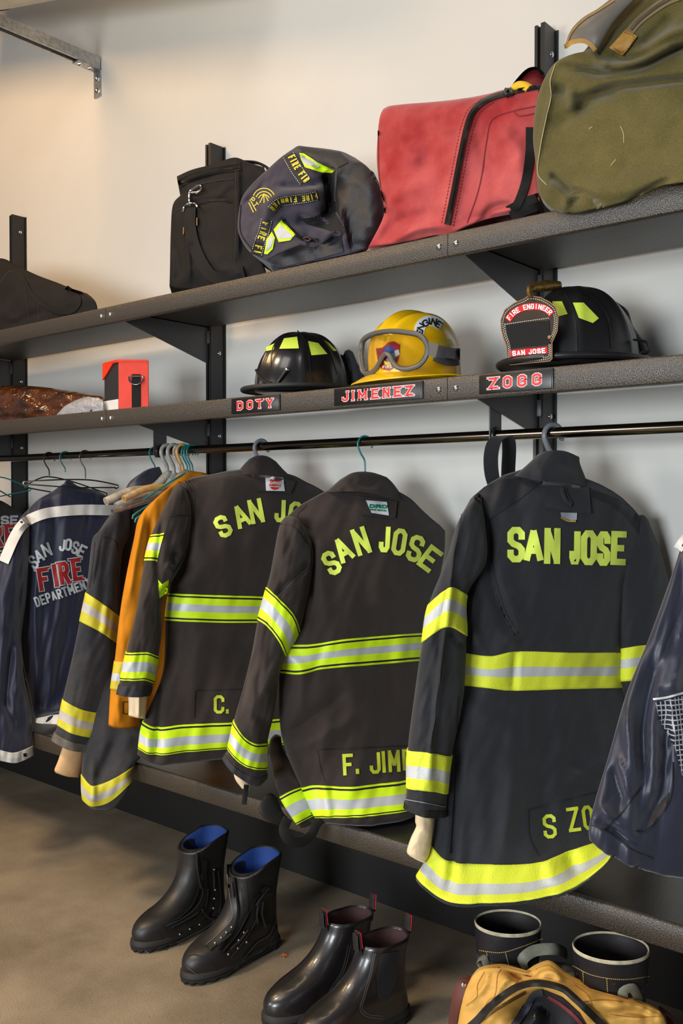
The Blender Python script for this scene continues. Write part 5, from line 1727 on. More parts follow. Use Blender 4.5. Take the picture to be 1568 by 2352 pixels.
def pouch():
    c = at_y((273, 937), -.435)
    cx, cy = c[0], -.435
    z0 = Z2 + .0015
    zt = at_y((273, 828), -.435)[2]
    l = at_y((239, 930), -.42)
    rr = at_y((342, 930), -.375)
    C0, L0, R0 = np.array([cx, cy, 0]), np.array([l[0], -.42, 0]), np.array([rr[0], -.375, 0])
    B0 = L0 + R0 - C0
    t = thing('pouch', 'small orange and black pouch standing on the lower shelf', 'pouch', (cx, cy, z0))
    M_PB = mat('black_pouch_cloth', (34, 31, 32), .6, bump=.2, bscale=500)
    up = np.array([0, 0, 1.0])
    h = zt - z0

    def box(P, za, zb, name, m, par, bev=.003):
        bm = bmesh.new()
        vs = [bm.verts.new(tuple(p + up * z)) for z in (za, zb) for p in P]
        for f in ([3, 2, 1, 0], [4, 5, 6, 7], [0, 1, 5, 4], [1, 2, 6, 5], [2, 3, 7, 6], [3, 0, 4, 7]): bm.faces.new([vs[i] for i in f])
        bmesh.ops.bevel(bm, geom=bm.edges[:], offset=bev, segments=2, affect='EDGES')
        bm.normal_update()
        bm.verts.index_update()
        o = build(name, [v.co for v in bm.verts], [[v.index for v in f.verts] for f in bm.faces], m, par, sharp=40)
        bm.free()
        return o
    box([C0, R0, B0, L0], z0, zt - .004, 'body', M_PB, t)
    dr, dl = (R0 - C0), (L0 - C0)
    n = np.cross(up, dr)
    n /= -np.linalg.norm(n)
    if n[1] > 0: n = -n
    e = .004
    box([C0 + n * e, R0 + n * e, R0, C0], z0 + .002, zt, 'front_panel', M_ORANGE, t, .0015)
    nl = np.cross(up, dl)
    nl /= np.linalg.norm(nl)
    if nl[0] > 0: nl = -nl
    box([C0 + n * .005 + nl * .004, R0 + n * .005, B0, L0 + nl * .005], zt - .006, zt + .003, 'lid', M_ORANGE, t, .002)
    # the lid folds down over the narrow side
    a, b_2 = C0 + dl * .25 + nl * .001, L0 + nl * .001
    V = [a + up * (zt - .002), b_2 + up * (zt - .002), b_2 + up * (zt - .05), b_2 - dl * .25 + up * (zt - .035)]
    MB().prism(V, nl * .004).build('lid_fold', M_ORANGE, t, smooth=False)
    V = [C0 + nl * .0005 + up * (z0 + .002), L0 + nl * .0005 + up * (z0 + .002), L0 + nl * .0005 + up * (z0 + .032), C0 + nl * .0005 + up * (z0 + .032)]
    MB().prism(V, nl * .002).build('reflective_strip', M_OFFW, t, smooth=False)
    m0 = C0 + dr * .44 + n * e
    m1 = C0 + dr * .73 + n * e
    MB().prism([m0 + up * (z0 + .004), m1 + up * (z0 + .004), m1 + up * (z0 + h * .72), m0 + up * (z0 + h * .72)], n * .003).build('webbing', M_WEB, t, smooth=False)
    mc = (m0 + m1) / 2 + n * .006 + up * (z0 + h * .64)
    u = dr / np.linalg.norm(dr)
    R = .021
    MB().tube([mc + u * R * math.cos(q) + up * (R * .9 * min(0.25, math.sin(q)) if math.sin(q) > 0 else R * .95 * math.sin(q)) for q in np.linspace(0, 2 * math.pi, 28, endpoint=False)], .0022, 8, closed=True).build('ring', M_CHROME, t)


pouch()


def bundles():
    A, Q = 90, (0, -.41, 0)
    m = mat('brown_plastic_film', (34, 18, 6), .12, rgb2=(92, 48, 12), var_scale=11, bump=1.0, bscale=34, bdist=.016, spec=.7, coat=.6)
    b = Surf(Q, A, [
        ([(-140, 896), (-40, 889), (30, 886), (86, 888), (172, 899), (226, 906)], -.03, .006, .05),
        ([(-145, 912), (60, 900), (160, 908), (238, 914)], 0, .02, .2, 2.6),
        ([(-145, 940), (60, 932), (240, 926)], 0, .03, .22, 2.6),
        (base_px((-145, 60, 242), Q, A, 0, Z2 + .001), 0, .02, .2, 2.6)], nt=70, step=4, noise_amp=.012, seed=63, noise_sc=(26, 14), folds=[
            ([(60, 900), (110, 935), (140, 950)], 7, -.016), ([(20, 905), (60, 925), (90, 945)], 7, .014), ([(100, 892), (160, 905), (220, 910)], 6, .010)])
    t = thing('wrapped_bundle', 'bundle in shiny brown plastic film lying on the lower shelf at the left', 'bundle', (-2.8, -.3, Z2))
    b.mesh('film', m, t)
    A, Q = 90, (0, -.445, 0)
    c = Surf(Q, A, [
        ([(176, 918), (196, 912), (220, 913), (236, 918)], -.01, .004, .02),
        ([(150, 932), (190, 926), (237, 926)], 0, .01, .05),
        (base_px((128, 190, 238), Q, A, 0, Z2 + .001), 0, .010, .05)], nt=40, step=3, noise_amp=.006, seed=73, noise_sc=(11, 9))
    t2 = thing('plastic_bag', 'small clear crinkled plastic bag between the brown bundle and the orange pouch', 'bag', (-2.45, -.40, Z2))
    c.mesh('film', mat('clear_film', (226, 226, 232), .12, trans=.65, bump=.8, bscale=90, bdist=.006, spec=.6), t2)


bundles()


# ------------------------------------------------------------------ nameplates on the lip of the lower shelf
class PlaneSurf:
    def __init__(s, q, n, size=3.0):
        q, n = np.array(q, float), np.array(n, float)
        n /= np.linalg.norm(n)
        u = np.cross(n, [0, 0, 1.0])
        u /= np.linalg.norm(u)
        v = np.cross(u, n)
        s.q, s.n, s.u, s.v = q, n, u, v
        s.bvh = BVHTree.FromPolygons([tuple(q + u * a * size + v * b * size) for a, b in ((-1, -1), (1, -1), (1, 1), (-1, 1))], [[0, 1, 2, 3]])


def nameplate(text, x0, x1, label, tz=0.0, sy=.023, wfrac=.84):
    z0, z1 = Z2 - .043, Z2 - .003
    y1 = YF - .0035
    t = thing('nameplate', label, 'sign', ((x0 + x1) / 2, YF, z0), 'nameplates on the lower shelf lip')
    MB().box(x0, x1, y1, YF, z0, z1, bev=.0016).build('plate', mat('black_plate', (20, 17, 17), .35, spec=.5), t, sharp=40)
    MB().box(x1, x1 + .004, y1 - .001, YF, z0, z1, bev=.001).build('end_cap', M_BLACKMET, t, sharp=40)
    W = x1 - x0
    n = len(text)
    cw = W * wfrac / n
    xs = x0 + (W - W * wfrac) / 2 + .002
    specs = []
    ws = {'I': .5, 'M': 1.3}
    tot = sum(ws.get(c, 1) for c in text)
    u = 0
    for c in text:
        w = ws.get(c, 1.0)
        specs.append((c, xs + W * wfrac * (u + w / 2) / tot, 0, W * wfrac * w / tot * .60, sy, 0))
        u += w
    zc = (z0 + z1) / 2
    letters('painted_lettering', None, specs, .0050, mat('signal_red_paint', (206, 24, 28), .45), t, h=.0018, border=.0026, bm=mat('white_outline', (232, 228, 222), .5), step=.004, serif=.0046,
            placer=lambda p, h: np.array([p[0], y1 - h, zc - p[1]]))


nameplate('DOTY', -1.762, -1.592, 'leftmost and shortest black nameplate, four letters, under the modern black helmet')
nameplate('JIMENEZ', -1.412, -1.162, 'longest black nameplate, seven letters, under the yellow helmet', wfrac=.86)
nameplate('ZOGG', -1.016, -.851, 'black nameplate right of the shelf seam, under the helmet with the leather front', wfrac=.80, sy=.024)
# ------------------------------------------------------------------ helmets
M_HELM = mat('black_helmet_shell', (24, 23, 24), .22, var=.15, var_scale=12, bump=.08, bscale=40, spec=.55, coat=.3)
M_HELM2 = mat('matt_black_shell', (30, 29, 30), .36, bump=.15, bscale=120, spec=.5)
M_YHELM = mat('yellow_helmet_shell', (232, 184, 16), .28, var=.06, var_scale=10, spec=.5, coat=.3)
M_RUB = mat('black_rubber', (26, 25, 25), .6, bump=.2, bscale=200)
M_LTAPE = mat('lime_sticker', (208, 230, 80), .4, var=.08, var_scale=20, spec=.5)


class Helmet:
    def __init__(s, c, z0, head, a, b, h, ribs=(), comb=None, rear=1.0, p=2.0, tip=0.0):
        s.c, s.z0 = np.array([c[0], c[1]]), z0
        s.f = np.array([math.cos(math.radians(head)), math.sin(math.radians(head))])
        s.l = np.array([-s.f[1], s.f[0]])
        s.tip = math.tan(math.radians(tip))
        nu, nw = 120, 40
        V = []
        for i in range(nw + 1):
            e = math.pi / 2 * i / nw
            for k in range(nu):
                t = 2 * math.pi * k / nu
                ce, se = math.cos(e) ** (2 / p), math.sin(e) ** (2 / p)
                x = a * math.cos(t) * ce * (rear if math.cos(t) < 0 else 1)
                y = b * math.sin(t) * ce
                z = h * se
                r = 0.0
                for ang, hw, ht in ribs:
                    d = abs((math.degrees(t) - ang + 180) % 360 - 180)
                    wd = hw / max(.15, ce)
                    r += ht * math.exp(-(d / wd) ** 2) * min(1, ce * 2.2)
                if comb:
                    for off, hw, ht in comb:
                        r += ht * math.exp(-((y - off * (.35 + .65 * max(0, 1 - abs(x) / a * .5))) / hw) ** 2) * min(1, se * 1.6)
                n = np.array([x / a**2, y / b**2, z / h**2 + 1e-6])
                n /= np.linalg.norm(n)
                V.append(np.array([x, y, z]) + n * r)
        s.V = [s.w(v) for v in V]
        s.F = [[i * nu + k, i * nu + (k + 1) % nu, (i + 1) * nu + (k + 1) % nu, (i + 1) * nu + k] for i in range(nw) for k in range(nu)]
        s.F.append(list(range(nu))[::-1])
        s.bvh = BVHTree.FromPolygons([tuple(v) for v in s.V], s.F)

    def w(s, v):
        x, y, z = v
        q = s.c + s.f * x + s.l * y
        return np.array([q[0], q[1], s.z0 + z + s.tip * x])

    def brim(s, name, m, parent, ai, bi, front, rear, side, zi, droop_f, droop_r, th=.005, roll=.004, up_side=0.0):
        nu = 120
        prof = []
        V, F = [], []
        R = 7
        for k in range(nu):
            t = 2 * math.pi * k / nu
            cx, sy = math.cos(t), math.sin(t)
            L = front if cx > 0 else rear
            xo, yo = L * cx, side * sy
            xi, yi = ai * cx, bi * sy
            dr = droop_f if cx > 0 else droop_r
            ring = []
            for j in range(R):
                f = j / (R - 1)
                z = zi - dr * abs(cx) ** 1.5 * f ** 1.4 + up_side * abs(sy) ** 2 * f
                ring.append((xi + (xo - xi) * f, yi + (yo - yi) * f, z))
            top = [(x, y, z + th / 2) for x, y, z in ring]
            ex, ey, ez = ring[-1]
            n = np.array([cx, sy])
            edge = [(ex + n[0] * roll * math.cos(q), ey + n[1] * roll * math.cos(q), ez + roll * math.sin(q)) for q in np.linspace(1.2, -1.2, 5)]
            bot = [(x, y, z - th / 2) for x, y, z in ring[::-1]]
            V += [s.w(v) for v in top + edge + bot]
        n = 2 * R + 5
        for k in range(nu):
            l = (k + 1) % nu
            for j in range(n):
                F.append([k * n + j, k * n + (j + 1) % n, l * n + (j + 1) % n, l * n + j])
        o = build(name, V, F, m, parent, sharp=50)
        return BVHTree.FromPolygons([tuple(v) for v in V], F)


def helmet_modern():
    c = at_y((698, 870), -.285)
    t = thing('fire_helmet', 'scratched black modern helmet with lime stickers, on the lower shelf at the left', 'helmet', (c[0], c[1], Z2), 'helmets on the lower shelf')
    H = Helmet(c, Z2 + .022, -104, .140, .112, .160, ribs=[(0, 5, .006), (62, 5, .004), (-62, 5, .004), (118, 5, .004), (-118, 5, .004), (180, 5, .005)], p=2.15)
    build('shell', H.V, H.F, M_HELM, t)
    H.brim('brim', M_RUB, t, .136, .108, .172, .225, .142, .006, .004, .016, .007, .006)
    for P in ([(652, 777), (682, 773), (686, 800), (641, 801)], [(707, 783), (731, 788), (752, 813), (715, 816)], [(743, 780), (756, 788), (774, 806), (764, 806)], [(611, 797), (631, 788), (628, 803), (609, 807)]):
        patch('lime_sticker', H, P, M_LTAPE, t, h=.0015, grid=5)
    strips('shell_seam', H, [[(683, 759), (704, 790), (712, 840), (716, 886)], [(640, 775), (626, 800), (620, 840)], [(735, 775), (760, 810), (775, 860)]], 2.5, M_BLACKMET, t, h=.002, step=4)
    # face shield bracket arms at the front and the strap bundle behind
    mb = MB()
    for ln in ([(592, 850), (606, 872), (622, 880)], [(660, 848), (645, 868), (632, 884)], [(600, 884), (625, 882), (640, 886)]):
        P = catmull([cast(H, p, .006) for p in ln], 14)
        mb.tube(P, .009, 10, flat=.45)
    mb.build('shield_bracket', M_BLACKMET, t)
    MB().dome(cast(H, (659, 849), .010), -FW, .006, .005).build('bracket_knob', M_CHROME, t)
    MB().tube([H.w((-.11 - .03 * math.sin(u), -.03 + .05 * math.cos(u), .035 + .05 * math.sin(u))) for u in np.linspace(-.4, math.pi + .2, 18)], .012, 10, flat=.5).build('chin_strap', M_RUB, t)
    MB().tube(catmull([H.w((-.12, -.06, .03)), H.w((-.165, -.05, .045)), H.w((-.185, 0.0, .03)), H.w((-.16, .04, .02))], 16), .014, 10, flat=.6).build('ear_flap', M_DUFF, t)

    nb = Surf((c[0], c[1] + .05, 0), 66, [
        ([(792, 806), (800, 803), (810, 808)], 0, .01, .01),
        ([(784, 826), (802, 822), (822, 836)], 0, .022, .02),
        ([(782, 850), (806, 846), (834, 858)], 0, .028, .02),
        ([(782, 872), (808, 868), (838, 874)], 0, .028, .03),
        ([(786, 886), (810, 884), (834, 884)], 0, .02, .03)], nt=30, step=4, noise_amp=.006, noise_sc=(12, 16), seed=15, folds=[([(800, 815), (808, 845), (806, 880)], 5, -.010)])
    nb.mesh('neck_curtain', mat('black_neck_cloth', (24, 26, 32), .85, bump=.4, bscale=500, sheen=.2), t)


helmet_modern()


def goggles_and_yellow():
    c = at_y((952, 850), -.30)
    t = thing('fire_helmet', 'yellow full-brim helmet with three raised ridges, goggles strapped round its front', 'helmet', (c[0], c[1], Z2), 'helmets on the lower shelf')
    H = Helmet(c, Z2 + .026, -106, .118, .102, .150, comb=[(0, .0135, .017), (.046, .0135, .015), (-.046, .0135, .015)], p=2.25)
    build('shell', H.V, H.F, M_YHELM, t)
    bb = H.brim('brim', M_YHELM, t, .114, .098, .155, .165, .146, .006, .022, .024, .003, .002, up_side=-.010)
    patch('lime_sticker', H, [(1006, 780), (1036, 778), (1044, 796), (1003, 792)], mat('faded_lime_sticker', (206, 190, 50), .4), t, h=.0015, grid=5)
    wp = strip('white_strip', H, [(961, 768), (966, 748), (978, 738), (996, 738), (1014, 748)], 24, M_LABEL, t, h=.0015, step=4)
    letters('strip_lettering', H, [('E', 963, 765, 16, 15, -82), ('N', 967, 751, 15, 16, -62), ('G', 977, 742, 14, 16, -35), ('I', 986, 738, 5, 16, -12), ('N', 996, 739, 13, 16, 10), ('E', 1007, 745, 12, 16, 35)], 3.2, M_TRIM, wp, h=.003, step=4)
    # front crest: maroon shield with coloured quarters
    cr = patch('front_crest', H, [(862, 800), (878, 798), (891, 786), (904, 784), (918, 792), (916, 820), (908, 842), (894, 852), (876, 848), (866, 826)], mat('maroon_sticker', (142, 22, 34), .4), t, h=.0015, grid=5)
    patch('crest_blue', H, [(893 + 15 * math.cos(u), 810 + 16 * math.sin(u)) for u in np.linspace(0, 2 * math.pi, 18, endpoint=False)], mat('blue_sticker', (38, 60, 150), .4), cr, h=.0022, grid=5)
    patch('crest_white', H, [(905, 806), (915, 802), (917, 814), (908, 820)], M_LABEL, cr, h=.0028, grid=4)
    patch('crest_sky', H, [(897, 812), (906, 810), (908, 822), (899, 824)], mat('sky_sticker', (60, 150, 200), .4), cr, h=.003, grid=4)
    patch('crest_gold', H, [(880, 828), (892, 832), (900, 830), (896, 838), (884, 838)], M_GOLD, cr, h=.0025, grid=4)
    letters('crest_lettering', H, line_text('FIRE', 878, 844, 900, 841, 7, 7, gap=.2), 1.6, mat('cream_print', (220, 200, 150), .5), cr, h=.0035, step=3)
    # goggles
    g = thing('goggles', 'clear goggles with a grey frame and elastic strap worn round the yellow helmet', 'goggles', (at_y((905, 812), c[1] - .13)[0], c[1] - .13, Z2 + .03))
    M_FR = mat('grey_goggle_frame', (92, 90, 86), .4, spec=.5)
    out = [(828, 800), (832, 782), (846, 771), (870, 763), (900, 760), (934, 763), (962, 769), (976, 782), (982, 800), (978, 820), (964, 838), (941, 847), (920, 847), (906, 838), (895, 818), (886, 812), (879, 818), (870, 834), (860, 850), (846, 858), (834, 854), (829, 836), (826, 816)]
    base = at_y((900, 812), c[1] - .145)
    fdir = np.array([H.f[0], H.f[1], 0])
    nrm = fdir

    def gp(p, push=0.0):
        P = at_plane(p, base, nrm)
        s = np.dot(P - base, np.array([H.l[0], H.l[1], 0]))
        bend = 1.6 * s * s
        w = -ray(p)
        return P - FW * 0 + (-(w / np.linalg.norm(w))) * (bend - push)
    P = catmull(out + [out[0]], 110)[:-1]
    ring = [gp(p) for p in P]
    MB().tube(ring, .0055, 8, closed=True).build('frame', M_FR, g)
    MB().tube([gp((p - P.mean(0)) * .985 + P.mean(0), -.014) for p in P], .006, 8, closed=True).build('face_seal', mat('dark_foam_seal', (52, 50, 48), .8), g)
    pts = [Vector(p) for p in P]
    n = len(pts)
    ii = []
    for x in np.arange(828, 984, 6):
        for y in np.arange(760, 860, 6):
            cc = False
            for i in range(n):
                a, b_ = P[i], P[(i + 1) % n]
                if (a[1] > y) != (b_[1] > y) and x < (b_[0] - a[0]) * (y - a[1]) / (b_[1] - a[1]) + a[0]: cc = not cc
            if cc and np.min(np.linalg.norm(P - (x, y), axis=1)) > 3: pts.append(Vector((x, y)))
    res = delaunay_2d_cdt(pts, [(i, (i + 1) % n) for i in range(n)], [], 1, 1e-4)
    Vf = [gp(v, .0015) for v in res[0]]
    k = len(Vf)
    V = Vf + [gp(v, -.0005) for v in res[0]]
    F = [list(f) for f in res[2]] + [[i + k for i in f][::-1] for f in res[2]]
    build('lens', V, F, mat('clear_lens', (250, 244, 232), .03, trans=1.0, spec=.6), g)
    m = MATS['clear_lens'].node_tree.nodes['Principled BSDF']
    m.inputs['IOR'].default_value = 1.1
    # side arm, strap and buckle
    strip('strap_anchor', PlaneSurf(gp((986, 806)), nrm), [(978, 800), (1004, 806)], 32, M_FR, g, h=.004, step=4)
    st = strip('strap', [H], [(992, 804), (1010, 808), (1030, 812), (1056, 814)], 27, mat('grey_elastic', (112, 112, 122), .8, bump=.4, bscale=400, kind='Z'), g, h=.008, step=4)
    strip('strap_buckle', [H], [(1024, 810), (1046, 813)], 23, mat('slate_buckle', (128, 130, 140), .5), g, h=.012, step=4)
    strip('strap_lower_edge', [H], [(996, 822), (1016, 830), (1036, 834), (1054, 832)], 14, mat('dark_elastic', (84, 86, 100), .8), g, h=.006, step=4)


goggles_and_yellow()


def helmet_traditional():
    c = at_y((1325, 830), -.275)
    t = thing('fire_helmet', 'black helmet with a leather front shield and brass ornament, rightmost of the three', 'helmet', (c[0], c[1], Z2), 'helmets on the lower shelf')
    H = Helmet(c, Z2 + .020, -106, .150, .116, .172, ribs=[(0, 5, .005), (52, 5, .004), (-52, 5, .004), (104, 5, .004), (-104, 5, .004), (180, 5, .006)], p=2.1)
    build('shell', H.V, H.F, M_HELM2, t)
    H.brim('brim', M_HELM2, t, .146, .112, .180, .235, .150, .004, .0, .014, .006, .007, up_side=.002)
    patch('lime_sticker', H, [(1268, 692), (1290, 692), (1303, 721), (1282, 727), (1270, 720)], M_LTAPE, t, h=.0015, grid=5)
    patch('lime_sticker', H, [(1315, 695), (1340, 695), (1375, 731), (1361, 742), (1329, 730)], M_LTAPE, t, h=.0015, grid=5)
    strips('shell_rib', H, [[(1292, 668), (1312, 700), (1322, 760), (1324, 818)], [(1330, 664), (1370, 690), (1398, 740), (1406, 800)]], 5, M_BLACKMET, t, h=.003, step=4)
    # front shield, a flat leather plate leaning on the front
    base = H.w((.160, 0, .06))
    n = np.array([H.f[0], H.f[1], .12])
    n[2] = .10
    ps = PlaneSurf(base, n)
    out = [(1213, 680), (1240, 683), (1262, 694), (1275, 705), (1281, 723), (1279, 760), (1272, 776), (1267, 786), (1267, 824), (1262, 829), (1172, 838), (1165, 834), (1163, 795), (1156, 776), (1151, 756), (1150, 735), (1159, 712), (1181, 696), (1203, 687)]
    M_LEA = mat('black_shield_leather', (36, 30, 27), .45, var=.25, var_scale=30, bump=.3, bscale=160, spec=.5)
    sh = patch('front_shield', ps, out, M_LEA, t, h=.006, grid=10)
    cen = np.array([1216, 762])
    M_LEDGE = mat('worn_leather_edge', (128, 96, 60), .6)
    strip('shield_edge', ps, [tuple(np.array(p)) for p in out], 2.4, M_LEDGE, sh, h=.0068, step=4, closed=True, smooth=False)
    inner = [tuple(cen + (np.array(p) - cen) * .93) for p in out]
    inner2 = [tuple(cen + (np.array(p) - cen) * .87) for p in out[3:16]]
    strips('shield_stitching', ps, dashes(inner + [inner[0]], 2.8, 2.2) + dashes(inner2, 2.8, 2.2) + dashes([(1158, 745), (1212, 737), (1264, 730)], 2.8, 2.2) + dashes([(1180, 716), (1210, 712), (1240, 711), (1262, 722)], 2.8, 2.2), 1.4, M_OFFW, sh, h=.0068, step=3, cross=1)
    rp = mat('red_banner', (206, 24, 34), .4)
    strip('red_banner', ps, [(1165, 735), (1181, 717), (1205, 706), (1232, 704), (1254, 710), (1267, 722)], 15, rp, sh, h=.0072, step=4)
    strip('red_banner', ps, [(1172, 812), (1257, 804)], 15, rp, sh, h=.0072, step=4)
    patch('velcro_panel', ps, [(1162, 748), (1200, 741), (1261, 736), (1264, 790), (1172, 799), (1165, 770)], mat('black_velcro', (16, 16, 18), .95, bump=1.0, bscale=300, bdist=.003), sh, h=.0075, grid=8)
    txt = 'FIRE ENGINEER'
    C = catmull([(1163, 737), (1181, 717), (1205, 706), (1232, 704), (1254, 710), (1269, 724)], 100)
    d = np.r_[0, np.cumsum(np.linalg.norm(np.diff(C, axis=0), axis=1))]
    sp = []
    for i, ch in enumerate(txt):
        s_ = d[-1] * (.04 + .92 * (i + .5) / len(txt))
        x, y = np.interp(s_, d, C[:, 0]), np.interp(s_, d, C[:, 1])
        x2, y2 = np.interp(s_ + 2, d, C[:, 0]), np.interp(s_ + 2, d, C[:, 1])
        x1, y1 = np.interp(s_ - 2, d, C[:, 0]), np.interp(s_ - 2, d, C[:, 1])
        sp.append((ch, x, y, 7.6 * (.4 if ch == 'I' else 1), 12, math.degrees(math.atan2(y2 - y1, x2 - x1))))
    letters('banner_lettering', ps, sp, 2.2, M_LABEL, sh, h=.0085, step=4)
    letters('banner_lettering', ps, line_text('SAN JOSE', 1176, 812, 1252, 805, 12, 12, gap=.22), 2.6, M_LABEL, sh, h=.0085, step=4)
    MB().dome(ps.bvh.ray_cast(Vector(CAM), Vector(ray((1267, 776))).normalized())[0] + Vector(n) * .007, n, .004, .003).build('rivet', MATS['tan_leather'], sh)
    # brass ornament holding the shield's tip
    M_BR = mat('aged_brass', (150, 116, 62), .35, metal=.8, var=.4, var_scale=60, bump=.8, bscale=120, bdist=.002)
    top = cast(ps, (1216, 668), .006)
    back = H.w((.055, 0, .172))
    pth = catmull([cast(ps, (1218, 684), .012), cast(ps, (1216, 664), .010), top * .55 + back * .45 + np.array([0, 0, .004]), back], 20)
    MB().tube(pth, np.interp(np.linspace(0, 1, 20), [0, .25, .7, 1], [.006, .010, .012, .008]), 12, flat=.7).build('brass_ornament', M_BR, t)
    # neck cloth bunched behind
    nb = Surf((c[0], c[1] + .07, 0), 70, [
        ([(1386, 688), (1398, 686), (1408, 690)], 0, .008, .01),
        ([(1388, 704), (1414, 698), (1440, 712)], 0, .025, .02),
        ([(1396, 740), (1424, 736), (1454, 750)], 0, .035, .02),
        ([(1404, 780), (1440, 776), (1478, 784)], 0, .04, .03),
        ([(1408, 812), (1450, 806), (1490, 812)], 0, .03, .03)], nt=40, step=4, noise_amp=.006, noise_sc=(16, 22), seed=5, folds=[([(1430, 712), (1436, 760), (1456, 800)], 6, -.008), ([(1410, 750), (1440, 765), (1470, 770)], 6, .008)])
    nb.mesh('neck_curtain', mat('black_neck_cloth', (24, 26, 32), .85, bump=.4, bscale=500, sheen=.2), t)
    MB().tube(catmull([at_y((1455, 780), c[1] - .0), at_y((1484, 786), c[1] + .02), at_y((1490, 806), c[1] + .02), at_y((1470, 812), c[1] + .0)], 16), .006, 8, flat=.4).build('chin_strap', M_RUB, t)


helmet_traditional()
# ------------------------------------------------------------------ boots on the floor
M_LEATH = mat('black_boot_leather', (27, 25, 25), .46, var=.45, var_scale=16, bump=.25, bscale=120, spec=.5)
M_LEATH2 = mat('polished_black_leather', (28, 25, 26), .33, var=.2, var_scale=14, bump=.15, bscale=140, spec=.55, coat=.25)
M_SOLE = mat('black_rubber_sole', (30, 28, 27), .7, bump=.3, bscale=160)
M_BLUE = mat('blue_mesh_lining', (22, 58, 124), .8, bump=.5, bscale=360, kind='voronoi')
M_EYE = mat('dull_steel', (150, 146, 140), .35, metal=.9)


class Boot:
    """horizontal slices from sole to shaft top; x runs heel to toe"""
    def __init__(s, heel, head, prof, scale=1.0, dip=0.0):
        s.dip, s.ztop, s.xtop = dip, prof[-1][0], prof[-1][2]
        s.o = np.array([heel[0], heel[1]])
        s.f = np.array([math.cos(math.radians(head)), math.sin(math.radians(head))])
        s.l = np.array([-s.f[1], s.f[0]])
        s.k = scale
        prof = np.array(prof, float)          # z, back x, front x, half width back, half width front, toe length
        d = np.r_[0, np.cumsum(np.linalg.norm(np.diff(prof[:, [0, 2]], axis=0), axis=1))]
        n = max(30, int(d[-1] / .0045))
        P = catmull_at(prof, d, np.linspace(0, d[-1], n))
        s.P = P
        s.nu = 72
        V = []
        for r in P: V += [s.w(v) for v in s.slice(r)]
        nu = s.nu
        F = [[i * nu + k, i * nu + (k + 1) % nu, (i + 1) * nu + (k + 1) % nu, (i + 1) * nu + k] for i in range(n - 1) for k in range(nu)]
        s.n = n
        s.V, s.F = V, F
        s.bvh = BVHTree.FromPolygons([tuple(v) for v in V], F)

    def slice(s, r, grow=0.0):
        z, xb, xf, wb, wf, tl = r
        out = []
        for k in range(s.nu):
            t = 2 * math.pi * k / s.nu
            c, q = math.cos(t), math.sin(t)
            if c >= 0:
                xm = xf - tl
                x = xm + (tl + grow) * abs(c) ** .9
                y = (wf + grow) * q
            else:
                bl = min(.05, (xf - xb) * .45)
                xm = xb + bl
                x = xm - (bl + grow) * abs(c) ** .9
                y = (wb + grow) * q
            out.append((x, y, z))
        # straighten the flanks between heel part and toe part
        return out

    def w(s, v):
        if s.dip and v[2] > .16:
            f = max(0, min(1, (v[0] - s.xtop * .30) / (s.xtop * .7)))
            f = f * f * (3 - 2 * f)
            v = (v[0], v[1], v[2] - s.dip * f * ((v[2] - .16) / (s.ztop - .16)) ** 1.3)
        q = s.o + s.f * v[0] * s.k + s.l * v[1] * s.k
        return np.array([q[0], q[1], v[2] * s.k])

    def upper(s, name, m, lining, parent, inset=.006, depth=.07):
        V, F = list(s.V), list(s.F)
        mi = [0] * len(F)
        nu = s.nu
        top = s.P[-1]
        rings = []
        for dz, g in ((.004, -inset * .5), (0, -inset), (-depth * .4, -inset * 1.1), (-depth, -inset * 1.2)):
            i = len(s.P) - 1
            r = np.array([np.interp(top[0] + min(dz, 0), s.P[:, 0], s.P[:, c]) for c in range(6)])
            r[0] = top[0] + dz
            rings.append([s.w(v) for v in s.slice(r, g)])
        prev = (s.n - 1) * nu
        for q, R in enumerate(rings):
            b = len(V)
            V += R
            for k in range(nu):
                l = (k + 1) % nu
                F.append([prev + k, prev + l, b + l, b + k])
                mi.append(0 if q < 2 else 1)
            prev = b
        F.append([prev + k for k in range(nu)])
        mi.append(1)
        F.append(list(range(nu))[::-1])
        mi.append(0)
        return build(name, V, F, [m, lining], parent, mi, sharp=60)

    def sole(s, name, m, parent, zt=.027, grow=.0035, heel_x=.085, tread=.006):
        V, F = [], []
        nu = s.nu
        rows = []
        base = np.array([np.interp(.035, s.P[:, 0], s.P[:, c]) for c in range(6)])
        lev = [(0.0, grow - .006), (.002, grow - .001), (.010, grow + .001), (zt * .52, grow + .002), (zt * .56, grow - .0012), (zt * .62, grow - .0012), (zt * .66, grow + .0018), (zt * .9, grow + .001), (zt, grow - .001), (zt + .006, grow - .008)]
        for z, g in lev:
            ring = []
            for k, v in enumerate(s.slice(base, g)):
                x, y, _ = v
                zz = z
                if z < .011:
                    arch = .010 * math.exp(-((x - heel_x - .02) / .018) ** 2)
                    zz = z + arch * (1 if z < .005 else .6)
                    if z < .003: zz += tread * 1.1 * (1 if (k // 2) % 2 else 0)
                ring.append(s.w((x, y, zz + (.0 if z > .011 else 0))))
            rows.append(ring)
        for R in rows: V += R
        for i in range(len(rows) - 1):
            for k in range(nu):
                l = (k + 1) % nu
                F.append([i * nu + k, i * nu + l, (i + 1) * nu + l, (i + 1) * nu + k])
        F.append(list(range(nu))[::-1])
        F.append([(len(rows) - 1) * nu + k for k in range(nu)])
        return build(name, V, F, m, parent, sharp=50)


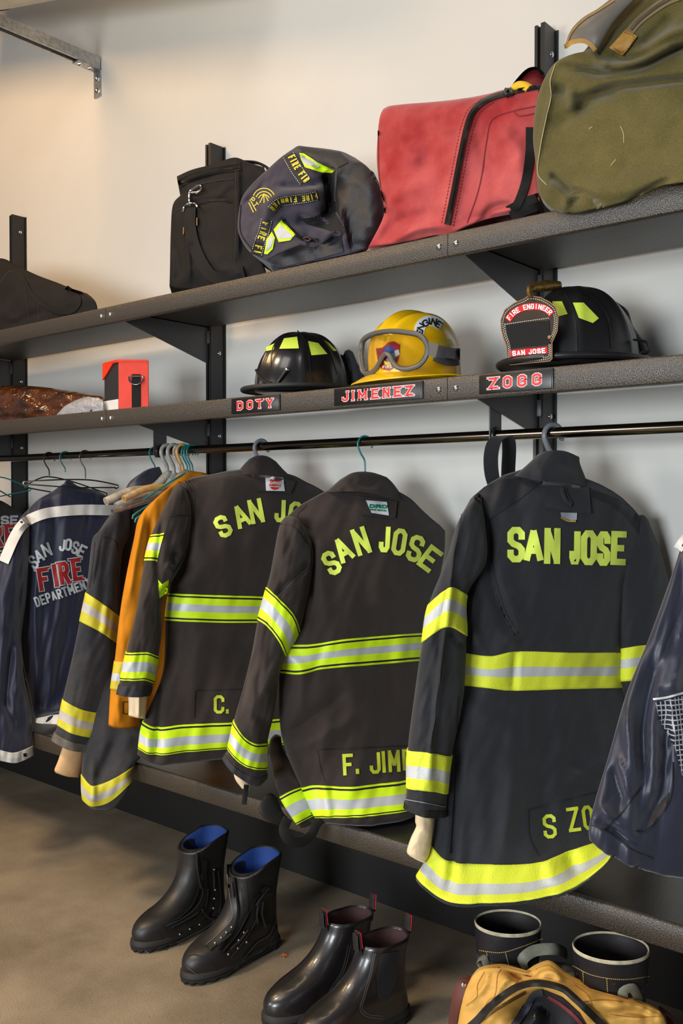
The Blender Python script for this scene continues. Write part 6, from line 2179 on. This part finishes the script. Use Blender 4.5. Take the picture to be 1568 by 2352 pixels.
LACE = [(.018, .0, .292, .038, .050, .105), (.03, -.004, .300, .040, .052, .105), (.044, -.002, .303, .040, .052, .105), (.058, 0, .298, .040, .051, .10), (.069, .002, .287, .040, .049, .095), (.078, .003, .268, .040, .047, .09),
        (.087, .003, .240, .039, .044, .08), (.102, .003, .208, .038, .042, .07), (.122, .003, .180, .038, .041, .06), (.152, .003, .157, .040, .043, .055), (.185, .0, .148, .044, .047, .055), (.22, -.004, .146, .049, .051, .06), (.252, -.008, .146, .054, .055, .062)]


def lace_boot(heel, head, label, det):
    t = thing('work_boot', label, 'boot', (heel[0], heel[1], 0), 'tall zip and lace boots')
    B = Boot(heel, head, LACE, .98, dip=.03)
    B.upper('upper', M_LEATH, M_BLUE, t, inset=.008, depth=.06)
    B.sole('sole', M_SOLE, t, heel_x=.09)
    # padded tongue standing in the open front of the shaft
    V, F = [], []
    nz, na = 8, 22
    for side in (0, 1):
        for i in range(nz + 1):
            z = .16 + .098 * i / nz
            r = np.array([np.interp(z, B.P[:, 0], B.P[:, q]) for q in range(6)])
            for j in range(na + 1):
                u = math.radians(-100 + 200 * j / na)
                wv = 1 - .25 * (abs(j / na - .5) * 2) ** 3 * (i / nz)
                g = .010 + .006 * side
                xm = r[2] - r[5]
                V.append(B.w((xm + (r[5] - g) * abs(math.cos(u)) ** .9 * (1 if math.cos(u) > 0 else -1), (r[4] - g) * math.sin(u), .16 + (z - .16) * wv)))
    k = (nz + 1) * (na + 1)
    for i in range(nz):
        for j in range(na):
            a = i * (na + 1) + j
            F.append([a, a + 1, a + na + 2, a + na + 1])
            F.append([k + a, k + a + na + 1, k + a + na + 2, k + a + 1])
    for j in range(na):
        a = nz * (na + 1) + j
        F.append([a, a + 1, k + a + 1, k + a])
    build('tongue', V, F, M_LEATH, t, sharp=50)
    det(t, B)
    return t


def boot_front(t, B):
    strip('toe_cap_seam', B, [(428, 2196), (445, 2192), (470, 2200), (492, 2216), (500, 2236)], 2.5, M_SEAM, t, h=.0015, step=4)
    strips('eyelet_flap', B, [[(478, 2176), (512, 2146), (540, 2110), (534, 2060), (529, 2010), (528, 1985)], [(522, 2196), (550, 2160), (580, 2110), (590, 2070), (612, 2046)]], 15, M_LEATH, t, h=.006, step=5)
    strips('zip', B, [[(502, 2182), (535, 2136), (546, 2096), (540, 2040), (534, 1995)], [(512, 2186), (548, 2140), (572, 2095), (596, 2050)]], 4, M_ZIP, t, h=.009, step=4)
    strips('welt_stitching', B, [[(430, 2222), (460, 2240), (520, 2236), (570, 2200), (612, 2176), (638, 2126)]], 2, mat('grey_welt', (74, 72, 70), .6), t, h=.002, step=4)
    for p in ((494, 2166), (508, 2154), (520, 2142), (532, 2130), (524, 2192), (536, 2174), (548, 2160), (560, 2142), (546, 2178), (566, 2164)):
        MB().dome(cast(B, p, .006), -FW, .0038, .0028, 8).build('eyelet', M_EYE, t)
    mb = MB()
    for ln in ([(500, 2170), (516, 2158), (530, 2146)], [(530, 2180), (552, 2160), (570, 2136)], [(588, 2080), (602, 2060), (618, 2040)], [(604, 2070), (602, 2100), (610, 2128)], [(596, 2066), (590, 2098), (592, 2120)], [(528, 2000), (532, 2030), (536, 2060)]):
        MB().tube(catmull([cast(B, p, .010) for p in ln], 12), .003, 7).build('lace', M_TRIM, t)
    strips('flap_edge', B, [[(472, 2170), (506, 2140), (533, 2106), (527, 2058), (521, 2008)], [(530, 2200), (558, 2164), (588, 2114), (598, 2074), (620, 2050)], [(562, 2200), (590, 2166), (620, 2146), (634, 2110)]], 2, mat('grey_welt', (74, 72, 70), .6), t, h=.0075, step=4)
    strips('tongue_crease', B, [[(520, 2150), (556, 2100), (552, 2040)], [(534, 2150), (566, 2104), (566, 2030)]], 3, M_BLACKMET, t, h=.002, step=4)
    patch('size_label', B, [(556, 1990), (584, 1988), (583, 2000), (558, 2002)], M_LABEL, t, h=.002, grid=4)
    strip('zip_end', B, [(600, 2050), (616, 2040)], 13, M_LEATH, t, h=.012, step=4)


def boot_rear(t, B):
    strip('toe_cap_seam', B, [(338, 2148), (356, 2140), (374, 2158), (382, 2184)], 2.5, M_SEAM, t, h=.0015, step=4)
    strips('eyelet_flap', B, [[(384, 2134), (420, 2118), (454, 2090), (470, 2060), (468, 2010), (470, 1975)], [(410, 2158), (440, 2140), (476, 2120), (496, 2096), (500, 2060), (494, 2000)]], 13, M_LEATH, t, h=.006, step=5)
    strips('zip', B, [[(374, 2128), (410, 2108), (440, 2080), (456, 2040), (458, 2000), (452, 1968)], [(400, 2134), (440, 2116), (470, 2086), (478, 2040)]], 4, M_ZIP, t, h=.009, step=4)
    strips('welt_stitching', B, [[(326, 2180), (350, 2192), (400, 2192), (450, 2176), (500, 2150)]], 2, mat('grey_welt', (74, 72, 70), .6), t, h=.002, step=4)
    strips('flap_edge', B, [[(406, 2166), (440, 2148), (480, 2126), (502, 2098), (507, 2060), (501, 2000)], [(378, 2128), (414, 2112), (448, 2086), (464, 2058), (462, 2010)]], 2, mat('grey_welt', (74, 72, 70), .6), t, h=.0075, step=4)
    for p in ((413, 2146), (436, 2134), (458, 2124), (492, 1998), (494, 2044), (492, 2064), (490, 2086)):
        MB().dome(cast(B, p, .005), -FW, .0038, .0028, 8).build('eyelet', M_EYE, t)
    mb = MB()
    for ln in ([(396, 2130), (430, 2112), (456, 2096)], [(464, 2090), (480, 2108), (500, 2112)], [(490, 2000), (492, 2020), (492, 2040)], [(452, 1960), (454, 2000), (462, 2040)]):
        MB().tube(catmull([cast(B, p, .010) for p in ln], 12), .003, 7).build('lace', M_TRIM, t)


lace_boot((-1.925, -.355), -93, 'tall black zip boot with blue lining, the farther one of its pair, nearer the bench', boot_rear)
lace_boot((-1.702, -.375), -93, 'tall black zip boot with blue lining, the nearer one of its pair, farther right', boot_front)

CHEL = [(.018, .0, .282, .036, .047, .10), (.03, -.003, .290, .038, .049, .10), (.05, -.001, .292, .038, .049, .10), (.064, .001, .284, .038, .047, .095), (.078, .002, .262, .038, .045, .09), (.088, .003, .235, .037, .043, .08),
        (.100, .004, .205, .036, .040, .07), (.120, .005, .172, .035, .038, .06), (.145, .005, .146, .036, .039, .055), (.170, .002, .130, .039, .042, .055), (.190, -.004, .124, .042, .044, .055)]


def chelsea(heel, head, label, det):
    t = thing('pull_on_boot', label, 'boot', (heel[0], heel[1], 0), 'black pull-on boots')
    B = Boot(heel, head, CHEL, 1.0)
    B.upper('upper', M_LEATH2, mat('maroon_lining', (54, 30, 32), .9), t, inset=.006, depth=.08)
    B.sole('sole', M_SOLE, t, zt=.030, heel_x=.085)
    det(t, B)
    return t


M_EL = mat('black_elastic', (34, 33, 38), .85, bump=.6, bscale=330, kind='Z')
M_TABR = mat('red_tab', (176, 22, 36), .7)


def pull_tab(B, t, x, up=.035, lean=.01):
    pts = [B.w((x, 0, .165)), B.w((x + lean, 0, .19)), B.w((x + lean * 1.8, 0, .19 + up)), B.w((x + lean * 2.6, 0, .19 + up * .95)), B.w((x + lean * 2.2, 0, .185))]
    MB().tube(catmull(pts, 18), .010, 8, flat=.22, up=(B.f[0], B.f[1], 0)).build('pull_tab', M_TRIM, t)
    pts = [p + np.array([B.f[0], B.f[1], 0]) * -.0035 for p in pts[1:3]]
    MB().tube(catmull(pts, 6), .011, 8, flat=.16, up=(B.f[0], B.f[1], 0)).build('tab_edge', M_TABR, t)


def chelsea_near(t, B):
    patch('elastic_gusset', B, [(872, 2192), (916, 2184), (912, 2250), (892, 2292), (878, 2300), (866, 2290), (864, 2240)], M_EL, t, h=.002, grid=6)
    strips('seam', B, [[(862, 2190), (852, 2240), (838, 2290), (832, 2318), (846, 2330), (880, 2334)], [(858, 2190), (848, 2240), (834, 2290), (827, 2320), (842, 2335), (880, 2340)]], 2, mat('grey_seam', (78, 76, 78), .5), t, h=.0015, step=4)
    pull_tab(B, t, -.004, lean=-.004)
    pull_tab(B, t, .124, lean=.006)


def chelsea_far(t, B):
    strips('seam', B, [[(806, 2170), (790, 2230), (766, 2270), (758, 2286), (772, 2294)], [(800, 2170), (786, 2228), (762, 2268), (753, 2286), (768, 2298)]], 2, mat('grey_seam', (78, 76, 78), .5), t, h=.0015, step=4)
    pull_tab(B, t, -.004, lean=-.004)
    pull_tab(B, t, .124, lean=.006)


chelsea((-1.365, -.395), -104, 'polished black pull-on boot with red tabs, left one of its pair', chelsea_far)
chelsea((-1.235, -.43), -104, 'polished black pull-on boot with red tabs, right one of its pair', chelsea_near)

# ---- tall leather bunker boots inside lowered turnout trousers
M_BUNK = mat('worn_black_leather', (44, 43, 44), .42, rgb2=(66, 64, 62), var_scale=14, bump=.35, bscale=130, spec=.45)
M_BUNKU = mat('dark_leather_collar', (30, 28, 32), .4, var=.2, var_scale=20, bump=.5, bscale=90, spec=.45)
M_WORN = mat('scuffed_pale_edge', (176, 166, 140), .7, var=.3, var_scale=60)


def bunker(pxc, zt, rx, label, front):
    """shaft: slightly oval leather tube with a scuffed rim; the foot stands hidden inside the trousers"""
    c = at_z(pxc, zt)
    t = thing('bunker_boot', label, 'boot', (c[0], c[1], 0), 'tall leather boots inside the trousers')
    n = 64
    fwd = np.array([-FW[0], -FW[1], 0])
    fwd /= np.linalg.norm(fwd)
    rgt = np.array([RT[0], RT[1], 0])

    def ring(z, r, ry=None, off=0.0):
        ry = ry or r * .82
        return [c * (1, 1, 0) + fwd * off + rgt * r * math.cos(u) + fwd * ry * math.sin(u) + np.array([0, 0, z]) for u in np.linspace(0, 2 * math.pi, n, endpoint=False)]

    def loft(rs, name, m, sharp=50, cap=False):
        V = [v for r in rs for v in r]
        F = [[i * n + k, i * n + (k + 1) % n, (i + 1) * n + (k + 1) % n, (i + 1) * n + k] for i in range(len(rs) - 1) for k in range(n)]
        if cap: F += [list(range(n))[::-1], [(len(rs) - 1) * n + k for k in range(n)]]
        o = build(name, V, F, m, t, sharp=sharp)
        return BVHTree.FromPolygons([tuple(v) for v in V], F)
    zs = zt - .062
    outer = loft([ring(.0, rx * .8, off=.0), ring(.03, rx * .8), ring(.10, rx * .82), ring(.2, rx * .88), ring(zs, rx * .95), ring(zs + .006, rx * .96)], 'shaft', M_BUNK)
    foot = MB()
    V = []
    loft([ring(.0, rx * .75, rx * .8, 0), ring(.04, rx * .78, rx * .82, 0), ring(.08, rx * .7, rx * .7, 0), ring(.11, rx * .5, rx * .5, 0)], 'foot', M_BUNK, cap=True)
    col = loft([ring(zs, rx * .955), ring(zs + .02, rx * .97), ring(zt - .006, rx)], 'collar', M_BUNKU)
    loft([ring(zt - .007, rx), ring(zt - .003, rx * 1.01), ring(zt, rx * .99), ring(zt - .003, rx * .955)], 'rim', M_WORN)
    loft([ring(zt - .004, rx * .95), ring(zt - .05, rx * .91), ring(zt - .20, rx * .82)], 'lining', mat('boot_interior', (34, 30, 30), .5, bump=.4, bscale=60))
    S = [outer, col]
    front(t, S)
    return t


M_YST = mat('ochre_thread', (170, 150, 84), .7)
M_STRAP = mat('grey_green_strap', (112, 110, 96), .6, var=.3, var_scale=30, bump=.3, bscale=200)


def bk_left(t, S):
    strips('stitching', S, dashes([(1100, 2183), (1150, 2188), (1200, 2174), (1246, 2156)], 3, 1.5) + dashes([(1117, 2188), (1124, 2226)], 3, 1.5) + dashes([(1160, 2186), (1170, 2226)], 3, 1.5), 2, M_YST, t, h=.002, step=3, cross=1)
    MB().tube(catmull([cast(S, (1206, 2226), .004), cast(S, (1200, 2204), .012), cast(S, (1226, 2184), .02), cast(S, (1262, 2180), .03) + RT * .01, at_z((1300, 2190), .27)], 22), .011, 10, flat=.25).build('pull_strap', M_STRAP, t)
    MB().tube(catmull([cast(S, (1108, 2226), .004), cast(S, (1098, 2208), .012), cast(S, (1110, 2200), .012), cast(S, (1118, 2222), .005)], 16), .007, 8, flat=.3).build('pull_loop', M_STRAP, t)


def bk_right(t, S):
    strips('stitching', S, dashes([(1314, 2218), (1360, 2240), (1430, 2250), (1494, 2242)], 3, 1.5) + dashes([(1338, 2232), (1342, 2290)], 3, 1.5) + dashes([(1393, 2248), (1396, 2300)], 3, 1.5), 2, M_YST, t, h=.002, step=3, cross=1)
    MB().tube(catmull([cast(S, (1314, 2240), -.0), at_z((1296, 2216), .26), at_z((1268, 2214), .26), at_z((1272, 2230), .25), cast(S, (1312, 2262), .004)], 22), .010, 10, flat=.25).build('pull_strap', M_STRAP, t)
    MB().tube(catmull([cast(S, (1430, 2296), .004), cast(S, (1432, 2276), .014), cast(S, (1452, 2270), .014), cast(S, (1468, 2300), .005)], 16), .009, 8, flat=.3).build('pull_loop', M_STRAP, t)
    for p in ((1326, 2238), (1412, 2262), (1468, 2266), (1484, 2263)):
        MB().dome(cast(S, p, .0), -FW, .003, .001, 8).build('vent_hole', M_TRIM, t)


bunker((1166, 2116), .335, .066, 'tall worn leather boot, left one of the two standing in the lowered trousers', bk_left)
bunker((1402, 2172), .335, .071, 'tall worn leather boot, right one of the two standing in the lowered trousers', bk_right)


def trousers():
    c = at_z((1290, 2420), .12)
    q = (c[0], c[1], 0)
    A = 50
    t = thing('turnout_trousers', 'lowered turnout trousers with quilted tan lining, bunched round the tall leather boots', 'trousers', (c[0], c[1], 0))
    M_Q = mat('quilted_tan_lining', (206, 158, 78), .6, var=.12, var_scale=10, bump=.2, bscale=300, spec=.35)
    b = Surf(q, A, [
        ([(1082, 2244), (1100, 2228), (1140, 2222), (1168, 2226), (1200, 2242), (1230, 2226), (1262, 2218), (1300, 2246), (1340, 2266), (1400, 2284), (1470, 2306), (1516, 2324)], (.0, .09), .015, .02),
        ([(1062, 2290), (1130, 2262), (1200, 2266), (1300, 2280), (1420, 2306), (1528, 2345)], (.0, .09), .05, .03),
        ([(1052, 2345), (1200, 2320), (1400, 2350), (1536, 2390)], (.0, .07), .08, .06),
        ([(1040, 2420), (1290, 2420), (1540, 2440)], .0, .11, .10),
        ([(1030, 2520), (1290, 2530), (1545, 2540)], .0, .12, .12),
        ([(1030, 2600), (1290, 2612), (1545, 2620)], .0, .12, .12)], nt=80, step=6, noise_amp=.006, seed=17, noise_sc=(40, 26), folds=[
            ([(1082, 2300), (1110, 2270), (1124, 2230)], 7, .008), ([(1120, 2310), (1150, 2270), (1170, 2236)], 7, .008), ([(1166, 2226), (1200, 2250), (1240, 2225)], 9, -.020), ([(1230, 2240), (1270, 2236), (1290, 2256)], 9, .012), ([(1330, 2290), (1380, 2310), (1440, 2316)], 12, .010), ([(1380, 2330), (1450, 2324), (1500, 2336)], 8, -.010),
            ([(1120, 2345), (1150, 2312), (1190, 2280), (1240, 2262), (1290, 2276), (1340, 2320), (1370, 2360)], 12, .016), ([(1180, 2345), (1230, 2300), (1260, 2330), (1250, 2400)], 22, -.05)])
    b.mesh('lining', M_Q, t)
    strip('waistband', b, [(1076, 2360), (1096, 2342), (1120, 2316), (1156, 2286), (1190, 2266), (1236, 2258), (1290, 2270), (1316, 2290), (1352, 2324), (1390, 2362)], 17, M_TRIM, t, h=.012)
    patch('fly_opening', b, [(1170, 2400), (1176, 2350), (1200, 2310), (1226, 2282), (1250, 2274), (1290, 2290), (1330, 2326), (1356, 2370), (1360, 2420), (1260, 2440)], mat('dark_fly_cloth', (30, 29, 34), .85, bump=.4, bscale=300), t, h=.004, grid=8)
    strip('fly_zip', b, [(1086, 2360), (1120, 2332), (1160, 2306), (1206, 2280)], 8, mat('brass_zip', (150, 122, 70), .45, metal=.6, bump=.9, bscale=260, kind='X', bdist=.002), t, h=.006, step=4)
    strip('fly_edge', b, [(1176, 2360), (1206, 2320), (1226, 2286), (1246, 2280)], 16, mat('slate_tape', (64, 64, 72), .85, bump=.4, bscale=300), t, h=.012)
    strip('fly_stitching', b, [(1258, 2290), (1290, 2310), (1320, 2336), (1350, 2372)], 8, mat('maroon_stitching', (110, 40, 44), .8), t, h=.008)
    M_QS = mat('quilting_thread', (160, 112, 50), .8)
    strips('quilting', b, [[(1070, 2310), (1094, 2290), (1096, 2262), (1112, 2232)], [(1104, 2330), (1120, 2300), (1136, 2286), (1142, 2240), (1150, 2226)], [(1150, 2290), (1176, 2270), (1190, 2250)], [(1340, 2300), (1380, 2296), (1430, 2300)], [(1400, 2330), (1450, 2336), (1520, 2334)], [(1320, 2262), (1350, 2286), (1360, 2310)]], 1.8, M_QS, t, h=.0015, step=4)
    P = catmull([at_z((1080, 2246), .25), at_z((1062, 2262), .25), at_z((1048, 2300), .22), at_z((1040, 2350), .16), at_z((1034, 2420), .08)], 24)
    MB().tube(P, .013, 10, flat=.3).build('suspender', mat('oxblood_strap', (92, 48, 42), .7), t)
    MB().tube(P[:17] + RT * .010 - FW * .006, .004, 8).build('suspender_edge', M_TRIM, t)
    for i in (3, 15): MB().dome(P[i] - FW * .006, -FW, .006, .004, 10).build('snap', M_CHROME, t)
    P = catmull([at_z((1520, 2320), .22), at_z((1534, 2330), .21), at_z((1546, 2370), .16), at_z((1550, 2440), .08)], 20)
    MB().tube(P, .013, 10, flat=.3).build('suspender', mat('oxblood_strap', (92, 48, 42), .7), t)


trousers()

# crumb of dry leaf on the floor
p = at_z((653, 2197), .0)
mb = MB()
for k in range(5):
    a = k * 1.3
    mb.tube([p + (0, 0, .003), p + (.006 * math.cos(a), .006 * math.sin(a), .005), p + (.011 * math.cos(a + .3), .011 * math.sin(a + .3), .002)], [.0022, .0018, .0006], 6)
tag(mb.build('leaf_crumb', mat('dry_leaf', (176, 92, 34), .8)), 'tiny crumpled orange leaf crumb on the floor right of the tall zip boots', 'leaf')
# ------------------------------------------------------------------ bare hangers on the rod
M_PIPE = mat('dull_grey_pipe', (150, 148, 144), .42, var=.25, var_scale=40, spec=.5)
M_PIPEW = mat('whitish_pipe', (196, 186, 170), .5, rgb2=(140, 130, 116), var_scale=26, spec=.4)
M_PEEL = mat('peeling_yellow_paint', (140, 138, 134), .45, rgb2=(222, 166, 26), var_scale=46, spec=.4, detail=6)
M_RUST = mat('rusty_white_pipe', (190, 180, 168), .5, rgb2=(110, 84, 60), var_scale=60)


def bare(hpx, hook_m, w, r, arm_px, arm_m, ar, label, open_end=True, depth=0.0, ang=6, zend=1.255):
    q = hookpos(hpx)
    x = q[0]
    t = thing('coat_hanger', label, 'hanger', (x, YROD, ZROD + .014), 'hangers on the clothes rod')
    MB().tube(hook_points(x, w, r, ang, zend), w, 10).build('hook', hook_m, t)
    a = math.radians(ang)
    d = np.array([math.sin(a), math.cos(a), 0])
    n = np.array([d[1], -d[0], 0])
    top = np.array([x, YROD, zend])
    pts = [top + d * .002] + [at_plane(p, top + n * depth * (i + 1) / len(arm_px), n) for i, p in enumerate(arm_px)]
    P = catmull(pts, 26)
    mb = MB().tube(P, ar, 14, caps=not open_end)
    if open_end:
        T = P[-1] - P[-2]
        T /= np.linalg.norm(T)
        # wall of the open pipe end
        mb.tube([P[-1], P[-1] - T * .03], ar * .82, 14, caps=False)
        k = len(mb.V)
        mb.F += [[k - 28 - 14 + j, k - 28 - 14 + (j + 1) % 14, k - 28 + (j + 1) % 14, k - 28 + j] for j in range(14)]
        mb.M += [0] * 14
        mb.F += [[k - 14 + j for j in range(14)]]
        mb.M += [0]
    mb.build('shoulder_bar', arm_m, t)
    # the far arm on the wall side
    far = [top, top + d * .07 + (0, 0, -.02), top + d * .15 + (0, 0, -.055)]
    MB().tube(catmull(far, 14), ar, 12).build('shoulder_bar', arm_m, t)
    return t


bare((384, 1034), M_PIPE, .0062, .0225, [(352, 1120), (300, 1128), (243, 1152)], M_PIPEW, .0128, 'thick grey hanger with a whitish open pipe arm, first of the two thick grey hooks')
bare((399, 1032), M_PIPE, .0062, .0225, [(372, 1128), (318, 1142), (266, 1162)], M_PIPE, .0105, 'thick grey hanger with a plain grey pipe arm, second of the two thick grey hooks', zend=1.25)
bare((413, 1032), M_RUST, .0048, .0225, [(380, 1134), (310, 1158), (258, 1175)], M_ZINC, .009, 'rusty white hanger with a bright pipe end, right of the two thick grey hooks', zend=1.245)
bare((420, 1031), M_PEEL, .0052, .0225, [(390, 1116), (338, 1122), (284, 1146)], M_PEEL, .0105, 'hanger with yellow paint peeling off its pipe arm and hook', zend=1.26)
bare((430, 1030), M_TEAL, .0026, .021, [(392, 1128), (345, 1158), (306, 1184), (304, 1192)], M_TEAL, .003, 'teal wire hanger with a bare slanted arm, just right of the yellow peeling hook', open_end=False, zend=1.25)
bare((442, 1029), M_TEAL, .0026, .021, [(400, 1132), (352, 1166), (312, 1192), (310, 1200)], M_TEAL, .003, 'teal wire hanger with a bare slanted arm, nearest the coat with the red round label', open_end=False, zend=1.245)


def wire(hpx, m, label, left, right, lo, zend, w=.0024):
    q = hookpos(hpx)
    x = q[0]
    t = thing('coat_hanger', label, 'hanger', (x, YROD, ZROD + .014), 'hangers on the clothes rod')
    MB().tube(hook_points(x, w, .021, 12, zend), w, 10).build('hook', m, t)
    n = RT * 0 + np.array([math.cos(math.radians(25)), -math.sin(math.radians(25)), 0])
    top = np.array([x, YROD, zend])
    L, R = at_plane(left, top, n), at_plane(right, top, n)
    P = catmull([L + (R - L) * .04 + (0, 0, -.004), L, L + (0, 0, .008), top + (0, 0, -.004), R + (0, 0, .008), R, R + (L - R) * .04 + (0, 0, -.004)], 60)
    MB().tube(P, w, 8).build('shoulder_wire', m, t)
    MB().tube([L + (R - L) * .03, (L + R) / 2 + (0, 0, -lo), R + (L - R) * .03], w, 8).build('trouser_wire', m, t)
    return t


wire((113, 1044), M_BLACKMET, 'dark wire hanger left of the navy jacket, its hook nearest the left edge', (58, 1120), (245, 1138), .012, 1.258)
wire((196, 1042), M_CHROME, 'bright wire hanger hanging empty above the right shoulder of the navy jacket', (54, 1112), (272, 1120), .006, 1.245)
wire((-14, 1052), M_TEAL, 'teal wire hanger reaching in from the left edge above the black jacket', (-100, 1146), (70, 1126), .012, 1.262)
